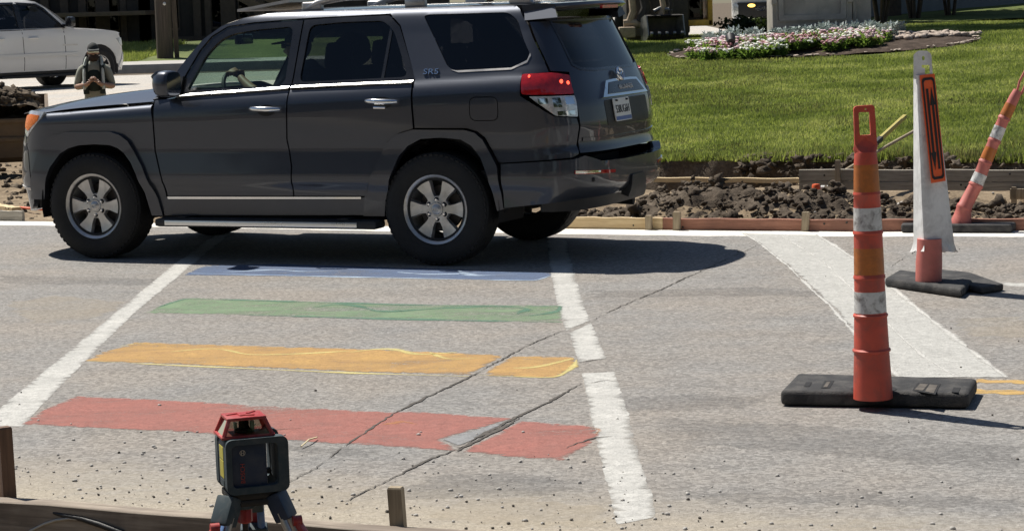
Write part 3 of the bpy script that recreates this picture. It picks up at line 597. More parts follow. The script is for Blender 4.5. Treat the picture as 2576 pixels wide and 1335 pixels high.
def grass(name, n, fx, zf, h0, h1, w, mat, seed, label, dens=None):
    r = np.random.default_rng(seed); x, y = fx(r, n); z = zf(x, y)-.036; n = len(x)
    h = h0+(h1-h0)*r.random(n)**1.3; h *= 1+.35*fnoise(x, y, 3.0, 4); a = r.uniform(0, 6.28, n); le = r.normal(0, .42, n)*h; b = r.uniform(0, 6.28, n)
    dx, dy = np.cos(a)*w/2, np.sin(a)*w/2; tx, ty = x+np.cos(b)*le, y+np.sin(b)*le
    v = np.stack([np.stack([x-dx, y-dy, z], -1), np.stack([x+dx, y+dy, z], -1), np.stack([tx, ty, z+h], -1)], 1).reshape(-1, 3)
    return tag(fast_mesh(name, v, np.arange(3*n).reshape(n, 3), mat, False), label, kind='stuff')
def lawn_pts(r, n):
    y = 18.6+32*r.random(n)**1.25; x = y*r.uniform(.045, .27, n); p, q = to_pq(x, y)
    k = (q > edge_q(p)-.03) & (x > .45) & ~((np.abs(x-6.0) < .95) & (np.abs(y-42.7) < .8)) & (((x-5.87)/2.9)**2+((y-40.6)/2.2)**2 > 1)
    return x[k], y[k]
grass('lawn_grass', 380000, lawn_pts, lawn_z, .040, .068, .022, 'grass_blade', 31, 'mown grass blades covering the lawn')
def edge_pts(r, n):
    p = r.uniform(-6.3, 4.5, n); q = edge_q(p)-.05+np.abs(r.normal(0, .22, n)); k = fnoise(p, q, 2.0, 77) > -.25; x, y = pqgrid(p, q); k &= x > .45; return x[k], y[k]
grass('fringe_grass', 9000, edge_pts, lawn_z, .07, .17, .014, 'grass_blade', 32, 'long grass hanging over the cut edge')
def dull_pts(r, n):
    p = r.uniform(-6.3, 4.5, n); q = edge_q(p)-.02+np.abs(r.normal(0, .42, n)); k = fnoise(p, q, 1.5, 78)-(q-edge_q(p))*.6 > -.35; x, y = pqgrid(p, q); k &= x > .45; return x[k], y[k]
grass('dry_fringe_grass', 15000, dull_pts, lawn_z, .05, .12, .018, 'grass_dull', 33, 'dull dry grass trampled along the cut edge')
def patch_pts(r, n): x, y = lawn_pts(r, n); k = fnoise(x, y, .9, 79) > .35; return x[k], y[k]
grass('dry_lawn_grass', 90000, patch_pts, lawn_z, .05, .075, .02, 'grass_dull', 34, 'dry patches of grass on the lawn')
# ---------------------------------------------------------------- vehicle bodies: panels cut from one curved body surface
class Surf:
    def __init__(self,A,FD,RD,sf,sr,pf,pr,bar=.02,mid=1.5,hl=2.0,slope=0):
        self.slope=slope
        self.A=np.array(A);self.FD=np.array(FD);self.RD=np.array(RD)
        self.sf,self.sr=sf,sr;self.bar,self.mid,self.hl=bar,mid,hl
        self.tf,self.Lf=self.tab(pf,.55,.92);self.tr,self.Lr=self.tab(pr,.55,.92)
    def tab(self,p,d,a):
        t=np.linspace(0,np.pi/2,4001);x=np.sin(t)**(2/p);y=np.cos(t)**(2/p)
        L=np.concatenate([[0],np.cumsum(np.hypot(np.diff(x*d),np.diff(y*a)))])
        return (L/L[-1],x,y),L[-1]
    def base(self,s,w):
        s=np.asarray(s,float);w=np.asarray(w,float);w0=w
        if self.slope: w=w-self.slope*(np.clip(s,self.sf,self.sr)-1.7)*np.interp(w,[.9,1.08,1.34,1.6],[0,1,1,0])
        a=np.interp(w,self.A[:,0],self.A[:,1]); w=w0
        df=np.interp(w,self.FD[:,0],self.FD[:,1]);dr=np.interp(w,self.RD[:,0],self.RD[:,1])
        tf=np.clip((self.sf-s)/self.Lf,0,2);tr=np.clip((s-self.sr)/self.Lr,0,2)
        sg=np.where((tf>1)|(tr>1),-1.,1.)
        tf=np.where(tf>1,2-tf,tf);tr=np.where(tr>1,2-tr,tr)
        xf=np.interp(tf,self.tf[0],self.tf[1]);yf=np.interp(tf,self.tf[0],self.tf[2])
        xr=np.interp(tr,self.tr[0],self.tr[1]);yr=np.interp(tr,self.tr[0],self.tr[2])
        u=np.clip(s,self.sf,self.sr)-df*xf+dr*xr
        a=a-self.bar*((np.clip(s,self.sf,self.sr)-self.mid)/self.hl)**2
        l=-a*yf*yr*sg
        return np.stack([u,l,w],-1)
    def P(self,s,w,off=0.):
        p=self.base(s,w)
        if np.all(np.asarray(off)==0): return p
        return p+self.N(s,w)*np.asarray(off)[...,None]
    def N(self,s,w):
        e=.012
        ds=self.base(np.asarray(s)+e,w)-self.base(np.asarray(s)-e,w)
        dw=self.base(s,np.asarray(w)+e)-self.base(s,np.asarray(w)-e)
        n=np.cross(ds,dw); return n/np.maximum(np.linalg.norm(n,axis=-1,keepdims=True),1e-9)
class Body:
    """Panels of sheet metal cut out of a Surf, each with turned-in edges, for the side nearer -y and its mirror."""
    def __init__(s, surf, root): s.S, s.root = surf, root
    def panel(s, name, loops, mat, off=0.0, sides=(-1, 1), gap=.0014, lip=.022, step=.045, parent=None, rnd=0.0, offf=None, label=None, lipmat=None, centre=False):
        outs = []
        L = []
        for k, lp in enumerate(loops):
            lp = list(lp)
            if rnd: lp = rounded(lp, rnd)
            lp = inset(lp, gap if k == 0 else -gap)
            L.append(resample(lp, step))
        v2, f = fill(L, step)
        fo = (lambda a, w: off+0*a) if offf is None else offf
        P = s.S.P(v2[:, 0], v2[:, 1], fo(v2[:, 0], v2[:, 1])); n = len(P)
        # orient outward
        V = list(map(tuple, P)); F = []
        Nn = s.S.N(v2[:, 0], v2[:, 1])
        for t in f:
            a, b, c = P[list(t)]; g = np.cross(b-a, c-a)
            F.append(t if g @ Nn[t[0]] > 0 else (t[0], t[2], t[1]))
        for lp in L:
            if lip <= 0: continue
            A = np.array(lp); k0 = len(V); m = len(A); o = fo(A[:, 0], A[:, 1])
            p0 = s.S.P(A[:, 0], A[:, 1], o); p1 = s.S.P(A[:, 0], A[:, 1], o-lip); V += list(map(tuple, p0))+list(map(tuple, p1))
            for i in range(m):
                j = (i+1) % m; F.append((k0+i, k0+j, k0+m+j, k0+m+i))
        for sd in sides:
            if sd < 0 or centre: vv, ff = V, F
            else: vv, ff = [(x, -y, z) for x, y, z in V], [tuple(reversed(q)) for q in F]
            o = mesh_obj(name, vv, ff, mat, parent if parent is not None else s.root, smooth=50)
            if label: o['label'] = label
            outs.append(o)
            if centre: break
        return outs
def wheel(root, u, l, R, W, rimR, spokes=6, sgn=-1, mats=('tyre_rubber', 'alloy'), detail=True, rot=0.0):
    """Wheel standing at (u, l): sgn = side its face looks to. Parts: wheel > tyre, rim, lug nuts ..."""
    c = (u, l, R); b = MB()
    fx = W/2
    prof = [(rimR-.03, -fx+.03), (rimR+.01, -fx+.015), (rimR+.03, -fx+.004), (rimR+(R-rimR)*.45, -fx-.006), (R-.045, -fx), (R-.02, -fx+.012), (R, -fx+.035), (R, 0), (R, fx-.035), (R-.02, fx-.012), (R-.045, fx), (rimR+(R-rimR)*.45, fx+.006), (rimR+.01, fx-.015), (rimR-.03, fx-.03)]
    b.lathe(prof, 64, c, 'y'); 
    if detail:
        for k in range(58):                                                # tread blocks over the shoulder
            a = 2*math.pi*k/58
            for sd in (-1, 1):
                a2 = a+(.054 if sd > 0 else 0); Rm = rotm('Y', -a2)
                ctr = Vector((math.cos(a2)*(R-.016), sd*(fx-.026), math.sin(a2)*(R-.016)))
                b.box(Vector(c)+ctr, (.012, .034, .024), Rm)
            Rm = rotm('Y', -a); b.box(Vector(c)+Vector((math.cos(a)*(R-.003), .03*(-1)**k, math.sin(a)*(R-.003))), (.010, .06, .026), Rm)
    w = b.build('wheel', mats[0], root, 40)
    y0 = l+sgn*(fx-.028)
    # rim: lip, barrel, spokes, hub
    r = MB(); r.lathe([(rimR+.012, sgn*.012), (rimR+.008, sgn*.020), (rimR-.006, sgn*.014), (rimR-.016, 0), (rimR-.022, -sgn*.06), (rimR-.04, -sgn*W*.8)], 64, (u, y0, R), 'y')
    def T(p): return Vector((u+p.x, y0+sgn*p.z, R+p.y))
    for k in range(spokes):
        a = math.pi/2+math.pi/spokes+2*math.pi*k/spokes+rot
        pts = []
        for rr, hw in ((.075, .036), (.10, .034), (.13, .040), (.165, .055), (rimR-.016, .073)): pts.append((rr*rimR/.233 if rr < .2 else rr, hw*rimR/.233))
        vs = []
        for rr, hw in pts:
            dz = -.012+.012*((rr-.1)/.12)**2
            for t, zz in ((-1, -.028), (-.82, 0.0), (0, -.004 if rr > .12 else .002), (.82, 0.0), (1, -.028)):
                x, y = rr, hw*t; vs.append(T(Vector((x*math.cos(a)-y*math.sin(a), x*math.sin(a)+y*math.cos(a), zz+dz))))
        fs = [(5*i+j, 5*i+j+1, 5*i+6+j, 5*i+5+j) for i in range(4) for j in range(4)]
        r.add(vs, fs)
    r.lathe([(.0, .0), (.045, .0), (.050, -.008), (.088, -.012), (.094, -.02), (.094, -.05)], 40, (u, y0+sgn*.0, R), 'y') if sgn > 0 else r.lathe([(.0, .0), (.045, .0), (.050, .008), (.088, .012), (.094, .02), (.094, .05)], 40, (u, y0, R), 'y')
    r.build('rim', mats[1], w, 45)
    if detail:
        for k in range(6):
            a = math.pi/2+2*math.pi*k/6+rot; cx, cz = u+.066*math.cos(a), R+.066*math.sin(a)
            q = MB(); q.lathe([(.0, .0), (.0185, .0), (.0185, .004)], 14, (cx, y0-sgn*.0095 if sgn < 0 else y0-.0095, cz), 'y'); q.build('lug_recess', 'dark_liner', w)
            q = MB(); q.lathe([(0, sgn*.012), (.007, sgn*.012), (.010, sgn*.006), (.010, -sgn*.004)], 8, (cx, y0+sgn*-.006, cz), 'y'); q.build('lug_nut', 'chrome', w)
        q = MB(); q.lathe([(0, sgn*.008), (.03, sgn*.0065), (.037, sgn*.001)], 24, (u, y0, R), 'y'); cp = q.build('centre_cap', mats[1], w, 40)
        q = MB()
        for (ex, ez, tilt) in ((.022, .013, 0), (.008, .013, 0), (.018, .006, 0)):
            pts = [(u+ex*math.cos(t), y0+sgn*.0085, R+ez*math.sin(t)+(.005 if ez < .01 else 0)) for t in np.linspace(0, 2*math.pi, 21)]; q.tube(pts, .0022, 5, False)
        q.build('emblem', 'satin_metal', w)
    q = MB(); q.lathe([(.03, 0), (.16, 0), (.16, -sgn*.03), (.03, -sgn*.03)], 40, (u, l+sgn*.02, R), 'y'); q.lathe([(0, sgn*.04), (.075, sgn*.03), (.075, -sgn*.05)], 20, (u, l+sgn*.02, R), 'y')
    q.build('brake_disc', 'brake_iron', w, 40)
    return w
def arch(cx, cz, r, a0, a1, n=14): return [(cx+r*math.cos(a), cz+r*math.sin(a)) for a in np.linspace(math.radians(a0), math.radians(a1), n)]
# ---------------------------------------------------------------- the grey SUV in the middle of the street
SX, SY, TH = -3.0798, 16.0853, 0.4093
_o = (SX+.935*math.sin(TH), SY+.935*math.cos(TH), 0)
suv = thing('grey_suv', 'dark grey metallic SUV with roof rails crossing over the coloured crosswalk', 'SUV', _o, -TH)
SU = Surf(A=[(.15, .88), (.42, .895), (.50, .90), (.545, .912), (.575, .930), (.62, .934), (.80, .918), (.96, .926), (1.06, .931), (1.13, .926), (1.175, .913), (1.21, .892), (1.238, .868), (1.30, .838), (1.45, .784), (1.60, .730), (1.66, .708), (1.70, .691), (1.722, .680), (1.738, .668), (1.750, .655), (1.760, .642), (1.768, .629), (1.7735, .612), (1.777, .585), (1.778, .55)],
 FD=[(.2, .45), (.33, .52), (.50, .56), (.52, .585), (.60, .575), (.75, .56), (.85, .545), (.90, .52), (1.0, .48), (1.12, .42), (1.3, .2), (1.7, .1)],
 RD=[(.3, .48), (.5, .55), (.78, .55), (.82, .525), (.95, .545), (1.1, .52), (1.22, .47), (1.30, .44), (1.66, .27), (1.76, .2)], sf=-.35, sr=3.35, pf=2.5, pr=3.2, slope=.040)
BD = Body(SU, suv); RC = SU.sr+SU.Lr; FC = SU.sf-SU.Lf
mir = lambda L: [(2*RC-a, b) for a, b in reversed(L)]
mif = lambda L: [(2*FC-a, b) for a, b in reversed(L)]
FLF_O = [(-.60, .44), (-.565, .527), (-.468, .769), (-.40, .86), (-.33, .91), (-.201, .937), (.185, .937), (.27, .915), (.335, .87), (.448, .683), (.55, .448), (.577, .33)]
FLF_I = [(.492, .331), (.45, .50), (.407, .624), (.36, .715), (.302, .785), (.25, .825), (.185, .848), (.05, .855), (-.092, .848), (-.19, .825), (-.27, .78), (-.36, .68), (-.42, .56), (-.455, .44)]
FLR_O = [(2.228, .345), (2.249, .475), (2.324, .63), (2.444, .851), (2.53, .91), (2.646, .940), (3.036, .935), (3.11, .915), (3.163, .87), (3.263, .687), (3.285, .40)]
FLR_I = [(3.245, .39), (3.203, .62), (3.15, .75), (3.085, .835), (3.006, .880), (2.86, .893), (2.706, .885), (2.60, .835), (2.53, .76), (2.45, .60), (2.40, .45), (2.385, .345)]
fl = lambda a, w: .018+.012*np.clip((w-.3)/.6, 0, 1)
BD.panel('wheel_arch_flare', [FLF_O+FLF_I], 'grey_paint', offf=fl, lip=.05, gap=-.004); BD.panel('wheel_arch_flare', [FLR_O+FLR_I], 'grey_paint', offf=fl, lip=.05, gap=-.004)
# front fender, rolled over into the bonnet
def fend(a, w):
    top = 1.095+.062*np.clip((a+.42)/.95, -.6, 1); d = np.clip((w-(top-.085))/.085, 0, 1); return -.055*(1-np.sqrt(np.clip(1-d*d, 0, 1)))
FEN = [(-.445, 1.09), (-.20, 1.108), (.05, 1.122), (.30, 1.137), (.52, 1.150), (.548, 1.03), (.546, .80), (.598, .60), (.615, .47), (.575, .34)]+[p for p in reversed(FLF_O)][1:-1]+[(-.565, .60), (-.60, .76), (-.655, .885), (-.47, 1.03)]
BD.panel('fender', [FEN], 'grey_paint', offf=fend, lip=.03, step=.026)
FDO = [(.556, 1.165), (.74, 1.178), (1.661, 1.226), (1.656, 1.05), (1.646, .88), (1.677, .69), (1.668, .475), (.627, .468), (.607, .60), (.556, .80), (.558, 1.03)]
RDO = [(1.669, 1.226), (2.628, 1.256), (2.640, .948), (2.53, .918), (2.436, .857), (2.316, .636), (2.238, .478), (1.676, .475), (1.685, .69), (1.654, .88), (1.664, 1.05)]
d1 = BD.panel('door', [FDO], 'grey_paint', step=.026); d2 = BD.panel('door', [RDO], 'grey_paint', step=.026)
d1[0]['label'] = 'front door on the driver side'; d2[0]['label'] = 'rear door on the driver side'
# upper door frames with panes
FFO = [(.72, 1.202), (.785, 1.345), (.875, 1.505), (.965, 1.61), (1.08, 1.677), (1.29, 1.697), (1.690, 1.714), (1.664, 1.25)]
FFG = [(.80, 1.232), (.835, 1.305), (.925, 1.475), (1.02, 1.575), (1.11, 1.622), (1.31, 1.650), (1.618, 1.668), (1.606, 1.262)]
RFO = [(1.672, 1.252), (1.698, 1.714), (2.0, 1.725), (2.365, 1.729), (2.46, 1.65), (2.640, 1.285)]
RFG = [(1.725, 1.280), (1.752, 1.672), (2.0, 1.688), (2.33, 1.690), (2.415, 1.625), (2.575, 1.305)]
for DR, O_, G_, gm in ((d1, FFO, FFG, 'glass_clear'), (d2, RFO, RFG, 'glass_tint')):
    for k, sd in enumerate((-1, 1)):
        fr = BD.panel('window_frame', [O_, rounded(G_, .05)], 'frame_black', sides=(sd,), parent=DR[k], off=-.004, step=.035)[0]
        BD.panel('window', [rounded(G_, .05)], gm, sides=(sd,), parent=DR[k], off=-.016, lip=0, gap=-.004)
        if gm == 'glass_tint': BD.panel('window_bar', [[(2.365, 1.285), (2.39, 1.285), (2.41, 1.70), (2.385, 1.70)]], 'frame_black', sides=(sd,), parent=DR[k], off=-.010, lip=.015)
for k, sd in enumerate((-1, 1)):
    BD.panel('chrome_strip', [[(.735, 1.180), (1.655, 1.226), (1.655, 1.250), (.735, 1.202)]], 'bright_trim', sides=(sd,), parent=d1[k], offf=lambda a, w: .016-.013*np.clip((w-(1.180+.0505*(a-.735)))/.023, 0, 1), lip=.014, gap=0, step=.011)
    BD.panel('chrome_strip', [[(1.674, 1.230), (2.628, 1.256), (2.632, 1.278), (1.674, 1.251)]], 'bright_trim', sides=(sd,), parent=d2[k], offf=lambda a, w: .016-.013*np.clip((w-(1.230+.0285*(a-1.674)))/.022, 0, 1), lip=.014, gap=0, step=.011)
    for D_, uc, wc, tl in ((d1[k], 1.497, 1.096, -.0), (d2[k], 2.415, 1.140, 0)):
        lz = -float(np.interp(wc, SU.A[:, 0], SU.A[:, 1]))
        q = MB(); n = 14; rad = []; pts = []
        for t in np.linspace(-1, 1, n): pts.append((uc+t*.118, lz-.052+.03*t*t*t*t, wc-.004*t)); rad.append(.019*(1-.35*abs(t)**3))
        q.tube(pts, rad, 10); h = q.build('handle', 'chrome', D_ if sd < 0 else D_, 60)
        if sd > 0: 
            for v_ in h.data.vertices: v_.co.y *= -1
            h.data.flip_normals()
        BD.panel('handle_recess', [[(uc+.075*math.cos(a), wc-.012+.042*math.sin(a)) for a in np.linspace(0, 2*math.pi, 19)[:-1]]], 'dark_liner', sides=(sd,), parent=D_, off=.002, lip=.004, step=.02)
q = MB(); q.tube([(2.36, -.952, 1.098), (2.45, -.952, 1.096)], .010, 8); q.build('lock_cover', 'chrome', d2[0])
# the big body shell: pillars, roof side, quarter panel
QTR = [(.53, 1.168), (.660, 1.326), (.772, 1.466), (.886, 1.593), (1.029, 1.686), (1.20, 1.738), (1.43, 1.767), (2.2, 1.774), (3.30, 1.773), (3.36, 1.738), (3.507, 1.629), (3.64, 1.427), (3.690, 1.315), (3.46, 1.306), (3.452, 1.166), (3.68, 1.022), (3.852, 1.002), (3.862, .945), (3.845, .757), (3.796, .738), (3.294, .712), (3.268, .72), (3.175, .885), (3.12, .925), (3.04, .948), (2.652, .952), (2.638, 1.282), (2.466, 1.655), (2.372, 1.736), (1.70, 1.722), (1.29, 1.703), (1.08, 1.680), (.958, 1.614), (.867, 1.51), (.777, 1.35), (.70, 1.200)]
QG = rounded([(2.640, 1.712), (2.665, 1.722), (3.275, 1.722), (3.36, 1.655), (3.525, 1.44), (3.50, 1.395), (3.351, 1.347), (2.95, 1.335), (2.875, 1.362)], .05)
FU = rounded([(3.068, .998), (3.279, .998), (3.279, 1.160), (3.068, 1.160)], .05)
shell = BD.panel('body_shell', [QTR, QG, FU], 'grey_paint', lip=.03, step=.021)
for k, sd in enumerate((-1, 1)):
    BD.panel('quarter_window', [QG], 'glass_dark', sides=(sd,), off=-.007, lip=0, gap=.001, parent=shell[k]); BD.panel('fuel_door', [FU], 'grey_paint', sides=(sd,), off=.0, lip=.01, gap=.004, parent=shell[k])
    BD.panel('window_trim', [[(2.90, 1.343), (2.96, 1.325), (3.351, 1.337), (3.50, 1.383), (3.535, 1.43), (3.528, 1.445), (3.497, 1.398), (3.351, 1.350), (2.95, 1.338)]], 'satin_metal', sides=(sd,), off=.003, lip=.006, gap=0, step=.03, parent=shell[k])
# sill, chrome sill strip
ROC = [(.60, .462), (1.66, .470), (2.236, .472), (2.243, .44), (2.225, .345), (.585, .325), (.585, .40)]
BD.panel('sill_panel', [ROC], 'grey_paint', off=.004); BD.panel('sill_trim', [[(.635, .449), (2.212, .461), (2.212, .474), (.63, .466)]], 'chrome', off=.014, lip=.012, gap=0)
# tail lamps
for sd in (-1, 1):
    lm = BD.panel('tail_lamp', [rounded([(3.465, 1.300), (3.70, 1.306), (3.862, 1.285), (3.865, 1.16), (3.512, 1.168), (3.470, 1.172)], .018)], 'lamp_red', sides=(sd,), off=.016, lip=.03, step=.03)[0]
    BD.panel('clear_lens', [rounded([(3.520, 1.160), (3.866, 1.152), (3.855, 1.008), (3.69, 1.024)], .014)], 'lamp_clear', sides=(sd,), off=.014, lip=.03, step=.03, parent=lm)
    for (a, w, r_) in ((3.78, 1.245, .013), (3.835, 1.235, .012), (3.53, 1.283, .009)):
        BD.panel('lit_bulb', [[(a+r_*math.cos(t), w+r_*math.sin(t)) for t in np.linspace(0, 6.28, 11)[:-1]]], 'lamp_glow', sides=(sd,), off=.0185, lip=.004, step=.02, parent=lm, gap=0)
    for a0, a1, w0, w1 in ((3.58, 3.66, 1.10, 1.148), (3.68, 3.75, 1.075, 1.148), (3.77, 3.85, 1.09, 1.148), (3.70, 3.84, 1.02, 1.06)):
        BD.panel('reflector_cell', [[(a0, w0), (a1, w0), (a1, w1), (a0, w1)]], 'chrome', sides=(sd,), off=.017, lip=.006, step=.05, parent=lm, gap=.006)
# tailgate with its window
HL = [(3.52, 1.655), (3.655, 1.427), (3.705, 1.322), (3.872, 1.310), (3.874, .950), (3.857, .765)]
HG = [(3.800, 1.66), (3.885, 1.50), (3.935, 1.365), (4.02, 1.335), (4.2, 1.325)]
hatch = BD.panel('tailgate', [HL+mir(HL), HG+mir(HG)], 'grey_paint', centre=True, lip=.03)[0]
BD.panel('rear_window', [HG+mir(HG)], 'glass_dark', centre=True, off=-.008, lip=0, gap=-.002, parent=hatch)
BD.panel('window_surround', [[(3.765, 1.675), (3.86, 1.50), (3.915, 1.35), (4.0, 1.317), (4.2, 1.306)]+mir([(3.765, 1.675), (3.86, 1.50), (3.915, 1.35), (4.0, 1.317), (4.2, 1.306)]), HG+mir(HG)], 'frame_black', centre=True, off=.003, lip=.012, gap=0, parent=hatch, step=.03)
GAR = [(4.175, 1.128), (4.305, 1.222), (4.45, 1.228)]
BD.panel('chrome_garnish', [[(4.165, 1.118), (4.30, 1.228), (4.45, 1.234)]+mir([(4.165, 1.118), (4.30, 1.228), (4.45, 1.234)])], 'chrome', centre=True, off=.022, lip=.03, parent=hatch, gap=0, step=.03)
BD.panel('garnish_face', [[(4.25, 1.135), (4.335, 1.212), (4.45, 1.216)]+mir([(4.25, 1.135), (4.335, 1.212), (4.45, 1.216)])], 'frame_black', centre=True, off=.026, lip=.004, parent=hatch, gap=0, step=.03)
BD.panel('tailgate_recess', [rounded([(4.19, .93), (5.03, .93), (5.03, 1.105), (4.19, 1.105)], .03)], 'black_plastic', centre=True, off=.002, lip=.003, parent=hatch, gap=0)
BD.panel('tailgate_crease', [[(3.90, .845), (4.2, .835)]+mir([(3.90, .845), (4.2, .835)])+mir([(4.2, .855), (3.90, .868)][::-1])[::-1][:0]+[(2*RC-3.90, .868), (2*RC-4.2, .858), (4.2, .858), (3.90, .868)]], 'grey_paint', centre=True, off=.008, lip=.008, parent=hatch, gap=0)
def onbody(a, w, off, flip=False):
    """A flat drawing placed on the body at (a, w): x along the body, y up, z outward."""
    p = SU.P(np.array([a]), np.array([w]), np.array([off]))[0]; q = SU.P(np.array([a+.01]), np.array([w]), np.array([off]))[0]; nn = Vector(SU.N(np.array([a]), np.array([w]))[0])
    ex = Vector(q-p).normalized(); ey = nn.cross(ex); o = Vector(p)
    return lambda v: o+ex*v.x+ey*v.y+nn*v.z
pl = BD.panel('number_plate', [rounded([(4.305, .952), (4.61, .952), (4.61, 1.105), (4.305, 1.105)], .012)], 'plate_white', centre=True, off=.014, lip=.006, parent=suv, gap=0, step=.06)[0]
T = onbody(4.4575, 1.03, .0155)
text_obj('plate_lettering', '538UG6H', .078, 'ink_dark', pl, T, .001, .78)
BD.panel('plate_band', [[(4.312, .957), (4.603, .957), (4.603, .982), (4.312, .982)]], 'plate_blue', centre=True, off=.0155, lip=.001, parent=pl, gap=0, step=.06)
for a, w in ((4.36, 1.092), (4.555, 1.092)): q = MB(); q.box(onbody(a, w, .016)(Vector((0, 0, 0))), (.02, .02, .012)); q.build('plate_screw', 'ink_dark', pl)
T = onbody(4.586, 1.262, .03); q = MB()
for (ex, ey, oy) in ((.062, .044, 0), (.022, .043, 0), (.046, .018, .017)):
    q.tube([T(Vector((ex*math.cos(t), oy+ey*math.sin(t), 0))) for t in np.linspace(0, 2*math.pi, 29)], .0068, 6, False)
q.build('emblem', 'chrome', hatch, 60)
T = onbody(4.61, 1.172, .028); text_obj('garnish_lettering', '4RUNNER', .05, 'satin_metal', hatch, T, .002, 1.25)
T = onbody(2.755, 1.330, .005); text_obj('side_badge', 'SR5', .058, 'chrome', shell[0], T, .004, 1.35)
# spoiler over the tailgate
q = MB(); n = 21; vs = []; 
for t in np.linspace(-1, 1, n):
    l = .635*t; ub = 3.77-.16*abs(t)**3; uf = 3.36+.03*(1-t*t)
    zt = 1.766+.012*(1-t*t); 
    for (u_, z_) in ((uf, zt), (.5*(uf+ub), zt+.012), (ub-.015, zt+.006), (ub, zt-.012), (ub-.03, zt-.035), (.5*(uf+ub), zt-.055), (uf, zt-.10)): vs.append((u_, l, z_))
fs = [(7*i+j, 7*i+(j+1) % 7, 7*i+7+(j+1) % 7, 7*i+7+j) for i in range(n-1) for j in range(7)]+[tuple(range(6, -1, -1)), tuple(7*(n-1)+j for j in range(7))]
q.add(vs, fs)
for sd in (-1, 1): q.add([(3.36, sd*.60, 1.755), (3.60, sd*.635, 1.752), (3.63, sd*.665, 1.68), (3.40, sd*.69, 1.665), (3.36, sd*.57, 1.70), (3.60, sd*.58, 1.70), (3.60, sd*.60, 1.66), (3.40, sd*.62, 1.65)], [(0, 1, 2, 3) if sd > 0 else (3, 2, 1, 0), (4, 7, 6, 5) if sd > 0 else (5, 6, 7, 4), (0, 4, 5, 1) if sd < 0 else (1, 5, 4, 0), (1, 5, 6, 2) if sd < 0 else (2, 6, 5, 1), (2, 6, 7, 3) if sd < 0 else (3, 7, 6, 2), (3, 7, 4, 0) if sd < 0 else (0, 4, 7, 3)])
sp = q.build('spoiler', 'grey_paint', suv, 40)
q = MB(); q.box((3.752, 0, 1.742), (.02, .30, .022)); q.build('brake_light', 'lamp_red', sp)
# rear bumper
BU = [(3.290, .40), (3.287, .708), (3.796, .733), (3.860, .752), (3.90, .742), (4.02, .706), (4.35, .700)]; BL = [(4.35, .455), (4.10, .452), (3.82, .448), (3.53, .425)]
def bof(a, w): return .012+.036*sstep(3.32, 3.9, np.minimum(a, 2*RC-a))*sstep(.42, .50, w)-.03*sstep(.56, .44, w)*sstep(3.5, 4.0, np.minimum(a, 2*RC-a))
bum = BD.panel('rear_bumper', [BU+mir(BU)+mir(BL[::-1])[::-1][:0]+[(2*RC-a, b) for a, b in BL[::-1]]+BL], 'grey_paint', centre=True, offf=bof, lip=.075, gap=.004)[0]
for sd in (-1, 1): BD.panel('bumper_reflector', [[(3.787, .652), (4.18, .634), (4.18, .612), (3.787, .628)]], 'lamp_red', sides=(sd,), off=.054, lip=.008, gap=0, parent=bum, step=.03); BD.panel('reflector_sky_glint', [[(3.787, .652), (4.0, .643), (4.0, .622), (3.787, .628)]], 'chrome', sides=(sd,), off=.0565, lip=.004, gap=.003, parent=bum, step=.03)  # chrome piece stands in for sky mirrored in the red reflector's outer end
BD.panel('tow_cover', [rounded([(4.445, .575), (4.70, .575), (4.745, .44), (4.405, .44)], .02)], 'black_plastic', centre=True, off=.062, lip=.06, gap=0, parent=bum)
BD.panel('lower_valance', [[(3.56, .425), (3.85, .450), (4.1, .455), (4.35, .458)]+[(2*RC-a, b) for a, b in ((4.35, .458), (4.1, .455), (3.85, .45), (3.56, .425))]+[(2*RC-a, b) for a, b in ((3.56, .37), (3.9, .36), (4.35, .36))]+[(4.35, .36), (3.9, .36), (3.56, .37)]], 'black_plastic', centre=True, off=-.03, lip=.03)  # black valance stands in for body colour mirroring dark surroundings
q = MB(); pp = SU.P(np.array([3.93]), np.array([.585]), np.array([.045]))[0]; q.ico(pp, .016, 1, 2, 0); q.build('parking_sensor', 'black_plastic', bum, 180)
# front: bumper, lamps, grille, bonnet
FB = [(-.566, .53), (-.575, .62), (-.607, .76), (-.662, .880), (-.80, .965), (-.86, .93), (-1.0, .90)]; FL = [(-1.0, .31), (-.80, .33), (-.67, .35), (-.608, .40)]
fbm = BD.panel('front_bumper', [FB+mif(FB)+[(2*FC-a, b) for a, b in FL[::-1]]+FL], 'grey_paint', centre=True, lip=.04, gap=.004)[0]
BD.panel('bumper_highlight', [[(-.60, .50), (-.95, .505), (-.95, .53), (-.60, .522)]], 'satin_metal', off=.006, lip=.008, gap=0, parent=fbm)  # satin strip puts the blue highlight of the bumper ledge into colour
GR = [(-.90, .95), (-.90, 1.075), (-1.2, 1.09)]
gr = BD.panel('grille', [GR+mif(GR)], 'black_plastic', centre=True, off=-.02, lip=.02)[0]
for w in (.97, 1.01, 1.05): BD.panel('grille_bar', [[(-.92, w), (-1.3, w+.003), (2*FC+1.3, w+.003), (2*FC+.92, w), (2*FC+.92, w+.018), (2*FC+1.3, w+.021), (-1.3, w+.021), (-.92, w+.018)]], 'chrome', centre=True, off=.0, lip=.015, gap=0, parent=gr)
for sd in (-1, 1):
    hl = BD.panel('headlamp', [rounded([(-.418, 1.092), (-.455, 1.036), (-.640, .895), (-.79, .965), (-.86, .98), (-.885, 1.07), (-.62, 1.098)], .012)], 'lamp_clear', sides=(sd,), off=.004, lip=.03, step=.03)[0]
    BD.panel('amber_lens', [[(-.470, 1.062), (-.487, 1.022), (-.625, .945), (-.72, .972), (-.74, 1.055), (-.60, 1.07)]], 'lamp_amber', sides=(sd,), off=.010, lip=.006, step=.03, parent=hl)
U = np.linspace(0, 1, 26); Tt = np.linspace(-1, 1, 33); vs = []
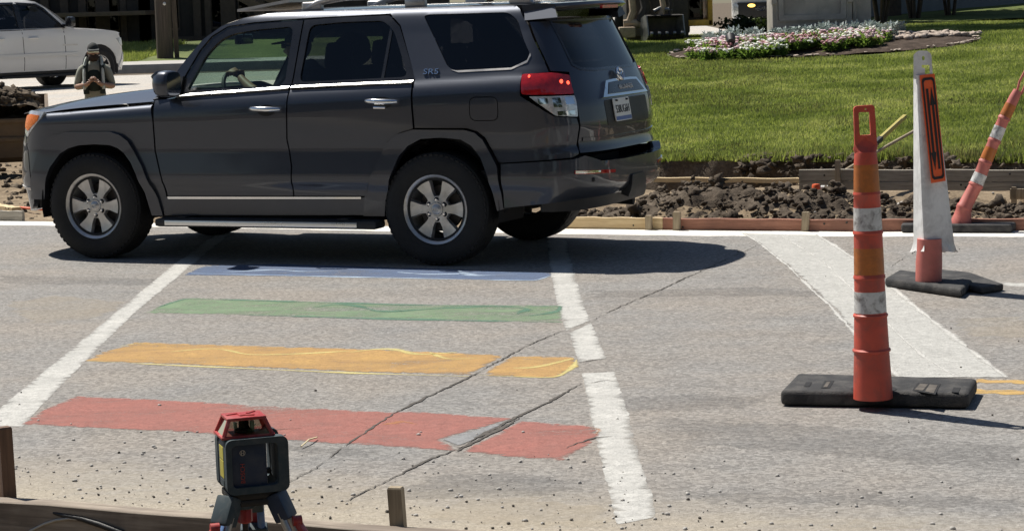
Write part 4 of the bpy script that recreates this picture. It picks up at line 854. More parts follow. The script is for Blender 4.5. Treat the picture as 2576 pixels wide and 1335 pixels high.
for t in Tt:
    l = t*.845; d = .45*(max(0, 1-abs(t)**2.6))**(1/2.6); uf = -.42-d
    for k in U:
        u = uf+(.66-uf)*k
        e = 1.098+.056*np.clip((u+.42)/.95, -.5, 1.1); c = 1.10+.135*math.sin(math.pi/2*np.clip((u+.87)/1.5, 0, 1))
        prof = 1-abs(t)**3.0; bulge = .022*math.exp(-((abs(t)-.55)/.18)**2)*k
        z = e+(c-e)*prof+bulge-.03*(1-k)**6*(1 if abs(t) < .9 else .5)
        vs.append((u, l, z))
n1, n2 = len(Tt), len(U); fs = [(i*n2+j, (i+1)*n2+j, (i+1)*n2+j+1, i*n2+j+1) for i in range(n1-1) for j in range(n2-1)]
q = MB().add(vs, fs); q.build('bonnet', 'grey_paint', suv, 60)
# windscreen and roof
PIL = np.array([(.60, 1.235), (.660, 1.326), (.772, 1.466), (.886, 1.593), (1.029, 1.682), (1.12, 1.712)]); LA = lambda w: np.interp(w, SU.A[:, 0], SU.A[:, 1])
vs = []; K = np.linspace(0, 1, 12); Tt = np.linspace(-1, 1, 21)
for k in K:
    u = np.interp(k*5, range(6), PIL[:, 0]); w = np.interp(k*5, range(6), PIL[:, 1])
    for t in Tt: vs.append((u-(.17-.05*k)*(1-t*t)+.01, t*(LA(w)-.025), w+.012*(1-t*t)))
n2 = len(Tt); fs = [(i*n2+j, i*n2+j+1, (i+1)*n2+j+1, (i+1)*n2+j) for i in range(len(K)-1) for j in range(n2-1)]
MB().add(vs, fs).build('windscreen', 'glass_clear', suv, 180)
vs = []; UU = np.linspace(0, 1, 22)
for k in UU:
    for t in Tt:
        u0 = 1.03+2.42*k; wb = np.interp(u0, [1.03, 1.2, 1.43, 2.2, 3.3, 3.45], [1.688, 1.740, 1.768, 1.775, 1.774, 1.764]); a = LA(min(wb, 1.7755))
        if u0 > 3.35: a = a*.97
        cr = .026; u = u0-.12*(1-t*t)*max(0, 1-k*3)**2
        vs.append((u, t*a, wb+cr*(1-abs(t)**2.2)))
fs = [(i*n2+j, i*n2+j+1, (i+1)*n2+j+1, (i+1)*n2+j) for i in range(len(UU)-1) for j in range(n2-1)]
MB().add(vs, fs).build('roof', 'grey_paint', suv, 60)
for sd in (-1, 1):
    q = MB(); l = sd*.515
    q.tube([(1.60, l, 1.782), (1.66, l, 1.80), (1.74, l, 1.832), (1.84, l, 1.852), (2.0, l, 1.858), (3.0, l, 1.856), (3.22, l, 1.845), (3.34, l, 1.81), (3.40, l, 1.778)], [.018, .028, .026, .022, .021, .021, .024, .026, .016], 10)
    for u in (1.68, 2.5, 3.3): q.box((u, l, 1.805), (.16, .045, .06), None, .012)
    q.build('roof_rail', 'satin_metal', suv, 60)
# wing mirrors
for sd in (-1, 1):
    q = MB(); vs = []
    n = 12
    for i, (du, k) in enumerate(((-.085, .35), (-.075, .62), (-.05, .86), (-.01, 1.0), (.035, 1.0), (.06, .97), (.066, .9))):
        for a in np.linspace(0, 2*math.pi, n, endpoint=False):
            ca, sa = math.cos(a), math.sin(a); e = .55
            vs.append((.735+du, sd*(1.015+.105*k*np.sign(ca)*abs(ca)**e), 1.285+.095*k*np.sign(sa)*abs(sa)**e))
    fs = [(i*n+j, i*n+(j+1) % n, (i+1)*n+(j+1) % n, (i+1)*n+j) for i in range(6) for j in range(n)]+[tuple(range(n))]
    q.add(vs, [f if sd < 0 else tuple(reversed(f)) for f in fs]); mr = q.build('wing_mirror', 'grey_paint', suv, 60)
    q = MB(); q.add([vs[6*n+j] for j in range(n)], [tuple(range(n))]); q.build('mirror_glass', 'chrome', mr)
    q = MB(); q.box((.70, sd*.91, 1.215), (.09, .10, .05), None, .02); q.add([(.57, sd*.896, 1.19), (.76, sd*.885, 1.20), (.77, sd*.835, 1.335), (.57, sd*.86, 1.18), (.76, sd*.85, 1.19), (.76, sd*.81, 1.33)], [(0, 1, 2), (3, 5, 4), (0, 3, 4, 1), (1, 4, 5, 2), (2, 5, 3, 0)]); q.build('mirror_arm', 'black_plastic', mr, 40)
    q = MB(); q.box((.690, sd*1.02, 1.350), (.07, .15, .035), rotm('Y', -.6), .016); q.build('mirror_cap', 'grey_paint', mr, 50)
# running boards
for sd in (-1, 1):
    q = MB(); q.box((1.475, sd*.935, .286), (1.80, .16, .062), None, .026); q.box((.78, sd*.86, .30), (.08, .22, .05)); q.box((2.1, sd*.86, .30), (.08, .22, .05))
    rb = q.build('running_board', 'black_plastic', suv, 50)
    q = MB(); q.box((1.445, sd*1.012, .286), (1.56, .012, .036), None, .004); q.build('board_trim', 'bright_trim', rb, 50)
for u in (0, 2.79):
    for sd in (-1, 1): wheel(suv, u, sd*.8025, .392, .265, .232, 6, sd, rot=.0)
# dark inside: liners behind the panels, wheel wells, floor
WL = [(-.62, .36), (-.60, .74), (-.45, 1.02), (.52, 1.12), (.70, 1.20), (.79, 1.33), (.885, 1.50), (.97, 1.60), (1.09, 1.655), (1.30, 1.68), (2.3, 1.715), (3.28, 1.715), (3.36, 1.66), (3.50, 1.45), (3.50, 1.33), (3.44, 1.28), (3.44, .45), (3.32, .40)]+arch(2.79, .40, .475, -5, 185, 20)+[(2.3, .34), (.58, .34)]+arch(0, .40, .475, -5, 185, 20)
for hole_off, nm in ((0, 'body_liner'),): BD.panel(nm, [WL, inset(rounded(FFG, .05), -.006), inset(rounded(RFG, .05), -.006), inset(QG, -.006)], 'dark_liner', off=-.045, lip=0, step=.08)
for u in (0, 2.79):
    for sd in (-1, 1):
        q = MB(); q.lathe([(.47, -.01), (.485, .40), (.25, .41)], 30, (u, 0, .40), 'y', math.radians(-12), math.radians(192))
        o = q.build('wheel_well', 'dark_liner', suv, 60); o.location = (0, sd*.895 if sd < 0 else .49, 0)
q = MB(); q.box((1.4, 0, .42), (1.85, 1.55, .24)); q.box((-.15, 0, .55), (1.1, .80, .40)); q.box((2.95, 0, .55), (1.4, .80, .30)); q.box((3.45, 0, .5), (.5, 1.3, .2)); q.tube([(0, -.75, .39), (0, .75, .39)], .05, 8); q.tube([(2.79, -.75, .39), (2.79, .75, .39)], .06, 8); q.ico((2.79, 0, .39), .14, 3, 2, 0)
q.tube([(2.95, .35, .36), (3.4, .40, .36), (3.75, .42, .34)], .035, 8); q.build('underbody', 'dark_liner', suv, 40)
q = MB(); q.box((1.9, 0, .60), (2.9, 1.60, .10)); q.box((.62, 0, .85), (.12, 1.5, .55)); q.build('cabin_floor', 'interior_cloth', suv)
q = MB(); q.box((.66, 0, 1.10), (.42, 1.50, .20), None, .07); q.box((.80, -.38, 1.205), (.20, .40, .08), None, .03); q.build('dashboard', 'interior_cloth', suv, 50)
def car_seat(u, l, wd=.50, mat='interior_cloth', top=1.33):
    q = MB(); q.box((u-.05, l, .82), (.52, wd, .18), rotm('Y', -.1), .06); q.box((u+.27, l, 1.06), (.15, wd, top-.72), rotm('Y', .22), .06)
    st = q.build('seat', mat, suv, 60); q = MB(); q.box((u+.40, l, top+.115), (.11, min(wd, .29), .20), rotm('Y', .15), .05); q.tube([(u+.365, l-.06, top-.05), (u+.385, l-.06, top+.06)], .008, 6); q.tube([(u+.365, l+.06, top-.05), (u+.385, l+.06, top+.06)], .008, 6); q.build('headrest', mat, st, 60)
car_seat(1.40, -.37); car_seat(1.40, .37)
q = MB(); q.box((2.32, 0, .85), (.5, 1.35, .18), None, .06); q.box((2.62, 0, 1.09), (.16, 1.35, .56), rotm('Y', .25), .06); rs = q.build('rear_seat', 'interior_cloth', suv, 60)
for l in (-.42, 0, .42): q = MB(); q.box((2.74, l, 1.43), (.10, .26, .18), rotm('Y', .15), .05); q.build('headrest', 'interior_cloth', rs, 60)
q = MB(); R_ = rotm('Y', -.42)
q.tube([Vector((.965, -.38, 1.165))+R_ @ Vector((0, .185*math.cos(t), .185*math.sin(t))) for t in np.linspace(0, 2*math.pi, 29)], .016, 8, False); q.tube([(.80, -.38, 1.09), (.955, -.38, 1.16)], .03, 8)
for a in (0.3, math.pi-.3, -math.pi/2): q.tube([(.96, -.38, 1.16), Vector((.965, -.38, 1.165))+R_ @ Vector((0, .18*math.cos(a), .18*math.sin(a)))], .014, 6)
q.build('steering_wheel', 'black_plastic', suv, 60)
q = MB(); q.box((.80, .0, 1.575), (.03, .24, .075), None, .012); q.tube([(.79, 0, 1.60), (.84, 0, 1.66)], .008, 6); q.build('rear_view_mirror', 'frame_black', suv, 50)
q = MB(); q.add([(1.00, -.42, 1.800), (1.00, .42, 1.800), (1.44, .42, 1.862), (1.44, -.42, 1.862), (1.00, -.42, 1.782), (1.00, .42, 1.782), (1.44, .42, 1.838), (1.44, -.42, 1.838)], [(0, 1, 2, 3), (7, 6, 5, 4), (0, 3, 7, 4), (1, 5, 6, 2), (0, 4, 5, 1), (3, 2, 6, 7)]); q.build('sunroof_panel', 'satin_metal', suv, 30)
q = MB(); q.box((1.14, -.36, 1.655), (.24, .38, .02), rotm('Y', .25), .008); q.build('sun_visor', 'interior_light', suv, 50)
# ---------------------------------------------------------------- people
def hand(name, wrist, direc, palm_n, size, mat, parent, curl=0.9, thumb_side=1):
    """Palm, four unequal bent fingers and a thumb leaving the palm's side; fingers curl towards palm_n."""
    d = Vector(direc).normalized(); n = Vector(palm_n); n = (n-d*n.dot(d)).normalized(); s_ = d.cross(n)*thumb_side; w = Vector(wrist); L = size
    J = [tuple(w)+(.030*L/.18,), tuple(w+d*.045*L/.18)+((.036*L/.18, .020*L/.18),), tuple(w+d*.085*L/.18)+((.040*L/.18, .018*L/.18),)]; Ed = [(0, 1), (1, 2)]
    for k, (off, ln) in enumerate(((.030, .070), (.010, .080), (-.010, .074), (-.029, .058))):
        b = w+d*(.080*L/.18)+s_*(off*L/.18); prev = 2; ang = 0.15
        for seg, fr in enumerate((.0, .45, .30, .25)):
            if seg > 0: ang += curl*(.9 if seg < 3 else .6); b = b+(d*math.cos(ang)+n*math.sin(ang))*(ln*fr*L/.18)
            J.append(tuple(b)+((.0098-.0011*seg)*L/.18,)); Ed.append((prev, len(J)-1)); prev = len(J)-1
    b = w+d*(.03*L/.18)+s_*(.030*L/.18); J.append(tuple(b)+(.013*L/.18,)); Ed.append((0, len(J)-1)); b2 = b+(d*.7+s_*.55+n*.45).normalized()*(.036*L/.18); J.append(tuple(b2)+(.0105*L/.18,)); Ed.append((len(J)-2, len(J)-1)); b3 = b2+(d*.8+n*.7).normalized()*(.028*L/.18); J.append(tuple(b3)+(.009*L/.18,)); Ed.append((len(J)-2, len(J)-1))
    return skinned(name, J, Ed, mat, parent, 1)
def head_mesh(c, face, up=(0, 0, 1), k=1.0):
    """A head with brow, nose, chin and ears, centred at c, looking along face."""
    q = MB(); f = Vector(face).normalized(); u = Vector(up); u = (u-f*u.dot(f)).normalized(); s_ = u.cross(f); c = Vector(c); vs = []; n = 20; m = 16
    for i in range(m+1):
        ph = math.pi*i/m; z = math.cos(ph); r = math.sin(ph)
        for j in range(n):
            a = 2*math.pi*j/n; x, y = math.cos(a)*r, math.sin(a)*r        # x forward, y side
            X, Y, Z = x*.098, y*.078, z*.118
            if Z < 0: Y *= 1-.32*(-Z/.118)**1.5; X = X*(1-.12*(-Z/.118)) + (.012*(-Z/.118) if x > 0 else .018*(-Z/.118))
            g = math.exp(-(y/.22)**2) if x > 0 else 0
            X += g*(.026*math.exp(-((Z+.020)/.022)**2)+.010*math.exp(-((Z+.098)/.02)**2)-.010*math.exp(-((Z-.008)/.012)**2)+.006*math.exp(-((Z+.058)/.012)**2))
            X -= .008*math.exp(-((abs(y)-.45)/.16)**2-((Z-.010)/.016)**2) if x > .3 else 0
            vs.append(c+(f*X+s_*Y+u*Z)*k)
    fs = [(i*n+j, i*n+(j+1) % n, (i+1)*n+(j+1) % n, (i+1)*n+j) for i in range(m) for j in range(n)]
    q.add(vs, fs)
    for sd in (-1, 1): q.ico(c+(s_*sd*.080-u*.008-f*.005)*k, .026*k, 2, 1, .1, (.6, .6, 1.1))
    return q, f, s_, u
def limb(name, J, mat, parent, sub=1): return skinned(name, J, [(i, i+1) for i in range(len(J)-1)], mat, parent, sub)
# driver: seated behind the wheel, one hand on its rim
def cw(u, l, w): c, s = math.cos(TH), math.sin(TH); return Vector((_o[0]+u*c+l*s, _o[1]-u*s+l*c, w))
drv = thing('person', 'driver in a dark cap and light blue shirt holding the steering wheel', 'person', cw(1.45, -.37, .92), -TH)
def dl(u, l, w): return (u-1.45, l+.37, w-.92)
J = [dl(1.48, -.37, .95)+((.17, .12),), dl(1.55, -.37, 1.12)+((.16, .12),), dl(1.58, -.37, 1.27)+((.19, .11),), dl(1.57, -.37, 1.36)+(.06,), dl(1.545, -.37, 1.43)+(.056,),
     dl(1.56, -.56, 1.29)+(.07,), dl(1.42, -.62, 1.16)+(.055,), dl(1.28, -.62, 1.16)+(.048,), dl(1.56, -.18, 1.29)+(.07,), dl(1.42, -.10, 1.05)+(.055,), dl(1.2, -.15, 1.02)+(.045,), dl(1.05, -.44, .93)+(.09,), dl(1.05, -.28, .93)+(.09,), dl(.85, -.44, .7)+(.06,), dl(.85, -.28, .7)+(.06,)]
bod = skinned('body', J, [(0, 1), (1, 2), (2, 3), (3, 4), (2, 5), (5, 6), (6, 7), (2, 8), (8, 9), (9, 10), (0, 11), (11, 13), (0, 12), (12, 14)], 'shirt_blue', drv, 2)
limb('forearm', [dl(1.32, -.62, 1.16)+(.046,), dl(1.17, -.56, 1.22)+(.042,), dl(1.06, -.50, 1.29)+(.031,), dl(1.03, -.48, 1.315)+(.028,)], 'skin', drv, 2)
hand('hand', dl(1.035, -.485, 1.31), (-.7, .15, .45), (-.3, .5, -.8), .20, 'skin', drv, .75, -1)
q, f_, s_, u_ = head_mesh(dl(1.47, -.37, 1.515), (-1, -.12, -.05), k=1.02); hd = q.build('head', 'skin', drv, 180)
q = MB(); c = Vector(dl(1.475, -.37, 1.548)); vs = []
for i in range(7):
    ph = math.pi/2*i/6
    for j in range(20): a = 2*math.pi*j/20; vs.append(c+Vector((math.cos(a)*.112*math.sin(ph) if i else 0, math.sin(a)*.092*math.sin(ph) if i else 0, .100*math.cos(ph))))
q.add(vs, [(i*20+j, i*20+(j+1) % 20, (i+1)*20+(j+1) % 20, (i+1)*20+j) for i in range(6) for j in range(20)]); q.box(c+Vector((-.135, 0, .002)), (.11, .15, .012), rotm('Y', -.15), .005); q.build('cap', 'cap_dark', drv, 60)
q = MB(); q.box(Vector(dl(1.372, -.37, 1.525)), (.02, .14, .035), None, .008); q.tube([dl(1.38, -.445, 1.53), dl(1.47, -.453, 1.525)], .005, 5); q.build('sunglasses', 'frame_black', drv, 50)
# passenger in the front right seat
psg = thing('person', 'dark silhouette of the front passenger with bushy hair, seen through the tinted rear window', 'person', cw(1.40, .40, .865), -TH)
def pl_(u, l, w): return (u-2.3, l+.15, w-.94)
J = [pl_(2.36, -.15, .97)+((.16, .12),), pl_(2.42, -.15, 1.13)+((.15, .11),), pl_(2.44, -.15, 1.27)+((.18, .10),), pl_(2.42, -.15, 1.37)+(.055,), pl_(2.41, -.15, 1.43)+(.052,), pl_(2.42, -.33, 1.26)+(.065,), pl_(2.30, -.38, 1.08)+(.05,), pl_(2.12, -.30, 1.02)+(.04,), pl_(2.42, .03, 1.26)+(.065,), pl_(2.30, .08, 1.08)+(.05,), pl_(2.12, 0, 1.02)+(.04,), pl_(1.95, -.23, .92)+(.08,), pl_(1.95, -.07, .92)+(.08,)]
skinned('body', J, [(0, 1), (1, 2), (2, 3), (3, 4), (2, 5), (5, 6), (6, 7), (2, 8), (8, 9), (9, 10), (0, 11), (0, 12)], 'trousers', psg, 2)
q, *_ = head_mesh(pl_(2.385, -.15, 1.50), (-1, -.1, 0)); q.build('head', 'skin', psg, 180)
q = MB(); q.ico(pl_(2.42, -.15, 1.545), .14, 5, 3, .10, (1, .95, .98)); q.build('hair', 'beard', psg, 180)
# ---------------------------------------------------------------- traffic posts
def zrow(x, Y): return lambda y: float(at(x, y, Y)[2])
def tube_between(name, mat, parent, segs, n=20, cap=True, smooth=40):
    """segs: (centre Vector, radius) from bottom to top."""
    q = MB(); pts = [s[0] for s in segs]; q.tube(pts, [s[1] for s in segs], n, cap); return q.build(name, mat, parent, smooth)
def slab(name, poly, z0, z1, mat, parent, bev=.018, holes=()):
    bm = bmesh.new(); vs = [bm.verts.new((a, b, z0)) for a, b in poly]; f = bm.faces.new(vs)
    r = bmesh.ops.extrude_face_region(bm, geom=[f]); bmesh.ops.translate(bm, vec=(0, 0, z1-z0), verts=[g for g in r['geom'] if isinstance(g, bmesh.types.BMVert)])
    bmesh.ops.recalc_face_normals(bm, faces=bm.faces); bmesh.ops.bevel(bm, geom=bm.edges[:], offset=bev, segments=3, profile=.55, affect='EDGES')
    me = bpy.data.meshes.new(name); bm.to_mesh(me); bm.free(); me.materials.append(MATS[mat]); me.shade_smooth(); me.set_sharp_from_angle(angle=math.radians(50))
    o = bpy.data.objects.new(name, me); COL.objects.link(o); o.parent = parent; return o
# near orange post
c0 = ground(2195, 985, .075); Yp = c0[1]; post = thing('channelizer_post', 'tall upright orange and white tube post on black rubber base, nearest the camera', 'traffic post', (c0[0], Yp, 0), 0, 'traffic posts')
def px_r(w, Y): return w/2/(FPX/Y)
def seg(y, w, Y=Yp, x0=2195, y0=985, x1=2173, y1=270, base=None):
    x = x0+(x1-x0)*(y0-y)/(y0-y1); P = at(x, y, Y); return (Vector(P)-Vector((c0[0], Yp, 0)), px_r(w, Y))
tube_between('tube', 'orange_plastic', post, [seg(y, w) for y, w in ((1000, 101), (985, 100), (930, 95), (884, 90), (882, 97), (878, 98), (874, 90), (796, 84), (794, 89), (790, 89), (787, 82), (734, 79), (700, 78), (698, 82), (693, 81), (690, 77), (624, 74), (588, 73), (586, 78), (582, 77), (578, 72), (522, 69), (490, 67), (488, 70), (484, 69), (480, 66), (412, 61), (400, 59), (390, 57), (382, 54))])
for y0, y1, mt, w0, w1 in ((784, 731, 'white_sheeting', 82.5, 79.8), (688, 622, 'orange_sheeting', 77.6, 74.8), (578, 521, 'white_sheeting', 73, 69.8), (483, 413, 'orange_sheeting', 67, 61.8)):
    tube_between('reflective_band', mt, post, [seg(y0, w0-2), seg(y0, w0), seg((y0+y1)/2, (w0+w1)/2), seg(y1, w1), seg(y1, w1-2)], cap=False)
# flattened neck and loop handle
q = MB(); N_ = 20; rows = []
for y, w, d in ((384, 55, 50), (375, 60, 36), (366, 60, 22), (352, 56, 13), (345, 54, 11)):
    P, r_ = seg(y, w); dd = px_r(d, Yp)
    rows.append([P+Vector((r_*math.cos(a)*(1+.05*math.sin(3*a+y)), dd*math.sin(a), .004*math.sin(5*a+y*.3))) for a in np.linspace(0, 2*math.pi, N_, endpoint=False)])
q.add([p for rw in rows for p in rw], [(i*N_+j, i*N_+(j+1) % N_, (i+1)*N_+(j+1) % N_, (i+1)*N_+j) for i in range(len(rows)-1) for j in range(N_)]); q.build('neck', 'orange_plastic', post, 60)
def plate(name, outer, holes, th, mat, parent, T, jitter=0):
    """A flat plate with holes; T maps (x, y, depth)."""
    loops = [resample(outer, 1e9)]+[resample(h, 1e9) for h in holes]; v, f = fill(loops); n = len(v); q = MB()
    V = [T(a, b, 0) for a, b in v]+[T(a, b, th) for a, b in v]; F = [tuple(t) for t in f]+[tuple(n+i for i in reversed(t)) for t in f]
    q.add(V, F)
    for lp in loops:
        k = len(q.v); m = len(lp); q.v += [tuple(T(a, b, 0)) for a, b in lp]+[tuple(T(a, b, th)) for a, b in lp]; q.f += [(k+i, k+(i+1) % m, k+m+(i+1) % m, k+m+i) for i in range(m)]
    return q.build(name, mat, parent, 30)
Th = lambda x, y, d: Vector(at(x, y, Yp-.012))+Vector((-c0[0], -Yp+d, 0))
circ = lambda cx, cy, rx, ry, n=12: [(cx+rx*math.cos(a), cy+ry*math.sin(a)) for a in np.linspace(0, 2*math.pi, n, endpoint=False)]
plate('loop_handle', rounded([(2150, 368), (2206, 366), (2199, 264), (2147, 268)], 9), [rounded([(2159, 283), (2187, 282), (2190, 340), (2162, 341)], 4), circ(2177, 275, 3, 3), circ(2177, 353, 4, 7)], .020, 'orange_plastic', post, Th)
# its base
BX = [tuple(np.array(ground(*p)[:2])-[c0[0], Yp]) for p in ((1960, 1013), (1975, 1018), (2410, 1031), (2432, 1024), (2456, 966), (2440, 955), (2010, 940), (1996, 948))]
def loc2(pts, z): return [tuple(np.array(ground(x, y, z)[:2])-[c0[0], Yp]) for x, y in pts]
slab('rubber_base', loc2([(1962, 1022), (2436, 1030), (2458, 990), (2005, 976)], 0), .004, .072, 'rubber_base', post, .022)
zt = .0725
for nm, L, mt in (('handle_slot', [(2021, 972), (2035, 972), (2042, 961), (2027, 961)], 'dark_liner'), ('handle_slot', [(2392, 986), (2410, 987), (2416, 975), (2398, 974)], 'dark_liner'), ('label_recess', [(2064, 976), (2086, 976), (2098, 957), (2074, 957)], 'dark_liner'), ('label_recess', [(2294, 982), (2352, 992), (2366, 965), (2308, 962)], 'dark_liner'), ('tube_socket', circ(2197, 978, 58, 9.5, 20), 'dark_liner')):
    p = rounded(loc2(L, zt), .004) if len(L) == 4 else loc2(L, zt); v, f = fill([p]); mesh_obj(nm, [(a, b, zt+.0015) for a, b in v], f, mt, post)
for L in ([(2070, 974), (2080, 974), (2088, 961), (2079, 961)], [(2300, 980), (2320, 983), (2334, 967), (2314, 965)], [(2326, 985), (2348, 989), (2358, 969), (2338, 967)]):
    p = loc2(L, zt); mesh_obj('moulded_label', [(a, b, zt+.0028) for a, b in p], [(0, 1, 2, 3)], 'rubber_label' if 'rubber_label' in MATS else 'pebble', post)
# white sleeve post with the two-way sign
w0 = ground(2335, 705, .06); Yw = w0[1]; sl_ = thing('sleeved_post', 'orange post wrapped in a grey-white sleeve carrying an orange two-way arrow sign', 'traffic post', (w0[0], Yw, 0), 0, 'traffic posts')
Lw = lambda x, y, d: Vector(at(x, y, Yw+d))-Vector((w0[0], Yw, 0))
tube_between('tube', 'pink_plastic', sl_, [(Lw(x, y, 0), px_r(w, Yw)) for x, y, w in ((2335, 715, 66), (2335, 705, 66), (2336, 660, 67), (2337, 636, 64), (2337, 600, 62))])
LV = [(190, 2297, 2306, 2345), (300, 2297, 2310, 2362), (420, 2297, 2316, 2377), (520, 2297, 2320, 2389), (590, 2297, 2324, 2397), (608, 2297, 2325, 2399)]
q = MB(); rows = []; nc = 32
def sleeve_ring(y, xl, xm, xr, wave=0, k=0):
    A = [(xl, .085), (xm, -.055), (xr, .0), (xr-8, .075), (xl+12, .085)]; out = []; m = len(A)
    for i in range(nc):
        t = i*m/nc; a, b = A[int(t) % m], A[(int(t)+1) % m]; fr = t-int(t); x, d = a[0]+(b[0]-a[0])*fr, a[1]+(b[1]-a[1])*fr
        ph = math.sin(i*2.4+k)+.6*math.sin(i*5.1+1.3)
        x += (x-(xl+xr)/2)*wave*.10+wave*4*ph; out.append(Lw(x, y+wave*2.2*math.sin(i*3.7), d*(1+wave*.3)-wave*.02*ph))
    return out
rows = [sleeve_ring(*L, wave=.02*math.sin(i*2.0)) for i, L in enumerate(LV)]+[sleeve_ring(616, 2296, 2325, 2400, .35), sleeve_ring(627, 2294, 2324, 2401, .8), sleeve_ring(633, 2292, 2323, 2403, 1.1)]
V = [p for rw in rows for p in rw]; F = [(i*nc+j, i*nc+(j+1) % nc, (i+1)*nc+(j+1) % nc, (i+1)*nc+j) for i in range(len(rows)-1) for j in range(nc)]+[tuple(range(nc))]
q.add(V, F); q.build('sleeve', 'white_sleeve', sl_, 28)
plate('sleeve_top', rounded([(2297, 200), (2346, 196), (2342, 137), (2332, 128), (2309, 128), (2297, 138)], 4), [rounded([(2318, 164), (2337, 164), (2338, 186), (2326, 187), (2326, 172), (2318, 171)], 1.5), circ(2322, 147, 3.5, 6)], .03, 'white_sleeve', sl_, lambda x, y, d: Lw(x, y, -.035+d))
SG = [Lw(2312, 190, -.058), Lw(2349, 186, -.028), Lw(2377, 455, -.018), Lw(2341, 461, -.060)]
_n = (SG[1]-SG[0]).cross(SG[3]-SG[0])
_d = min((abs((Lw(2377, 455, k)-SG[0]).dot(_n)), k) for k in np.linspace(-.15, .15, 601))[1]; SG[2] = Lw(2377, 455, float(_d))
def sgn(x, y, d=0): 
    a, b, c, e = SG; p = (a*(1-x)+b*x)*(1-y)+(e*(1-x)+c*x)*y; nn = (b-a).cross(e-a).normalized(); nn = nn if nn.y < 0 else -nn; return p+nn*d
def sign_piece(name, loops, d0, mat, th=.002): return plate(name, loops[0], loops[1:], th, mat, sl_ if name == 'sign_panel' else sp_, lambda x, y, k: sgn(x, y, d0-k))
sp_ = None; sp_ = sign_piece('sign_panel', [[(0, 0), (1, 0), (1, 1), (0, 1)]], .006, 'sign_orange', .004)
def rr(x0, y0, x1, y1, r): return [(x0+(r if 0 else 0), y0)] and [(x0+r*2.6, y0), (x1-r*2.6, y0), (x1, y0+r*.45), (x1, y1-r*.45), (x1-r*2.6, y1), (x0+r*2.6, y1), (x0, y1-r*.45), (x0, y0+r*.45)]
sign_piece('sign_border', [rounded(rr(.07, .028, .93, .972, .05), .03), rounded(rr(.18, .052, .82, .948, .04), .03)], .0095, 'sign_black')
sign_piece('down_arrow', [[(.285, .13), (.445, .13), (.445, .72), (.545, .72), (.365, .885), (.19, .72), (.285, .72)]], .0095, 'sign_black')
sign_piece('up_arrow', [[(.575, .88), (.575, .285), (.475, .285), (.65, .12), (.82, .285), (.725, .285), (.725, .88)]], .0095, 'sign_black')
loc3 = lambda pts, z: [tuple(np.array(ground(x, y, z)[:2])-[w0[0], Yw]) for x, y in pts]
slab('rubber_base', loc3([(2225, 722), (2418, 751), (2446, 727), (2262, 700)], 0), .003, .058, 'rubber_base', sl_, .018)
slab('rubber_base', loc3([(2290, 706), (2470, 741), (2524, 732), (2440, 702), (2330, 690)], 0), .002, .045, 'rubber_base', sl_, .014)
# far leaning post
f0 = ground(2418, 562, .06); Yf = f0[1]; fp = thing('leaning_post', 'faded pink and white tube post leaning right at the edge of the dug strip', 'traffic post', (f0[0], Yf, 0), 0, 'traffic posts')
Lf = lambda x, y, d=0: Vector(at(x, y, Yf+d))-Vector((f0[0], Yf, 0))
AX = [(572, 2413), (560, 2417), (523, 2424), (468, 2453), (436, 2467), (410, 2477), (358, 2499), (318, 2516), (300, 2524), (262, 2543), (225, 2561)]
axx = lambda y: float(np.interp(y, [a for a, b in AX][::-1], [b for a, b in AX][::-1]))
wid = lambda y: float(np.interp(y, [225, 300, 436, 523, 545, 562], [26, 29, 33, 37, 46, 56]))
sf = lambda y, k=0: (Lf(axx(y), y), px_r(wid(y)+k, Yf))
tube_between('tube', 'pink_plastic', fp, [sf(570), sf(562), sf(545), sf(526), sf(524, 4), sf(520, 4), sf(517), sf(470), sf(468, 4), sf(464, 4), sf(462), sf(436), sf(412), sf(410, 4), sf(406, 3), sf(404), sf(372), sf(360), sf(357, 4), sf(353, 3), sf(350), sf(318), sf(302), sf(300, 4), sf(296, 3), sf(294), sf(262), sf(245), sf(228, -4)], n=14)
for y0, y1, mt in ((461, 437, 'white_sheeting'), (402, 372, 'orange_sheeting'), (349, 319, 'white_sheeting'), (293, 263, 'orange_sheeting')): tube_between('reflective_band', mt, fp, [sf(y0, 0), sf(y0, 1.6), sf((y0+y1)/2, 1.6), sf(y1, 1.6), sf(y1, 0)], cap=False, n=14)
q = MB(); q.tube([Lf(2556, 236), Lf(2564, 205), Lf(2578, 178), Lf(2586, 170), Lf(2590, 180), Lf(2580, 210), Lf(2568, 238)], .009, 8); q.build('loop_handle', 'pink_plastic', fp, 60)
loc4 = lambda pts, z: [tuple(np.array(ground(x, y, z)[:2])-[f0[0], Yf]) for x, y in pts]
_p0 = loc4([(2266, 586), (2543, 587)], 0); slab('rubber_base', [_p0[0], _p0[1], (_p0[1][0]+.09, _p0[1][1]+.20), (_p0[0][0]+.05, _p0[0][1]+.22)], .003, .066, 'rubber_base', fp, .018)

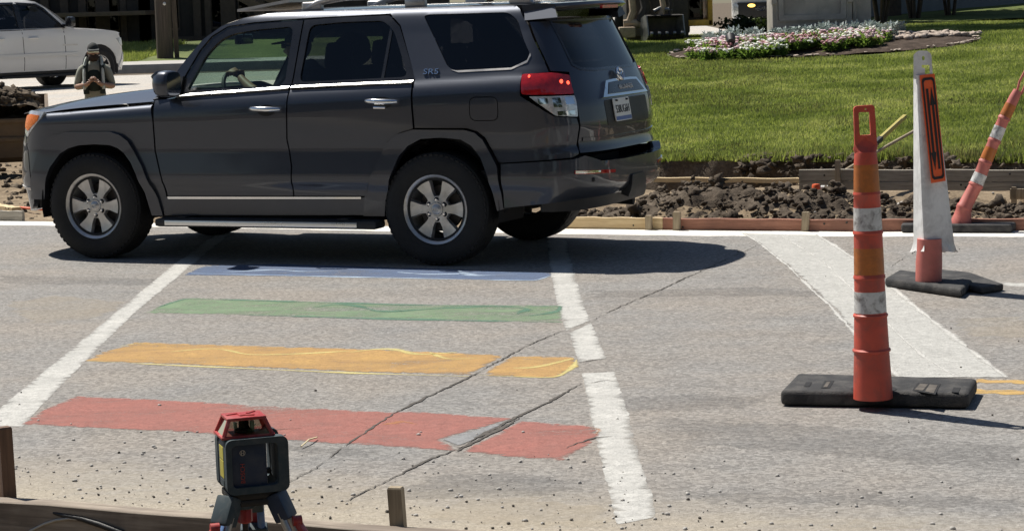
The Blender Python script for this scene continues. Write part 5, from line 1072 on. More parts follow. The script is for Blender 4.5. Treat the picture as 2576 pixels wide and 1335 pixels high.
# ---------------------------------------------------------------- form boards, stakes, planks
def board(name, a, b, w, h, mat, label, zc, lean=0.0, cat='board', group=None, seed=0, sag=0):
    """A plank between two ground points (its long axis), standing w thick and h tall with its middle at zc."""
    a, b = np.array(a, float), np.array(b, float); m = (a+b)/2; L = np.linalg.norm(b-a); t = thing(name, label, cat, (m[0], m[1], zc), math.atan2(b[1]-a[1], b[0]-a[0]), group)
    q = MB(); n = 16; r = random.Random(seed); vs = []
    for i in range(n+1):
        x = -L/2+L*i/n; dy, dz = .003*math.sin(i*.9+seed), .003*math.sin(i*1.3+seed)-sag*(1-(2*i/n-1)**2)
        for (yy, zz) in ((-w/2, -h/2), (-w/2, h/2-.003), (-w/2+.003, h/2), (w/2-.003, h/2), (w/2, h/2-.003), (w/2, -h/2)): vs.append((x, yy+dy+lean*(zz), zz+dz))
    fs = [(6*i+j, 6*i+(j+1) % 6, 6*i+6+(j+1) % 6, 6*i+6+j) for i in range(n) for j in range(6)]+[tuple(range(5, -1, -1)), tuple(6*n+j for j in range(6))]
    q.add(vs, fs); q.build('plank', mat, t, 30)
    if L > .5:
        for k in range(2+int(L)):
            x = r.uniform(-L*.45, L*.45); z = r.uniform(-h*.3, h*.3); o = MB(); o.lathe([(0, -.0025), (.007, -.0025), (.009, 0)], 8, (x, -w/2-.001, z), 'y'); o.build('nail_head', 'dark_steel', t)
    return t
def stake(name, x, y, z0, z1, w, d, mat, label, lean=(0, 0), rz=0.0, point=False, group='wooden stakes'):
    t = thing(name, label, 'stake', (x, y, z0), rz, group); q = MB(); h = z1-z0; vs = []
    for k, zz in enumerate((0, .5*h, h-.006, h)):
        s_ = 1 if k < 3 else .86
        for (sx, sy) in ((-1, -1), (1, -1), (1, 1), (-1, 1)): vs.append((sx*w/2*s_+lean[0]*zz, sy*d/2*s_+lean[1]*zz, zz))
    q.add(vs, [(4*i+j, 4*i+(j+1) % 4, 4*i+4+(j+1) % 4, 4*i+4+j) for i in range(3) for j in range(4)]+[(3, 2, 1, 0), (12, 13, 14, 15)]); q.build('post', mat, t, 20)
    return t
def on_line(xpx, ypx, q):           # where the sight line through a pixel column meets a line parallel to the kerb
    g0, g1 = ground(xpx, ypx), ground(xpx, ypx+2); d = g1-g0; qq = lambda g: to_pq(g[0], g[1])[1]
    k = (q-qq(g0))/(qq(g1)-qq(g0)); return (g0+d*k)[:2]
K = lambda x, q: on_line(x, 580, q)
RZ = math.atan2(TV[1], TV[0])
board('form_board', K(1395, .02), K(1668, .02), .038, .092, 'wood_fresh', 'fresh yellow form board along the gutter behind the grey SUV', .046, seed=1, group='kerb form boards')
board('form_board', K(1669, .022), K(2178, .075), .038, .090, 'wood_red', 'reddish form board along the gutter between the fresh yellow board and the nearest post', .045, seed=2, group='kerb form boards')
board('form_board', K(2180, .078), K(2800, .40), .038, .090, 'wood_red', 'reddish form board running right behind the sleeved post and the leaning post', .045, seed=12, group='kerb form boards')
board('form_board', K(-60, .02), K(60, .02), .038, .09, 'wood_grey', 'short form board at the left edge beside the bumper', .045, seed=3, group='kerb form boards')
for k, (x, top, wd, lb) in enumerate(((1632, .115, .05, 'short pale stake nailed to the fresh yellow form board'), (1702, .145, .055, 'pale stake where the yellow board meets the red board'), (2025, .150, .055, 'pale stake leaning on the red form board'), (2760, .14, .05, 'pale stake beyond the right edge'))):
    if x > 2600: continue
    g = K(x, -.022 if x < 2000 else .030); stake('stake', g[0], g[1], 0.002, top, wd, .034, 'wood_stake', lb, (.05 if k == 2 else .02, .0), RZ)
bq = 1.85
def tz(x, y, q): g = on_line(x, 500, q); return at(x, y, g[1])[2]
za, zb = tz(2012, 426, bq), tz(2012, 476, bq); zm = (za+zb)/2; gh = (za-zb)
a_, b_ = on_line(2012, 480, bq), on_line(2900, 480, bq)
board('raised_board', a_, b_, .04, gh*.56, 'wood_grey', 'upper grey weathered board held up on stakes above the dug soil', za-gh*.28, seed=5, group='raised form boards')
board('raised_board', a_-TV*.0, b_, .036, gh*.42, 'wood_grey', 'lower grey weathered board under the upper one', zb+gh*.20, seed=6, group='raised form boards')
zp1, zp2 = tz(1650, 436, bq+.1), tz(2012, 458, bq+.1)
board('lath', on_line(1600, 440, bq+.12), on_line(2030, 462, bq+.06), .045, .04, 'wood_fresh', 'long pale lath lying on the sandy soil behind the SUV', (zp1+zp2)/2-.02, seed=7)
for k, (x, y0, y1, q_, lb) in enumerate(((2108, 530, 403, bq-.04, 'thin pale stake holding up the left end of the grey boards'), (2550, 556, 470, bq-.05, 'pale stake holding the grey boards beside the leaning post'))):
    g = on_line(x, 500, q_); stake('stake', g[0], g[1], float(at(x, y0, g[1])[2]), float(at(x, y1, g[1])[2]), .042, .03, 'wood_stake', lb, (0, 0), RZ)
g = on_line(2562, 500, bq-.05); t = thing('wood_block', 'pale wooden block nailed under the grey boards at the right edge', 'block', (g[0], g[1], float(at(2560, 488, g[1])[2])), RZ); MB().box((.05, 0, 0), (.24, .03, .085), None, .004).build('block', 'wood_stake', t)
# sticks left leaning on the turf
def stick(name, a, b, r, mat, label, cat, sq=False):
    a, b = Vector(a), Vector(b); t = thing(name, label, cat, a); d = b-a; q = MB()
    if sq: q.box(d/2, (d.length, r*2, r*2), frame(d, (0, 0, 1)), .004)
    else: q.tube([Vector((0, 0, 0)), d*.33+Vector((0, 0, .006)), d*.66+Vector((0, 0, .004)), d], r, 10)
    q.build('shaft', mat, t, 50); return t, d
t, d = stick('marker_stick', at(2198, 364, 19.2), at(2276, 293, 20.0), .018, 'handle_yellow', 'yellow square stick with a black grip leaning on the lawn edge', 'stick', True)
MB().box(d*.10, (d.length*.24, .041, .041), frame(d, (0, 0, 1)), .005).build('grip', 'grip_black', t, 40)
MB().box(d*.5+Vector((.006, -.02, .012)), (d.length*.7, .004, .012), frame(d, (0, 0, 1))).build('edge_stripe', 'wall_trim', t)
stick('tool_handle', at(2120, 432, 18.6), at(2300, 329, 19.8), .014, 'wood_stake', 'long round wooden tool handle leaning behind the sleeved post', 'tool')
for k, (x, y, lb) in enumerate(((2052, 470, 'bright orange plastic cap beside the left end of the grey boards'), (2104, 480, 'bright orange plastic cap behind the thin pale stake'))):
    P = at(x, y, 17.85-.1*k); t = thing('plastic_cap', lb, 'cap', P, .4*k, 'orange plastic caps'); MB().lathe([(0, .026), (.028, .022), (.034, .012), (.036, -.03), (.030, -.03)], 14).build('cap', 'cap_orange', t, 40)
P = at(2086, 473, 17.9); t = thing('pipe_offcut', 'short white pipe offcut on the dark soil', 'pipe', P, -.3); MB().lathe([(.018, -.07), (.022, -.07), (.022, .07), (.018, .07), (.018, -.07)], 14, (0, 0, 0), 'x').build('pipe', 'pipe_white', t, 40)
for k, (p1, p2, w, h, mt, lb) in enumerate((((-14, 530), (42, 540), .09, .035, 'wood_fresh', 'pale board offcut lying at the left edge'), ((-20, 545), (20, 548), .07, .06, 'wood_fresh', 'short pale board offcut in front of the longer one'))): 
    a, b = ground(*p1), ground(*p2); board('board_offcut', a[:2], b[:2], w, h, mt, lb, .05-.02*k, seed=20+k, group='board offcuts')
g = ground(75, 526); q = MB(); q.tube([ground(10, 530), ground(50, 522), ground(110, 527), ground(150, 524)], .012, 8); o = q.build('red_conduit', 'cap_orange', None, 60); tag(o, 'thin red conduit lying in the gravel left of the bumper', 'conduit')

# near edge: form board, stakes, hose
X, Y = pqgrid(*grid(-14, 12, 160, NQ-7, NQ-.02, 60)); sheet('near_trench_soil', X, Y, -.21+.03*fnoise(X, Y, 3, 55), 'loose_soil')
a_, b_ = on_line(-260, 1240, NQ-.042), on_line(1500, 1300, NQ-.042)
nb = board('near_form_board', a_, b_, .080, .185, 'wood_form', 'long weathered form board across the bottom left corner with a dusty lit top edge', -.0625, seed=9)
g = on_line(22, 1240, NQ+.035); stake('stake', g[0], g[1], -.02, float(at(22, 1072, g[1])[2]), .050, .042, 'wood_brown', 'dark brown stake at the left edge behind the near form board', (-.01, 0), .55)
g = on_line(-2, 1240, NQ+.06); t = thing('wood_block', 'small pale block at the foot of the dark brown stake', 'block', (g[0], g[1], .018), .5); MB().box((0, 0, 0), (.09, .05, .036), None, .003).build('block', 'wood_stake', t)
g = on_line(1004, 1330, NQ+.03); stake('stake', g[0], g[1], -.03, float(at(1000, 1224, g[1])[2]), .050, .036, 'wood_stake', 'pale square stake in the dust right of the laser level', (-.045, .01), RZ+.15)
yb = lambda x, y, d=-.03: Vector(at(x, y, on_line(x, 1260, NQ)[1]-.07+d))
q = MB(); q.tube([yb(60, 1345), yb(78, 1333), yb(110, 1317), yb(140, 1307), yb(172, 1302.5), yb(200, 1305), yb(225, 1312), yb(262, 1326), yb(300, 1342)], .0045, 8); tag(q.build('thin_cable', 'cable_white', None, 60), 'thin pale cable arching in front of the near form board', 'cable')
q = MB(); q.tube([yb(136, 1288, -.02), yb(165, 1296, -.025), yb(207, 1304, -.025), yb(250, 1318, -.03), yb(310, 1340, -.03)], [.008, .009, .010, .011, .011], 10); tag(q.build('black_hose', 'black_plastic', None, 60), 'black rubber hose running down the face of the near form board', 'hose')
a, b = ground(757, 1122, .01), ground(797, 1099, .012); q = MB(); q.tube([a, (a+b)/2+np.array([0, 0, .01]), b], .0035, 6); tag(q.build('wood_splinter', 'straw', None, 60), 'pale wood splinter on the street right of the laser level', 'splinter')
a, b = ground(1745, 2052-1), ground(1, 1); 

# ---------------------------------------------------------------- laser level on its tripod
Yl = 5.75; lc = at(637, 1227, Yl); las = thing('laser_level', 'dark blue rotating laser level with red glazed head and carrying grip', 'laser level', lc, .32)
W_, H_, D_ = .168, .150, .150; x0 = -W_/2
q = MB(); q.box((x0+.058, 0, H_/2), (.112, D_-.03, H_-.02), None, .012); q.build('housing', 'laser_body', las, 50)
def grip_loop(y, th):
    outer = rounded([(x0, .002), (x0+W_, .002), (x0+W_, H_), (x0, H_)], .022, 6); inner = rounded([(x0+.016, .020), (x0+.140, .020), (x0+.140, H_-.016), (x0+.016, H_-.016)], .014, 5)
    return plate('grip_frame', outer, [inner], th, 'laser_grip', las, lambda a, b, d: Vector((a, y+d, b)))
grip_loop(-D_/2, .034); grip_loop(D_/2-.034, .034)
q = MB(); q.box((x0+W_-.014, 0, H_/2), (.024, D_-.05, .105), None, .010); q.build('handle_bar', 'laser_grip', las, 50)
q = MB(); q.box((x0+.058, 0, H_-.004), (.112, D_-.05, .012), None, .004); q.build('top_deck', 'laser_grip', las, 50)
# red head with glazed sides
hb, ht, hz0, hz1 = .066, .048, H_+.002, H_+.045; hx = x0+.066; q = MB()
for sx in (-1, 1):
    for sy in (-1, 1): q = MB(); q.tube([(hx+sx*hb, sy*.052, hz0), (hx+sx*ht, sy*.040, hz1)], .006, 6); q.build('head_post', 'laser_red', las, 40)
q = MB(); q.box((hx, 0, hz1+.003), (2*ht+.010, .090, .009), None, .003)
for sx, sy, a in ((-.6, .3, .3), (.2, -.4, -.4), (.5, .5, .8), (-.2, -.1, 1.6)): q.box((hx+sx*ht, sy*.04, hz1+.008), (.034, .010, .005), rotm('Z', a), .002)
q.build('head_roof', 'laser_red', las, 40); q = MB(); q.box((hx, 0, hz0), (2*hb+.012, .116, .008), None, .003); q.build('head_base', 'laser_red', las, 40)
for sx, sy in ((0, -1), (0, 1), (-1, 0), (1, 0)):
    if sx == 0: vs = [(hx-hb+.006, sy*.051, hz0+.004), (hx+hb-.006, sy*.051, hz0+.004), (hx+ht-.004, sy*.040, hz1-.002), (hx-ht+.004, sy*.040, hz1-.002)]
    else: vs = [(hx+sx*(hb-.001), -.046, hz0+.004), (hx+sx*(hb-.001), .046, hz0+.004), (hx+sx*(ht-.001), .036, hz1-.002), (hx+sx*(ht-.001), -.036, hz1-.002)]
    mesh_obj('head_pane', vs, [(0, 1, 2, 3)], 'glass_clear', las)
q = MB(); q.lathe([(.026, hz0), (.026, hz0+.012), (.014, hz0+.016), (.014, hz0+.036), (0, hz0+.038)], 18, (hx, 0, 0)); q.build('rotor', 'dark_steel', las, 40)
q = MB(); q.box((hx+.02, -.01, hz0+.02), (.010, .014, .028)); q.box((hx-.022, .006, hz0+.018), (.008, .012, .024)); q.build('prism', 'aluminium', las)
for z, h, mt in ((.108, .034, 'label_yellow'), (.064, .046, 'label_yellow'), (.027, .018, 'laser_grip')): q = MB(); q.box((x0+.0015, -.008, z), (.003, .050 if h > .02 else .045, h)); q.build('warning_label', mt, las)
yf = -D_/2+.0135; T = lambda cx, cz, rot: (lambda v: Vector((cx+v.x*math.cos(rot)-v.y*math.sin(rot), yf-v.z, cz+v.x*math.sin(rot)+v.y*math.cos(rot))))
text_obj('brand_lettering', 'BOSCH', .0165, 'laser_red', las, T(x0+.046, .056, math.pi/2), .0006, 1.0)
q = MB()
for r0, r1 in ((.0062, .0075),): 
    n = 24; vs = [(x0+.047+r*math.cos(a), yf-.0006, .111+r*math.sin(a)) for r in (r0, r1) for a in np.linspace(0, 2*math.pi, n, endpoint=False)]; q.add(vs, [(i, (i+1) % n, n+(i+1) % n, n+i) for i in range(n)])
for a, b in (((-.003, -.0045), (-.003, .0045)), ((.003, -.0045), (.003, .0045)), ((-.003, 0), (.003, 0))): q.tube([(x0+.047+a[0], yf-.0006, .111+a[1]), (x0+.047+b[0], yf-.0006, .111+b[1])], .0008, 5)
q.build('round_logo', 'aluminium', las)
q = MB(); q.lathe([(0, -.012), (.008, -.01), (.009, 0)], 12, (x0+.122, -.02, .05), 'y'); q.build('side_knob', 'black_plastic', las, 40)
tc = at(629, 1237, Yl); tri = thing('tripod', 'small surveying tripod with blue and silver legs and red clamps', 'tripod', (tc[0], tc[1], -.21), .30); th_ = tc[2]+.21; 
q = MB(); q.box((.004, 0, th_), (.142, .12, .020), None, .005); q.lathe([(.072, -.012), (.075, -.004), (.072, .004)], 6, (0, 0, th_-.012)); q.build('head_plate', 'black_plastic', tri, 40)
q = MB(); q.lathe([(.034, 0), (.032, -.018), (.026, -.022), (.0, -.022)], 18, (-.022, -.03, th_-.012)); q.build('hub', 'laser_grip', tri, 40)
q = MB(); q.lathe([(.016, 0), (.019, -.004), (.019, -.036), (.015, -.04), (0, -.04)], 16, (-.022, -.03, th_-.034), jit=lambda a, h: 1+.07*math.cos(8*a)); q.build('clamp_screw', 'laser_red', tri, 40)
q = MB(); q.tube([(-.022, -.03, th_-.07), (-.022, -.03, th_-.14)], .008, 8); q.build('screw_rod', 'dark_steel', tri, 40)
for k, (az, mt) in enumerate(((-2.55, 'aluminium'), (-.62, 'aluminium'), (1.35, 'tripod_blue'))):
    d = Vector((math.cos(az), math.sin(az), 0)); top = d*.075+Vector((0, 0, th_-.004)); ft = d*.40; ft.z = .0; ax = (ft-top); sd = d.cross(Vector((0, 0, 1)))
    q = MB(); q.box(top+ax*.042, (ax.length*.10, .062, .044), frame(ax, d), .008); lg = q.build('leg', 'laser_grip' if k != 1 else 'laser_body', tri, 40)
    for s_ in (-1, 1): q = MB(); q.tube([top+ax*.06+sd*s_*.021, top+ax*.62+sd*s_*.021], .0105, 10); q.build('leg_tube', mt, lg, 60)
    q = MB(); q.tube([top+ax*.45, top+ax*1.0], .012, 10); q.build('lower_leg', 'aluminium', lg, 60)
    q = MB(); q.box(top+ax*.20+d*.004, (.05, .075, .036), frame(ax, d), .008); q.build('leg_collar', 'laser_grip', lg, 40)
    q = MB(); q.box(top+ax*.155+d*.034, (.095, .026, .016), frame(ax+d*.12, d), .006); q.lathe([(.0, -.012), (.014, -.012), (.014, .012), (0, .012)], 14, top+ax*.095+d*.028, 'x', R=None); q.build('red_clamp', 'laser_red', lg, 40)
    q = MB(); q.lathe([(.013, 0), (.010, .02), (.0, .03)], 12, (ft.x, ft.y, 0)); q.build('foot', 'black_plastic', lg, 40)
q = MB(); a = Vector((-.03, .03, th_-.03)); q.tube([a, a+Vector((-.055, -.05, -.08)), a+Vector((-.10, -.08, -.16))], .016, 10); q.build('blue_strut', 'tripod_blue', tri, 60)
# ---------------------------------------------------------------- left background: worker, loader bucket, white SUV, building
Yk = 33.0; wx = float(at(238, 200, Yk)[0]); wz = -.345
wk = thing('person', 'road worker in dark cap, sunglasses and reflective vest standing with hands clasped', 'person', (wx, Yk, wz), .12)
J = [(0, 0, .94, (.15, .11)), (0, -.01, 1.10, (.15, .11)), (0, 0, 1.27, (.18, .115)), (0, .0, 1.39, (.10, .08)), (0, -.01, 1.47, .056), (0, -.015, 1.53, .056),
     (-.19, 0, 1.35, .075), (-.27, -.03, 1.08, .055), (-.10, -.26, 1.12, .04), (.19, 0, 1.35, .075), (.27, -.03, 1.08, .055), (.10, -.26, 1.12, .04), (-.095, 0, .86, .09), (-.10, -.01, .48, .06), (-.105, .02, .09, .045), (-.105, -.12, .04, .042), (.095, 0, .86, .09), (.10, -.01, .48, .06), (.105, .02, .09, .045), (.105, -.12, .04, .042)]
skinned('body', J, [(0, 1), (1, 2), (2, 3), (3, 4), (4, 5), (3, 6), (6, 7), (7, 8), (3, 9), (9, 10), (10, 11), (0, 12), (12, 13), (13, 14), (14, 15), (0, 16), (16, 17), (17, 18), (18, 19)], 'shirt_grey', wk, 2)
for s_ in (-1, 1): limb('forearm', [(s_*.285, -.02, 1.09, .046), (s_*.21, -.14, 1.10, .044), (s_*.10, -.26, 1.13, .034), (s_*.06, -.30, 1.16, .030)], 'skin', wk, 2); hand('hand', (s_*.055, -.30, 1.16), (-s_*.45, -.35, .8), (-s_, -.1, -.3), .18, 'skin', wk, .7, s_)
q, *_ = head_mesh((0, -.02, 1.60), (.1, -1, 0)); q.build('head', 'skin', wk, 180)
q = MB(); c = Vector((0, -.01, 1.635)); vs = [c+Vector((math.sin(a)*.090*math.sin(p), math.cos(a)*.110*math.sin(p), .112*math.cos(p))) for p in np.linspace(.001, math.pi/2, 7) for a in np.linspace(0, 2*math.pi, 20, endpoint=False)]
q.add(vs, [(i*20+j, i*20+(j+1) % 20, (i+1)*20+(j+1) % 20, (i+1)*20+j) for i in range(6) for j in range(20)]); q.box((.013, -.145, 1.635), (.17, .13, .012), rotm('X', .18), .005); q.build('cap', 'cap_dark', wk, 60)
q = MB(); q.box((.008, -.118, 1.612), (.155, .03, .040), None, .012); q.build('sunglasses', 'mirror_lens', wk, 50)
q = MB(); q.ico((.004, -.055, 1.525), .085, 4, 3, .1, (.95, .9, .85)); q.build('beard', 'beard', wk, 180)
skinned('vest_body', [(0, 0, .98, (.175, .135)), (0, -.015, 1.12, (.175, .135)), (0, -.005, 1.28, (.19, .135)), (0, 0, 1.385, (.12, .10))], [(0, 1), (1, 2), (2, 3)], 'vest_dark', wk, 2)
q = MB()
for s_ in (-1, 1):
    for (a, b, c_) in (((.105, .03, 1.45), (.125, -.12, 1.36), (.13, -.145, 1.10)),): q.tube([(s_*a[0], a[1]+.09, a[2]-.05), (s_*a[0], a[1], a[2]+.005), (s_*b[0], b[1], b[2]), (s_*c_[0], c_[1], c_[2]), (s_*.12, -.15, .98)], .088, 10, True, .42)
vst = q.build('vest', 'vest_dark', wk, 60)
q = MB()
for s_ in (-1, 1): q.tube([(s_*.108, .03, 1.50), (s_*.128, -.13, 1.42), (s_*.14, -.20, 1.27), (s_*.14, -.215, 1.05)], .044, 8, True, .5)
q.build('reflective_strip', 'reflective_strip', vst, 60)
# loader bucket heaped with soil
Yb = 25.0; bx1 = float(at(112, 300, Yb)[0]); bz0, bz1 = float(at(30, 412, Yb)[2]), float(at(30, 303, Yb)[2]); BW = 2.3
bk = thing('loader_bucket', 'brown steel loader bucket full of soil at the left edge', 'bucket', (bx1-BW/2, Yb, bz0), .20)
hh = bz1-bz0; prof = [(0, hh), (0, hh*.55), (.03, hh*.12), (.10, 0), (.75, .0), (.98, .10), (1.06, .35), (1.02, hh+.25), (1.0, hh+.25), (1.02, .36), (.95, .14), (.74, .035), (.11, .035), (.06, .14), (.03, hh*.55), (.03, hh)]
q = MB(); n = len(prof); vs = [(sx*BW/2, a, b) for sx in (-1, 1) for a, b in prof]; q.add(vs, [(i, (i+1) % n, n+(i+1) % n, n+i) for i in range(n)]); q.build('shell', 'brown_steel', bk, 30)
for sx in (-1, 1): q = MB(); q.prism([(a, b) for a, b in ((0, hh), (0, hh*.55), (.10, 0), (.75, 0), (1.0, .12), (1.06, .35), (1.02, hh+.25), (.6, hh+.1))], -.02, .02, lambda v, sx=sx: Vector((sx*BW/2+v.z, v.x, v.y))); q.build('side_plate', 'brown_steel', bk, 20)
q = MB(); q.box((0, -.012, hh*.55), (BW+.04, .03, .05), None, .008); q.box((0, -.012, hh*.98), (BW+.04, .035, .05), None, .008); q.build('rib', 'brown_steel', bk, 30)
q = MB(); q.box((-.32, 1.04, hh+.40), (BW-.65, .05, .38), rotm('X', -.08), .008); sg = q.build('spill_guard', 'wood_brown', bk, 30); q = MB(); q.box((-.32, 1.06, hh+.60), (BW-.62, .06, .035), None, .006); q.build('guard_rail', 'wood_stake', sg, 30)
U_, V_ = np.meshgrid(np.linspace(-1, 1, 60), np.linspace(0, 1, 40), indexing='ij'); hx_ = U_*BW/2*.97; hy_ = .03+V_*.95
hz_ = hh-.02+(.36+.08*fnoise(hx_, hy_, 3, 41))*np.sin(np.pi*np.clip(V_*.85+.15, 0, 1))**.7*(1-np.abs(U_)**16)*(1-.10*U_)+.035*fnoise(hx_, hy_, 11, 42)
v = np.stack([hx_, hy_, hz_], -1).reshape(-1, 3); i = np.arange(2400).reshape(60, 40); f = np.stack([i[:-1, :-1], i[1:, :-1], i[1:, 1:], i[:-1, 1:]], -1).reshape(-1, 4)
hp = fast_mesh('soil_heap', v, f, 'loose_soil'); hp.location = bk.location; hp.rotation_euler = bk.rotation_euler; tag(hp, 'brown soil heaped in the loader bucket', 'soil', kind='stuff')
r = np.random.default_rng(3); k = r.integers(0, 2400, 420); hc = scatter('heap_clods', CLOD, v[k]+r.normal(0, .01, (420, 3)), .015+.05*r.random(420)**2, 'loose_soil', seed=9, label='soil clods on the heap in the loader bucket'); hc.location = bk.location; hc.rotation_euler = bk.rotation_euler
# white SUV across the street
zr = .22; P1, P2 = ground(257, 219, zr), ground(6, 223, zr); dd = (P2-P1)/np.linalg.norm(P2-P1); 
d2_ = Vector((-.665, -.747, 0)); aw = math.atan2(d2_.y, d2_.x); yax = Vector((-d2_.y, d2_.x, 0))
wo = Vector(P1)-yax*1.0
wv = thing('white_suv', 'white full-size SUV driving away on the far street', 'SUV', (wo.x, wo.y, zr), aw)
wv.scale = (1, 1, 1.05)
WS = Surf(A=[(.2, .90), (.45, .96), (.6, .985), (.75, .985), (1.0, .975), (1.15, .965), (1.24, .94), (1.30, .91), (1.5, .84), (1.72, .76), (1.80, .72), (1.86, .66), (1.90, .58)], FD=[(.2, .38), (.6, .46), (.9, .46), (1.1, .42), (1.25, .35), (1.9, .2)], RD=[(.3, .5), (.9, .55), (1.3, .5), (1.8, .3)], sf=-.42, sr=4.0, pf=3.0, pr=3.2, mid=1.7, hl=2.6)
WB = Body(WS, wv); FA = arch(0, .41, .50, 200, -20, 16); RA = arch(3.3, .41, .50, 200, -20, 16)
body = [(-.47, .30)]+FA+[(.50, .28), (2.8, .28)]+RA+[(3.8, .32), (4.6, .40), (4.6, 1.2), (4.4, 1.80), (4.1, 1.89), (1.75, 1.89), (1.48, 1.84), (1.25, 1.70), (.80, 1.32), (.62, 1.25), (-.30, 1.20), (-.62, 1.16), (-.72, 1.0), (-.80, .62), (-.75, .36)]
WF = [(.93, 1.30), (1.33, 1.67), (1.50, 1.765), (1.98, 1.80), (1.98, 1.29)]; WR = [(2.10, 1.29), (2.10, 1.80), (2.92, 1.80), (2.78, 1.285)]; WQ = [(3.02, 1.29), (3.18, 1.80), (4.1, 1.79), (4.2, 1.32)]
WB.panel('body_shell', [body, WF, WR, WQ], 'white_paint', lip=.05, step=.09)
for G_ in (WF, WR, WQ):
    WB.panel('side_window', [G_], 'glass_tint', off=-.015, lip=0, gap=-.01, step=.12); WB.panel('window_frame', [inset(G_, -.035), inset(G_, .004)], 'frame_black', off=.002, lip=.02, step=.09, gap=0)
WB.panel('pillar_cover', [[(1.975, 1.285), (2.105, 1.285), (2.105, 1.80), (1.975, 1.80)]], 'frame_black', off=.004, lip=.01, gap=0, step=.1)
WB.panel('belt_trim', [[(.93, 1.268), (4.2, 1.262), (4.2, 1.277), (.93, 1.284)]], 'satin_metal', off=.008, lip=.01, gap=0, step=.1)
WB.panel('door_moulding', [[(.62, .70), (2.78, .70), (2.78, .77), (.62, .77)]], 'white_paint', off=.022, lip=.03, gap=0, step=.1); WB.panel('sill', [[(.52, .29), (2.78, .29), (2.78, .40), (.52, .40)]], 'black_plastic', off=.012, lip=.02, gap=0, step=.1)
for u in (.93, 2.04, 2.96): WB.panel('door_seam', [[(u, .42), (u+.014, .42), (u+.014, 1.30), (u, 1.30)]], 'dark_liner', off=.002, lip=.004, gap=0, step=.1)
for u in (1.78, 2.66):
    for sd in (-1, 1):
        q = MB(); q.tube([(u-.12, sd*.985, 1.085), (u-.08, sd*1.015, 1.09), (u+.08, sd*1.015, 1.09), (u+.12, sd*.985, 1.085)], .017, 8); q.build('handle', 'white_paint', wv, 60)
WB.panel('side_lettering', [[(.30+.05*k, .90), (.335+.05*k, .90), (.335+.05*k, .935), (.30+.05*k, .935)] for k in range(1)], 'satin_metal', off=.006, lip=.004, gap=0)
for o_ in [o for o in wv.children if o.name.startswith('side_lettering')]: bpy.data.objects.remove(o_)
q = MB(); q.box((.62, .92, .92), (.42, .012, .03)); WB.panel('name_badge', [[(.60, .905), (1.0, .905), (1.0, .935), (.60, .935)]], 'satin_metal', off=.006, lip=.005, gap=0, step=.1)
vs = []; Tt = np.linspace(-1, 1, 21)
for k in np.linspace(0, 1, 16):
    for t in Tt: d = .34*(max(0, 1-abs(t)**3))**(1/3); uf = -.48-d; vs.append((uf+(.85-uf)*k, t*.93, 1.165+.10*k**.6+.05*(1-t*t)*k**.5-.04*(1-k)**5))
q = MB(); q.add(vs, [(i*21+j, i*21+j+1, (i+1)*21+j+1, (i+1)*21+j) for i in range(15) for j in range(20)]); q.build('bonnet', 'white_paint', wv, 60)
vs = [(u+dx*(1-t*t), t*a, w) for (u, a, w, dx) in ((.62, .90, 1.26, -.22), (.95, .82, 1.52, -.2), (1.30, .735, 1.76, -.16), (1.46, .66, 1.84, -.13)) for t in Tt]; q = MB(); q.add(vs, [(i*21+j, i*21+j+1, (i+1)*21+j+1, (i+1)*21+j) for i in range(3) for j in range(20)]); q.build('windscreen', 'glass_tint', wv, 180)
vs = [(u-(.13 if u < 1.5 else 0)*(1-t*t), t*a, w+.04*(1-t*t)) for (u, a, w) in ((1.44, .69, 1.83), (1.75, .60, 1.89), (2.6, .59, 1.895), (4.1, .58, 1.88), (4.4, .55, 1.8)) for t in Tt]; q = MB(); q.add(vs, [(i*21+j, i*21+j+1, (i+1)*21+j+1, (i+1)*21+j) for i in range(4) for j in range(20)]); q.build('roof', 'white_paint', wv, 60)
WB.panel('headlamp', [[(-.50, 1.02), (-.80, 1.03), (-.98, 1.0), (-.98, .86), (-.66, .86)]], 'lamp_clear', off=.01, lip=.02, gap=0, step=.06)
WB.panel('front_bumper', [[(-.56, .42), (-.75, .72), (-1.7, .75)]+[(2*(WS.sf-WS.Lf)-a, b) for a, b in ((-1.7, .75), (-.75, .72), (-.56, .42), (-.8, .34), (-1.7, .34))]+[(-1.7, .34), (-.8, .34)]], 'white_paint', centre=True, off=.02, lip=.05, step=.1)
for sd in (-1, 1):
    q = MB(); q.box((.86, sd*1.10, 1.40), (.14, .24, .22), None, .06); q.box((.90, sd*.97, 1.33), (.10, .14, .06), None, .02); q.build('wing_mirror', 'frame_black', wv, 50)
    for u in (0, 3.3): wheel(wv, u, sd*.86, .41, .27, .26, 6, sd, detail=False)
    q = MB(); q.box((1.65, sd*.98, .30), (2.1, .14, .05), None, .02); q.build('running_board', 'black_plastic', wv, 40)
WB.panel('body_liner', [[(-.60, .42)]+arch(0, .41, .53, 200, -20, 12)+[(.55, .32), (2.75, .32)]+arch(3.3, .41, .53, 200, -20, 12)+[(3.9, .5), (4.2, 1.2), (4.1, 1.83), (1.6, 1.83), (.80, 1.28), (-.5, 1.1)], inset(WF, -.01), inset(WR, -.01), inset(WQ, -.01)], 'dark_liner', off=-.05, lip=0, step=.15)
for u in (0, 3.3):
    for sd in (-1, 1):
        q = MB(); q.lathe([(.50, -.01), (.52, .42), (.2, .43)], 24, (u, 0, .41), 'y', math.radians(-15), math.radians(195)); o_ = q.build('wheel_well', 'dark_liner', wv, 60); o_.location = (0, -.95 if sd < 0 else .53, 0)
q = MB(); q.box((-.1, 0, .7), (1.2, 1.0, .7)); q.box((1.65, 0, .5), (2.0, 1.7, .3)); q.box((1.9, 0, .75), (4.2, 1.2, .25)); 
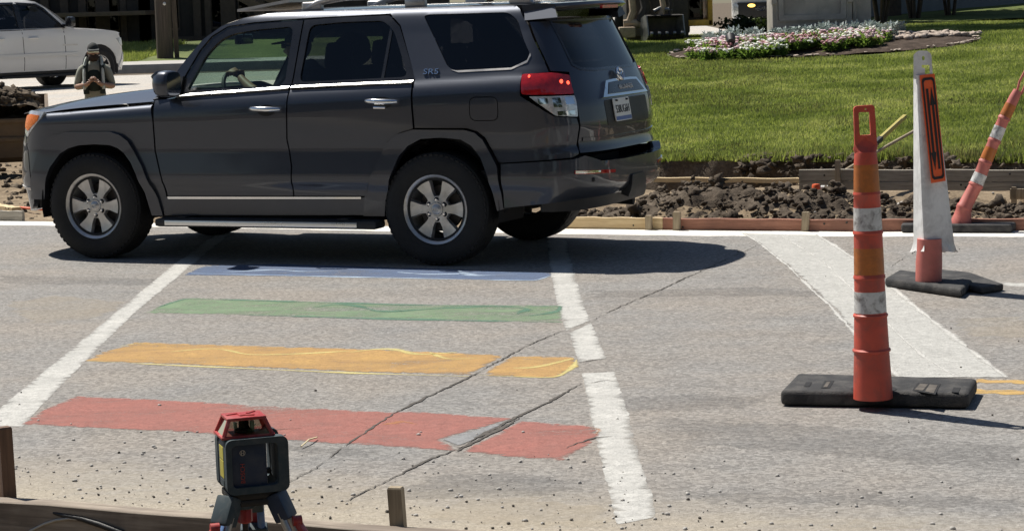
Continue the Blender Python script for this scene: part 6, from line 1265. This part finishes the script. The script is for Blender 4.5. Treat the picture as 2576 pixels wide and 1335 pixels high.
for u in (1.5, 2.6): q.box((u+.35, 0, 1.05), (.16, 1.5, .62), rotm('Y', .2), .05); q.box((u+.45, .4, 1.45), (.1, .28, .18), None, .04); q.box((u+.45, -.4, 1.45), (.1, .28, .18), None, .04)
q.build('cabin', 'dark_liner', wv, 40)
# navy car parked behind it
Yn = 63; nz = float(street_z(np.array(-13.), np.array(57.)))+.1; nx = float(at(196, 50, Yn)[0]); nv = thing('navy_car', 'dark blue car parked behind the white SUV', 'car', (nx-1.95, Yn, nz-.12), 0)
q = MB(); PR = [(-2.2, .35), (-2.25, .75), (-2.1, .98), (-1.3, 1.05), (-.55, 1.52), (.15, 1.58), (.75, 1.42), (1.2, 1.12), (2.0, .98), (2.25, .80), (2.3, .45), (2.2, .30)]
n = len(PR); vs = []
for k, y in enumerate((-.86, -.80, 0, .80, .86)):
    for a, b in PR: vs.append((a, y*(1 if b < 1.1 else .78), b+(.035 if k == 2 and b > .9 else 0)-(.04 if k in (0, 4) and b > .9 else 0)))
q.add(vs, [(k*n+i, k*n+(i+1) % n, (k+1)*n+(i+1) % n, (k+1)*n+i) for k in range(4) for i in range(n)]+[tuple(range(n-1, -1, -1)), tuple(4*n+i for i in range(n))]); q.build('body', 'navy_paint', nv, 40)
for sd in (-1, 1): q = MB(); q.add([(-1.15, sd*.79, 1.08), (1.05, sd*.79, 1.10), (.62, sd*.705, 1.42), (.1, sd*.695, 1.50), (-.5, sd*.70, 1.46)], [(0, 1, 2, 3, 4)]); q.build('side_window', 'glass_dark', nv)
q = MB(); q.add([(1.19, -.70, 1.145), (1.19, .70, 1.145), (.74, .60, 1.445), (.74, -.60, 1.445)], [(0, 1, 2, 3)]); q.build('windscreen', 'glass_dark', nv)
for u in (-1.4, 1.4):
    for sd in (-1, 1): wheel(nv, u, sd*.76, .33, .21, .21, 5, sd, detail=False)
# far kerb, pavement, grass bank
def strip(name, x0, x1, y0, y1, zf, mat, nx=30, ny=6, kind='structure', label=None): X, Y = np.meshgrid(np.linspace(x0, x1, nx), np.linspace(y0, y1, ny), indexing='ij'); return tag(sheet(name, X, Y, zf(X, Y), mat, kind), label)
kz = lambda Y: .245+.0055*(Y-40)
q = MB(); q.box((-32, 58.2, kz(58)+.04), (56, .35, .24), None, .03); o = q.build('kerb', 'kerb_concrete', None, 30); struct(o)
strip('pavement', -60, -4, 58.3, 62.5, lambda X, Y: kz(58)+.15+0*X, 'kerb_concrete'); strip('grass_bank', -60, -4, 62.5, 80, lambda X, Y: kz(58)+.14+.36*sstep(62.5, 74, Y)+.03*fnoise(X, Y, .8, 8), 'turf', 60, 20)
bank = lambda X, Y: kz(58)+.14+.36*sstep(62.5, 74, Y)+.03*fnoise(X, Y, .8, 8)
grass('bank_grass', 26000, lambda r, n: (r.uniform(-15.5, -10.5, n), 62.5+10*r.random(n)), bank, .10, .22, .035, 'grass_blade', 40, 'rough grass in front of the dark building')
# the dark building with its timber posts
Yd = 79.0; bz = .70; bl = thing('dark_building', 'dark shaded building with brown timber posts along the far side', 'building', (-15, Yd, bz), 0)
q = MB(); q.box((0, 2.0, 3.0), (26, .4, 6.6)); wl = q.build('wall', 'wall_dark', bl)
px2 = lambda x, Y=Yd: float(at(x, 60, Y)[0])+15
for x, w in ((186, .28), (238, .5), (292, .26), (330, .9), (362, .9), (381, .20), (480, .28), (508, .22), (560, .55), (140, .3), (90, .3), (40, .3), (640, .4), (700, .4), (760, .4)): q = MB(); q.box((px2(x), 1.72, 2.9), (w, .14, 6.2), None, .01); q.build('timber_post', 'wall_trim' if w < .8 else 'wall_dark', bl)
for x in (212, 265, 311, 345, 420, 530, 600): q = MB(); q.box((px2(x), 1.77, 1.6), (.42, .05, 2.2), None, .01); wn = q.build('window_frame', 'wall_trim', bl); q = MB(); q.box((px2(x), 1.735, 1.6), (.32, .02, 2.0)); q.build('pane', 'glass_dark', wn)
q = MB(); q.box((-1.5, .6, 1.18), (7.5, 2.6, .16), None, .02); q.build('eave', 'roof_brown', bl); q = MB(); q.box((0, 1.0, 6.2), (27, 3.0, .3), None, .02); q.build('roof', 'roof_brown', bl)
q = MB(); q.box((0, 1.75, .12), (26, .12, .3)); q.build('plinth', 'wall_trim', bl)
for a, b, w in (((590, -14), (668, 26), .30), ((640, -18), (700, 10), .22)): A_, B_ = Vector(at(*a, Yd-.6))-Vector((-15, Yd, bz)), Vector(at(*b, Yd-.6))-Vector((-15, Yd, bz)); d = B_-A_; q = MB(); q.box((A_+B_)/2, (d.length, .2, w), frame(d, (0, 0, 1)), .02); q.build('gable_board', 'roof_brown', bl)
Yo = 64.0; ox = float(at(421, 150, Yo)[0]); oz = float(at(421, 151, Yo)[2]); pl2 = thing('timber_pillar', 'thick brown timber pillar standing at the edge of the far pavement', 'pillar', (ox, Yo, oz), .2)
q = MB(); q.lathe([(.24, 0), (.235, 2.0), (.22, 6.5)], 20, (-.06, 0, 0), jit=lambda a, h: 1+.03*math.sin(5*a+h)); q.build('post', 'wood_pole', pl2, 50); q = MB(); q.box((.25, .05, 3.2), (.13, .16, 6.4), rotm('Y', -.01), .01); q.build('side_post', 'wood_pole', pl2, 30); q = MB(); q.ico((-.02, -.235, 1.62), .05, 3, 1, .1, (1, .4, 1.2)); q.build('tag_plate', 'satin_metal', pl2)
# ---------------------------------------------------------------- backhoe behind the lawn
Ye = 45.0; ex, ez = float(at(1660, 80, Ye)[0]), .90; be = thing('backhoe', 'yellow backhoe with muddy arms and a worn bucket resting behind the lawn', 'backhoe', (ex, Ye, ez), 0)
E_ = lambda x, y, d=0.0: Vector(at(x, y, Ye+d))-Vector((ex, Ye, ez))
A_ = [(1606, 45), (1630, 44), (1638, 60), (1634, 88), (1624, 106), (1614, 104), (1600, 92), (1590, 88)]
bx = E_(1606, 45).x; 
pf = [(0, .50), (.10, .52), (.34, .46), (.44, .22), (.36, .03), (.16, -.05), (.02, .0), (-.10, .10)]
q = MB(); L_ = .74
def bt(a, b, t): return Vector((E_(1612, 60).x+.10+t*L_-a*.28, -.15+a*.55, b+.06))
n = len(pf); vs = [bt(a, b, t) for t in (0, .5, 1) for a, b in pf]+[bt(a*.9+.02, b*.92+.02, t) for t in (0.03, .5, .97) for a, b in pf]
q.add(vs, [(k*n+i, k*n+i+1, (k+1)*n+i+1, (k+1)*n+i) for k in (0, 1, 3, 4) for i in range(n-1)]); q.build('bucket_shell', 'dark_steel', be, 40)
for t in (0, 1): q = MB(); q.add([bt(a, b, t+d) for d in (0, .03) for a, b in pf], [tuple(range(n-1, -1, -1)), tuple(range(n, 2*n))]+[(i, (i+1) % n, n+(i+1) % n, n+i) for i in range(n)]); q.build('bucket_cheek', 'worn_steel', be, 20)
for k in range(5): q = MB(); q.box(bt(-.14, .12, .08+.21*k), (.06, .16, .05), rotm('X', -.5), .01); q.build('bucket_tooth', 'worn_steel', be, 20)
for pts, r_, mt, nm in (([(1580, 62), (1592, 30), (1588, -10), (1600, -60)], .075, 'muddy_arm', 'dipper_arm'), ([(1612, 58), (1625, 20), (1618, -20), (1625, -70)], .11, 'dark_steel', 'boom_arm'), ([(1660, 46), (1668, 15), (1662, -15), (1670, -60)], .06, 'muddy_arm', 'link_arm'), ([(1684, 46), (1688, 10), (1680, -30)], .05, 'dark_steel', 'hydraulic_ram'), ([(1645, 30), (1660, 22), (1690, 26)], .045, 'worn_steel', 'link_pin'), ([(1568, 60), (1590, 58), (1612, 62)], .08, 'muddy_arm', 'stabiliser_beam')):
    q = MB(); q.tube([E_(x, y, .25) for x, y in pts], r_, 8); q.build(nm, mt, be, 40)
q = MB(); q.box(E_(1576, 82, .3), (.34, .5, .22), None, .04); q.box(E_(1600, 74, .45), (.4, .4, .30), None, .04); q.build('stabiliser_foot', 'muddy_arm', be, 40)
q = MB(); q.box(E_(1648, 40, 1.4), (1.3, 1.2, 1.0), None, .05); q.build('chassis', 'dark_steel', be, 30)
zb_ = E_(1750, 65, 1.6).z; q = MB(); q.box((E_(1752, 30, 1.6).x, 1.6, zb_+.06), (.56, 1.3, .13), None, .02); q.box((E_(1779, 30, 1.6).x, 1.6, zb_+1.0), (.10, 1.3, 2.0), None, .02); q.box((E_(1720, 30, 1.6).x, 1.95, zb_+1.0), (.10, .1, 2.0), None, .02); q.build('cab_frame', 'machine_yellow', be, 30)
q = MB(); q.box((E_(1742, 30, 1.6).x, 1.3, zb_+.9), (.38, .05, 1.6), None, .01); q.build('cab_door', 'frame_black', be, 30); q = MB(); q.box((E_(1740, 30, 1.6).x, 1.265, zb_+.9), (.28, .015, 1.45)); q.build('cab_pane', 'glass_tint', be)
q = MB(); q.box((E_(1700, 30, 1.6).x, 1.8, zb_+.7), (.5, 1.4, 1.7), None, .05); q.build('engine_cover', 'dark_steel', be, 30)
for x in (1600, 1680): wheel(be, E_(x, 60, 1.5).x, 2.3, .42, .35, .22, 6, -1, detail=False)
# ---------------------------------------------------------------- right background: monument, flower bed, pickup, wall, trees
Ym = 42.0; mx0, mx1 = float(at(1943, 60, Ym)[0]), float(at(2143, 60, Ym)[0]); mw = mx1-mx0; mz = .86
mo = thing('stone_monument', 'pale stone monument sign with a framed recessed panel in the flower bed', 'monument', ((mx0+mx1)/2, Ym, mz), 0)
mp = lambda y, d=0: float(at(2040, y, Ym+d)[2])-mz
PX = lambda x, d=0: float(at(x, 40, Ym+d)[0])-(mx0+mx1)/2
q = MB(); q.box((0, .45, 1.2), (mw, .9, 2.4), None, .012); q.build('block', 'stone_pale', mo, 30)
q = MB(); q.box((PX(2168), .50, 1.2), (float(at(2190, 40, Ym)[0])-mx1+.02, .78, 2.38), None, .012); q.box((PX(2150), .46, 1.2), (.06, .80, 2.38), None, .01); q.build('side_pier', 'stone_pale', mo, 30)
def rect_frame(name, x0, x1, z0, z1, w, d, mat, parent, y): 
    return plate(name, rounded([(x0, z0), (x1, z0), (x1, z1), (x0, z1)], .05), [rounded([(x0+w, z0+w), (x1-w, z0+w), (x1-w, z1-w), (x0+w, z1-w)], .035)], d, mat, parent, lambda a, b, k: Vector((a, y-k, b)))
rect_frame('panel_frame', PX(1957), PX(2127), mp(51), 2.2, .10, .055, 'stone_pale', mo, .002)
rect_frame('panel_moulding', PX(1951), PX(2133), mp(55), 2.25, .035, .028, 'stone_pale', mo, .001)
q = MB(); q.box((PX(1946), -.01, mp(3)+.7), (.10, .12, 1.5), None, .02); q.box((PX(2138), -.01, mp(3)+.7), (.10, .12, 1.5), None, .02); q.build('cornice', 'stone_pale', mo, 30)
q = MB(); q.box((.1, .45, .04), (mw+.36, 1.0, .12), None, .02); q.build('plinth', 'stone_pale', mo, 30)
# flower bed: mulch mound, cobbles, plants
bc = (5.87, 40.6); bedx, bedy = 2.85, 1.9
Ag, Rg = np.meshgrid(np.linspace(0, 2*np.pi, 72), np.linspace(0, 1, 14), indexing='ij'); X = bc[0]+bedx*Rg*np.cos(Ag); Y = bc[1]+bedy*Rg*np.sin(Ag)
bed_z = lambda x, y: lawn_z(x, y)+.10*np.clip(1-((x-bc[0])/bedx)**2-((y-bc[1])/bedy)**2, 0, 1)**.5-.015+.02*fnoise(x, y, 5, 14)
fb = thing('flower_bed', 'oval mulched flower bed with cobbles around the monument', 'flower bed', (bc[0], bc[1], .7), 0)
o = sheet('mulch', X-bc[0], Y-bc[1], bed_z(X, Y)-.7, 'mulch', kind=None, parent=fb)
r = np.random.default_rng(77); n = 240; cob = []
for k in range(7): b = MB().ico((0, 0, 0), 1, 100+k, 2, .22, (1.15, .8, .55)); me = bpy.data.meshes.new('cobble'); me.from_pydata(b.v, [], b.f); me.materials.append(MATS['cobble']); me.shade_smooth(); cob.append(me)
for k in range(n):
    t = r.random(); x = at(2215, 90, 41)[0]+t*(at(2462, 100, 41)[0]-at(2215, 90, 41)[0]); y = 41.2+r.uniform(-1.0, 1.3)*(1-.75*t); 
    o = bpy.data.objects.new('cobble', cob[k % 7]); COL.objects.link(o); o.parent = fb; s_ = .05+.045*r.random(); o.scale = (s_, s_, s_); o.rotation_euler = (r.normal(0, .3), r.normal(0, .3), r.uniform(0, 6.28)); o.location = (x-bc[0], y-bc[1], float(bed_z(np.array(x), np.array(y)))-.7+s_*.3)
n = 130
for k in range(n):
    a = r.uniform(0, 6.28); q_ = .97+.05*r.random(); x, y = bc[0]+bedx*q_*math.cos(a), bc[1]+bedy*q_*math.sin(a)
    if y > 41.5: continue
    o = bpy.data.objects.new('bark_chip', cob[k % 7]); COL.objects.link(o); o.parent = fb; s_ = .02+.02*r.random(); o.scale = (s_*1.4, s_, s_*.8); o.rotation_euler = (r.normal(0, .3), 0, r.uniform(0, 6.28)); o.location = (x-bc[0], y-bc[1], float(lawn_z(np.array(x), np.array(y)))-.7+.01)
def leafy(n, R, H, l, w, seed, up=.6):
    """Leaves springing from a low clump: triangles pairs."""
    rr = np.random.default_rng(seed); v = []; f = []
    for i in range(n):
        a = rr.uniform(0, 6.28); rad = R*rr.random()**.5*.6; h = H*rr.random()*.75; p = np.array([math.cos(a)*rad, math.sin(a)*rad, h]); el = rr.normal(up, .35); b = a+rr.normal(0, .7); d = np.array([math.cos(b)*math.cos(el), math.sin(b)*math.cos(el), math.sin(el)]); sdv = np.cross(d, [0, 0, 1.]); sdv /= np.linalg.norm(sdv)+1e-6; L = l*rr.uniform(.6, 1.2); k = len(v)
        v += [p, p+d*L*.5+sdv*w, p+d*L+np.array([0, 0, -.2*L]), p+d*L*.5-sdv*w]; f += [(k, k+1, k+2, k+3)]
    return v, f
def plant_mesh(kind, seed):
    rr = np.random.default_rng(seed)
    if kind == 'silver': v, f = leafy(150, .13, .24, .09, .017, seed, .8); return [('foliage', v, f, 'silver_leaf')]
    v, f = leafy(150, .16, .16, .10, .014, seed, .9); b = MB()
    for i in range(17):
        a, rad = (i % 3)*2.1+seed+rr.normal(0, .35), .15*(.35+.65*rr.random()); b.ico((math.cos(a)*rad, math.sin(a)*rad, .125+.06*rr.random()), .021+.012*rr.random(), i+seed, 1, .2, (1, 1, .6))
    return [('foliage', v, f, 'leaf_flower'), ('blossom', b.v, b.f, {'white': 'petal_white', 'pink': 'petal_pink', 'rose': 'petal_rose'}[kind])]
proto = {}
for kind in ('silver', 'white', 'pink', 'rose'):
    for j in range(3):
        L = []
        for nm, v, f, mt in plant_mesh(kind, 200+j+hash(kind[0])*0+ord(kind[0])*5): me = bpy.data.meshes.new(nm); me.from_pydata([tuple(map(float, p)) for p in v], [], [tuple(map(int, t)) for t in f]); me.materials.append(MATS[mt]); L.append((nm, me))
        proto[kind, j] = L
PL = {'silver': ('silver_plant', 'silver-leaved dusty plant in the flower bed', 'silver-leaved plants', 'plant'), 'white': ('flowering_plant', 'low plant with white blossoms in the flower bed', 'white flowering plants', 'flower'), 'pink': ('flowering_plant', 'low plant with pale pink blossoms in the flower bed', 'pale pink flowering plants', 'flower'), 'rose': ('flowering_plant', 'low plant with rose red blossoms in the flower bed', 'rose red flowering plants', 'flower')}
def plant(kind, x, y, s_):
    nm, lb, gr_, ct = PL[kind]; t = thing(nm, lb, ct, (x, y, float(bed_z(np.array(x), np.array(y)))), r.uniform(0, 6.28), gr_); t.scale = (s_, s_, s_*r.uniform(.85, 1.15))
    for n_, me in proto[kind, int(r.integers(0, 3))]: o = bpy.data.objects.new(n_, me); COL.objects.link(o); o.parent = t
X_ = lambda px, Y: float(at(px, 120, Y)[0])
for k in range(44):
    px = 1772+k/43*480+r.normal(0, 8); Y = 41.0+r.uniform(-.35, .35)-.25*math.sin(k*.7)
    if abs(X_(px, Y)-(mx0+mx1)/2) < mw/2+.3 and Y > 41.3: Y = 41.1
    plant('silver', X_(px, Y), Y, r.uniform(1.0, 1.4))
for k in range(128):
    t = r.random(); px = 1738+t*490; Y = 38.75+.55*abs(t-.3)+r.uniform(0, 1.0)**1.0*(1.9-.5*t); kd = ['white', 'pink', 'white', 'pink', 'rose', 'white', 'silver'][int(r.integers(0, 6))]
    plant(kd, X_(px, Y), Y, r.uniform(.95, 1.4))
for k in range(10): px = 2080+r.random()*160; Y = 40.2+r.uniform(0, .8); plant('silver', X_(px, Y), Y, r.uniform(.9, 1.25))
sx_, sy_ = X_(1838, 39.2), 39.2; sz_ = float(bed_z(np.array(sx_), np.array(sy_))); sp2 = thing('garden_spotlight', 'black garden spotlight among the flowers aimed at the monument', 'spotlight', (sx_, sy_, sz_), 0)
q = MB(); q.tube([(0, 0, 0), (0, 0, .22)], .014, 8); q.build('stem', 'black_plastic', sp2, 40); q = MB(); q.lathe([(0, -.10), (.07, -.09), (.085, -.02), (.088, .09), (.075, .09), (.07, .05), (0, .05)], 16, (0, 0, .32), 'y', R=rotm('X', .55)); q.build('lamp_head', 'black_plastic', sp2, 40)
# pickup beyond the crest
Yt = 65.0; tx, tzz = float(at(1925, 20, Yt)[0]), .34; tk = thing('pickup_truck', 'white pickup truck facing the camera with amber lights lit beside the monument', 'pickup truck', (tx, Yt, tzz), -.125)
Tz = lambda y: float(at(1915, y, Yt)[2])-tzz; Tx = lambda x: float(at(x, 20, Yt)[0])-tx
q = MB(); q.box((0, .9, 1.20), (2.0, 1.7, .75), None, .08); q.box((0, .95, 1.62), (1.9, 1.6, .12), None, .05); q.build('front_body', 'white_paint', tk, 40)
q = MB(); q.box((0, 2.6, 1.75), (1.9, 1.8, 1.5), None, .15); q.box((0, 4.6, 1.2), (1.95, 2.4, .8), None, .05); q.build('cab', 'white_paint', tk, 40); q = MB(); q.box((0, 1.69, 2.1), (1.6, .03, .6), rotm('X', -.3), .02); q.build('windscreen', 'glass_dark', tk, 40)
q = MB(); q.box((.02, .02, (Tz(6)+Tz(44))/2), (1.70, .12, Tz(6)-Tz(44)), None, .03); gr2 = q.build('grille', 'black_plastic', tk, 40)
for y, h in ((20, .03),): 
    for x0_, x1_ in ((1862, 1905), (1925, 1970)): q = MB(); q.box(((Tx(x0_)+Tx(x1_))/2, .0, Tz(y)), (Tx(x1_)-Tx(x0_), .03, h), None, .008); q.build('grille_bar', 'chrome', gr2, 40)
q = MB(); q.lathe([(.0, -.02), (.9, -.02), (1.0, -.01), (1.0, .01)], 28, (0, 0, 0), 'y'); q.v = [(Tx(1998/1.0 if 0 else 1914)+a*.175, b-.02, Tz(22)+c_*.085) for a, b, c_ in q.v]; q.build('badge', 'chrome', tk, 40)
q = MB(); q.lathe([(.0, -.03), (.86, -.03)], 28, (0, 0, 0), 'y'); q.v = [(Tx(1914)+a*.17, b-.013, Tz(22)+c_*.08) for a, b, c_ in q.v]; bd_ = q.build('badge_face', 'navy_paint', tk, 40)
text_obj('badge_lettering', 'Ford', .12, 'chrome', tk, lambda v: Vector((Tx(1914)+v.x, -.048-v.z, Tz(22)+v.y)), .002, 1.0)
for x, y, rx, rz in ((1890, 14, .12, .055), (1940, 31, .07, .075)): q = MB(); q.ico((Tx(x), -.03, Tz(y)), 1, 4, 2, .0, (rx, .04, rz)); q.build('amber_lamp', 'headlamp_glow', tk, 180)
for sx in (-1, 1): q = MB(); q.box((sx*.86, .02, Tz(24)), (.22, .12, .36), None, .04); q.build('headlamp', 'lamp_clear', tk, 40); q = MB(); q.box((sx*.80, -.02, Tz(52)), (.36, .14, .20), None, .05); q.build('bumper_end', 'white_paint', tk, 40)
q = MB(); q.box((0, -.04, Tz(62)), (2.0, .2, .26), None, .05); q.build('bumper', 'chrome', tk, 40)
for sx in (-1, 1):
    q = MB(); q.box((sx*1.18, 1.7, 1.75), (.25, .12, .34), None, .04); q.build('wing_mirror', 'black_plastic', tk, 40)
    for yy in (.9, 4.6): q = MB(); q.lathe([(.2, -.13), (.40, -.13), (.42, -.10), (.42, .10), (.40, .13), (.2, .13), (.2, -.13)], 28, (sx*.85, yy, .42), 'x'); q.build('wheel', 'tyre_rubber', tk, 40)
# low clipped shrub on the crest
def leaf_cloud(c, rad, n, size, seed, lump=.35, shell=.55):
    rr = np.random.default_rng(seed); d = rr.normal(size=(n, 3)); d /= np.linalg.norm(d, axis=1, keepdims=True); k = 1+lump*(np.sin(d[:, 0]*5+seed)*np.sin(d[:, 1]*6+1)+.6*np.sin(d[:, 2]*9+d[:, 0]*7))
    p = d*(shell+(1-shell)*rr.random((n, 1)))*k[:, None]*np.array(rad)+np.array(c); u = rr.normal(size=(n, 3)); u /= np.linalg.norm(u, axis=1, keepdims=True); w = np.cross(u, rr.normal(size=(n, 3))); w /= np.linalg.norm(w, axis=1, keepdims=True)+1e-6; s_ = size*(.6+.8*rr.random((n, 1)))
    v = np.stack([p-u*s_, p+w*s_*.5, p+u*s_, p-w*s_*.5], 1).reshape(-1, 3); return v, np.arange(4*n).reshape(n, 4)
def shrub(name, label, cat, loc, rad, n, size, mat, seed, stems=4, group=None, h0=0.3):
    t = thing(name, label, cat, loc, 0, group); V, F = [], []; k = 0; rr = np.random.default_rng(seed)
    for j in range(7):
        c = (rr.normal(0, .35)*rad[0], rr.normal(0, .35)*rad[1], h0+rad[2]*(.55+.5*rr.random())); v, f = leaf_cloud(c, np.array(rad)*rr.uniform(.45, .75), n//7, size, seed+j); V.append(v); F.append(f+k); k += len(v)
    fast_mesh('foliage', np.concatenate(V), np.concatenate(F), mat, False, t); q = MB()
    for j in range(stems): a = j*6.28/stems+seed; q.tube([(math.cos(a)*.05, math.sin(a)*.05, -.15), (math.cos(a)*rad[0]*.25, math.sin(a)*rad[1]*.25, h0+rad[2]*.4), (math.cos(a)*rad[0]*.5, math.sin(a)*rad[1]*.5, h0+rad[2]*1.0)], [.05, .035, .012], 7)
    q.build('stems', 'bark', t, 60); return t
lz = lambda x, y: float(lawn_z(np.array(x), np.array(y)))
x_ = float(at(1900, 60, 46)[0]); shrub('clipped_shrub', 'low dark shrub on the crest in front of the pickup truck', 'shrub', (x_, 46.0, lz(x_, 46.)), (.75, .6, .22), 3200, .045, 'leaf_dark', 5, 3, h0=.02)
for k, (px, Y, rx, hz, lb) in enumerate(((2215, 52, 1.0, 1.3, 'dark shrub directly right of the monument'), (2300, 54, 1.1, 1.5, 'dark shrub with thin trunks in front of the grey wall'), (2390, 54.5, .9, 1.6, 'dark shrub farthest right along the grey wall'))):
    x_ = float(at(px, 30, Y)[0]); shrub('dark_shrub', lb, 'shrub', (x_, Y, lz(x_, Y)-.1), (rx, .9, hz*.5), 3800, .07, 'leaf_dark', 11+k, 5, 'shrubs along the grey wall', h0=.75)
Yg = 58.0; gx0, gx1 = float(at(2170, 20, Yg)[0]), float(at(2800, 20, Yg)[0]); z1_, z2_ = float(at(2249, 38, Yg)[2]), float(at(2575, 9, Yg)[2])
gw = thing('grey_wall', 'pale grey wall in the shade behind the lawn at the top right', 'wall', ((gx0+gx1)/2, Yg, 1.0), 0)
q = MB(); q.box((1.0, .2, 2.0), (gx1-gx0+4, .4, 4.4)); q.build('wall_face', 'wall_grey', gw); q = MB(); q.box((1.0, -.02, .02), (gx1-gx0+4, .1, .3), None, .02); q.build('plinth', 'wall_dark', gw)
X, Y = np.meshgrid(np.linspace(gx0-2, gx1+4, 50), np.linspace(51.5, Yg+.1, 16), indexing='ij'); t_ = sstep(51.5, Yg, Y); Zb = lawn_z(X, Y)*(1-t_)+t_*(z1_+(z2_-z1_)*np.clip((X-float(at(2249, 38, Yg)[0]))/(float(at(2575, 9, Yg)[0])-float(at(2249, 38, Yg)[0])), -.3, 1.5))+.012*fnoise(X, Y, 2, 6)
sheet('shaded_bank', X, Y, Zb, 'turf')
r2_ = np.random.default_rng(61); n = 26000; bxs = r2_.uniform(gx0-1, gx1+1, n); bys = r2_.uniform(51.5, Yg, n)
# trees: trunks beyond, crowns above the picture's upper edge
def tree(label, x, y, z0, h, rad, seed, mat='leaf_tree', n=17000, group='trees'):
    t = thing('tree', label, 'tree', (x, y, z0), 0, group); rr = np.random.default_rng(seed); q = MB(); q.tube([(0, 0, -.3), (.03, .02, h*.3), (-.05, .04, h*.6), (.0, 0, h*.92)], [.24, .19, .13, .04], 12)
    for j in range(7): a = j*2.4+seed; z = h*(.42+.06*j); q.tube([(0, 0, z), (math.cos(a)*rad*.4, math.sin(a)*rad*.4, z+rad*.25), (math.cos(a)*rad*.8, math.sin(a)*rad*.8, z+rad*.45)], [.09, .055, .02], 7)
    q.build('trunk', 'bark', t, 60); V, F = [], []; k = 0
    for j in range(16):
        a, e = rr.uniform(0, 6.28), rr.uniform(-.3, 1.2); d = rad*rr.uniform(.25, .8); c = (math.cos(a)*math.cos(e)*d, math.sin(a)*math.cos(e)*d, h*.75+math.sin(e)*d*.8); v, f = leaf_cloud(c, np.array((1, 1, .75))*rad*rr.uniform(.28, .45), n//16, .14, seed+j, .3, .35); V.append(v); F.append(f+k); k += len(v)
    fast_mesh('crown', np.concatenate(V), np.concatenate(F), mat, False, t); return t
def shade_tree(label, sx, sy, h, rad, seed, **kw):
    """A tree whose crown (at three quarters of h) shades the ground round (sx, sy)."""
    z = .75*h; x, y = sx-.43*z, sy+.40*z; z0 = lz(x, y) if y < 51 and x > .5 else .6
    return tree(label, x, y, z0, h, rad, seed, **kw)
shade_tree('broad tree beyond the grey wall shading the upper lawn', 10.2, 46.2, 20.0, 3.0, 3, n=22000)
shade_tree('tall tree behind the monument shading the lawn to its right', 7.4, 46.0, 20.5, 2.5, 8, n=20000)
shade_tree('tree behind the grey vehicle shading the left of the lawn', 2.3, 42.4, 8.5, 1.7, 17, n=9000)
shade_tree('tree by the dark building shading its grass bank', -13.0, 70.0, 10.0, 4.0, 23)
shade_tree('tall slender tree beyond the grey wall at the right edge', 12.3, 45.6, 17.0, 2.0, 37)
shade_tree('tall tree behind the grey wall shading the bank', 10.2, 54.5, 17.0, 3.6, 41, n=20000)
shade_tree('tall tree behind the right end of the grey wall', 14.6, 53.0, 14.0, 3.4, 47, n=20000)
# wood added behind the camera, out of view, to darken reflections in paint and glass
rr = np.random.default_rng(91); V, F = [], []; k = 0
for j in range(190):
    v, f = leaf_cloud((rr.uniform(-48, 48), rr.uniform(-22, -15), 1.0+15*rr.random()), np.array((3.0, 2.0, 2.0))*rr.uniform(.7, 1.3), 260, .42, j, .3, .4); V.append(v); F.append(f+k); k += len(v)
o = fast_mesh('wood', np.concatenate(V), np.concatenate(F), 'leaf_dark', False); tag(o, 'dark wood added unseen behind the camera to darken the vehicle reflections', kind='stuff')
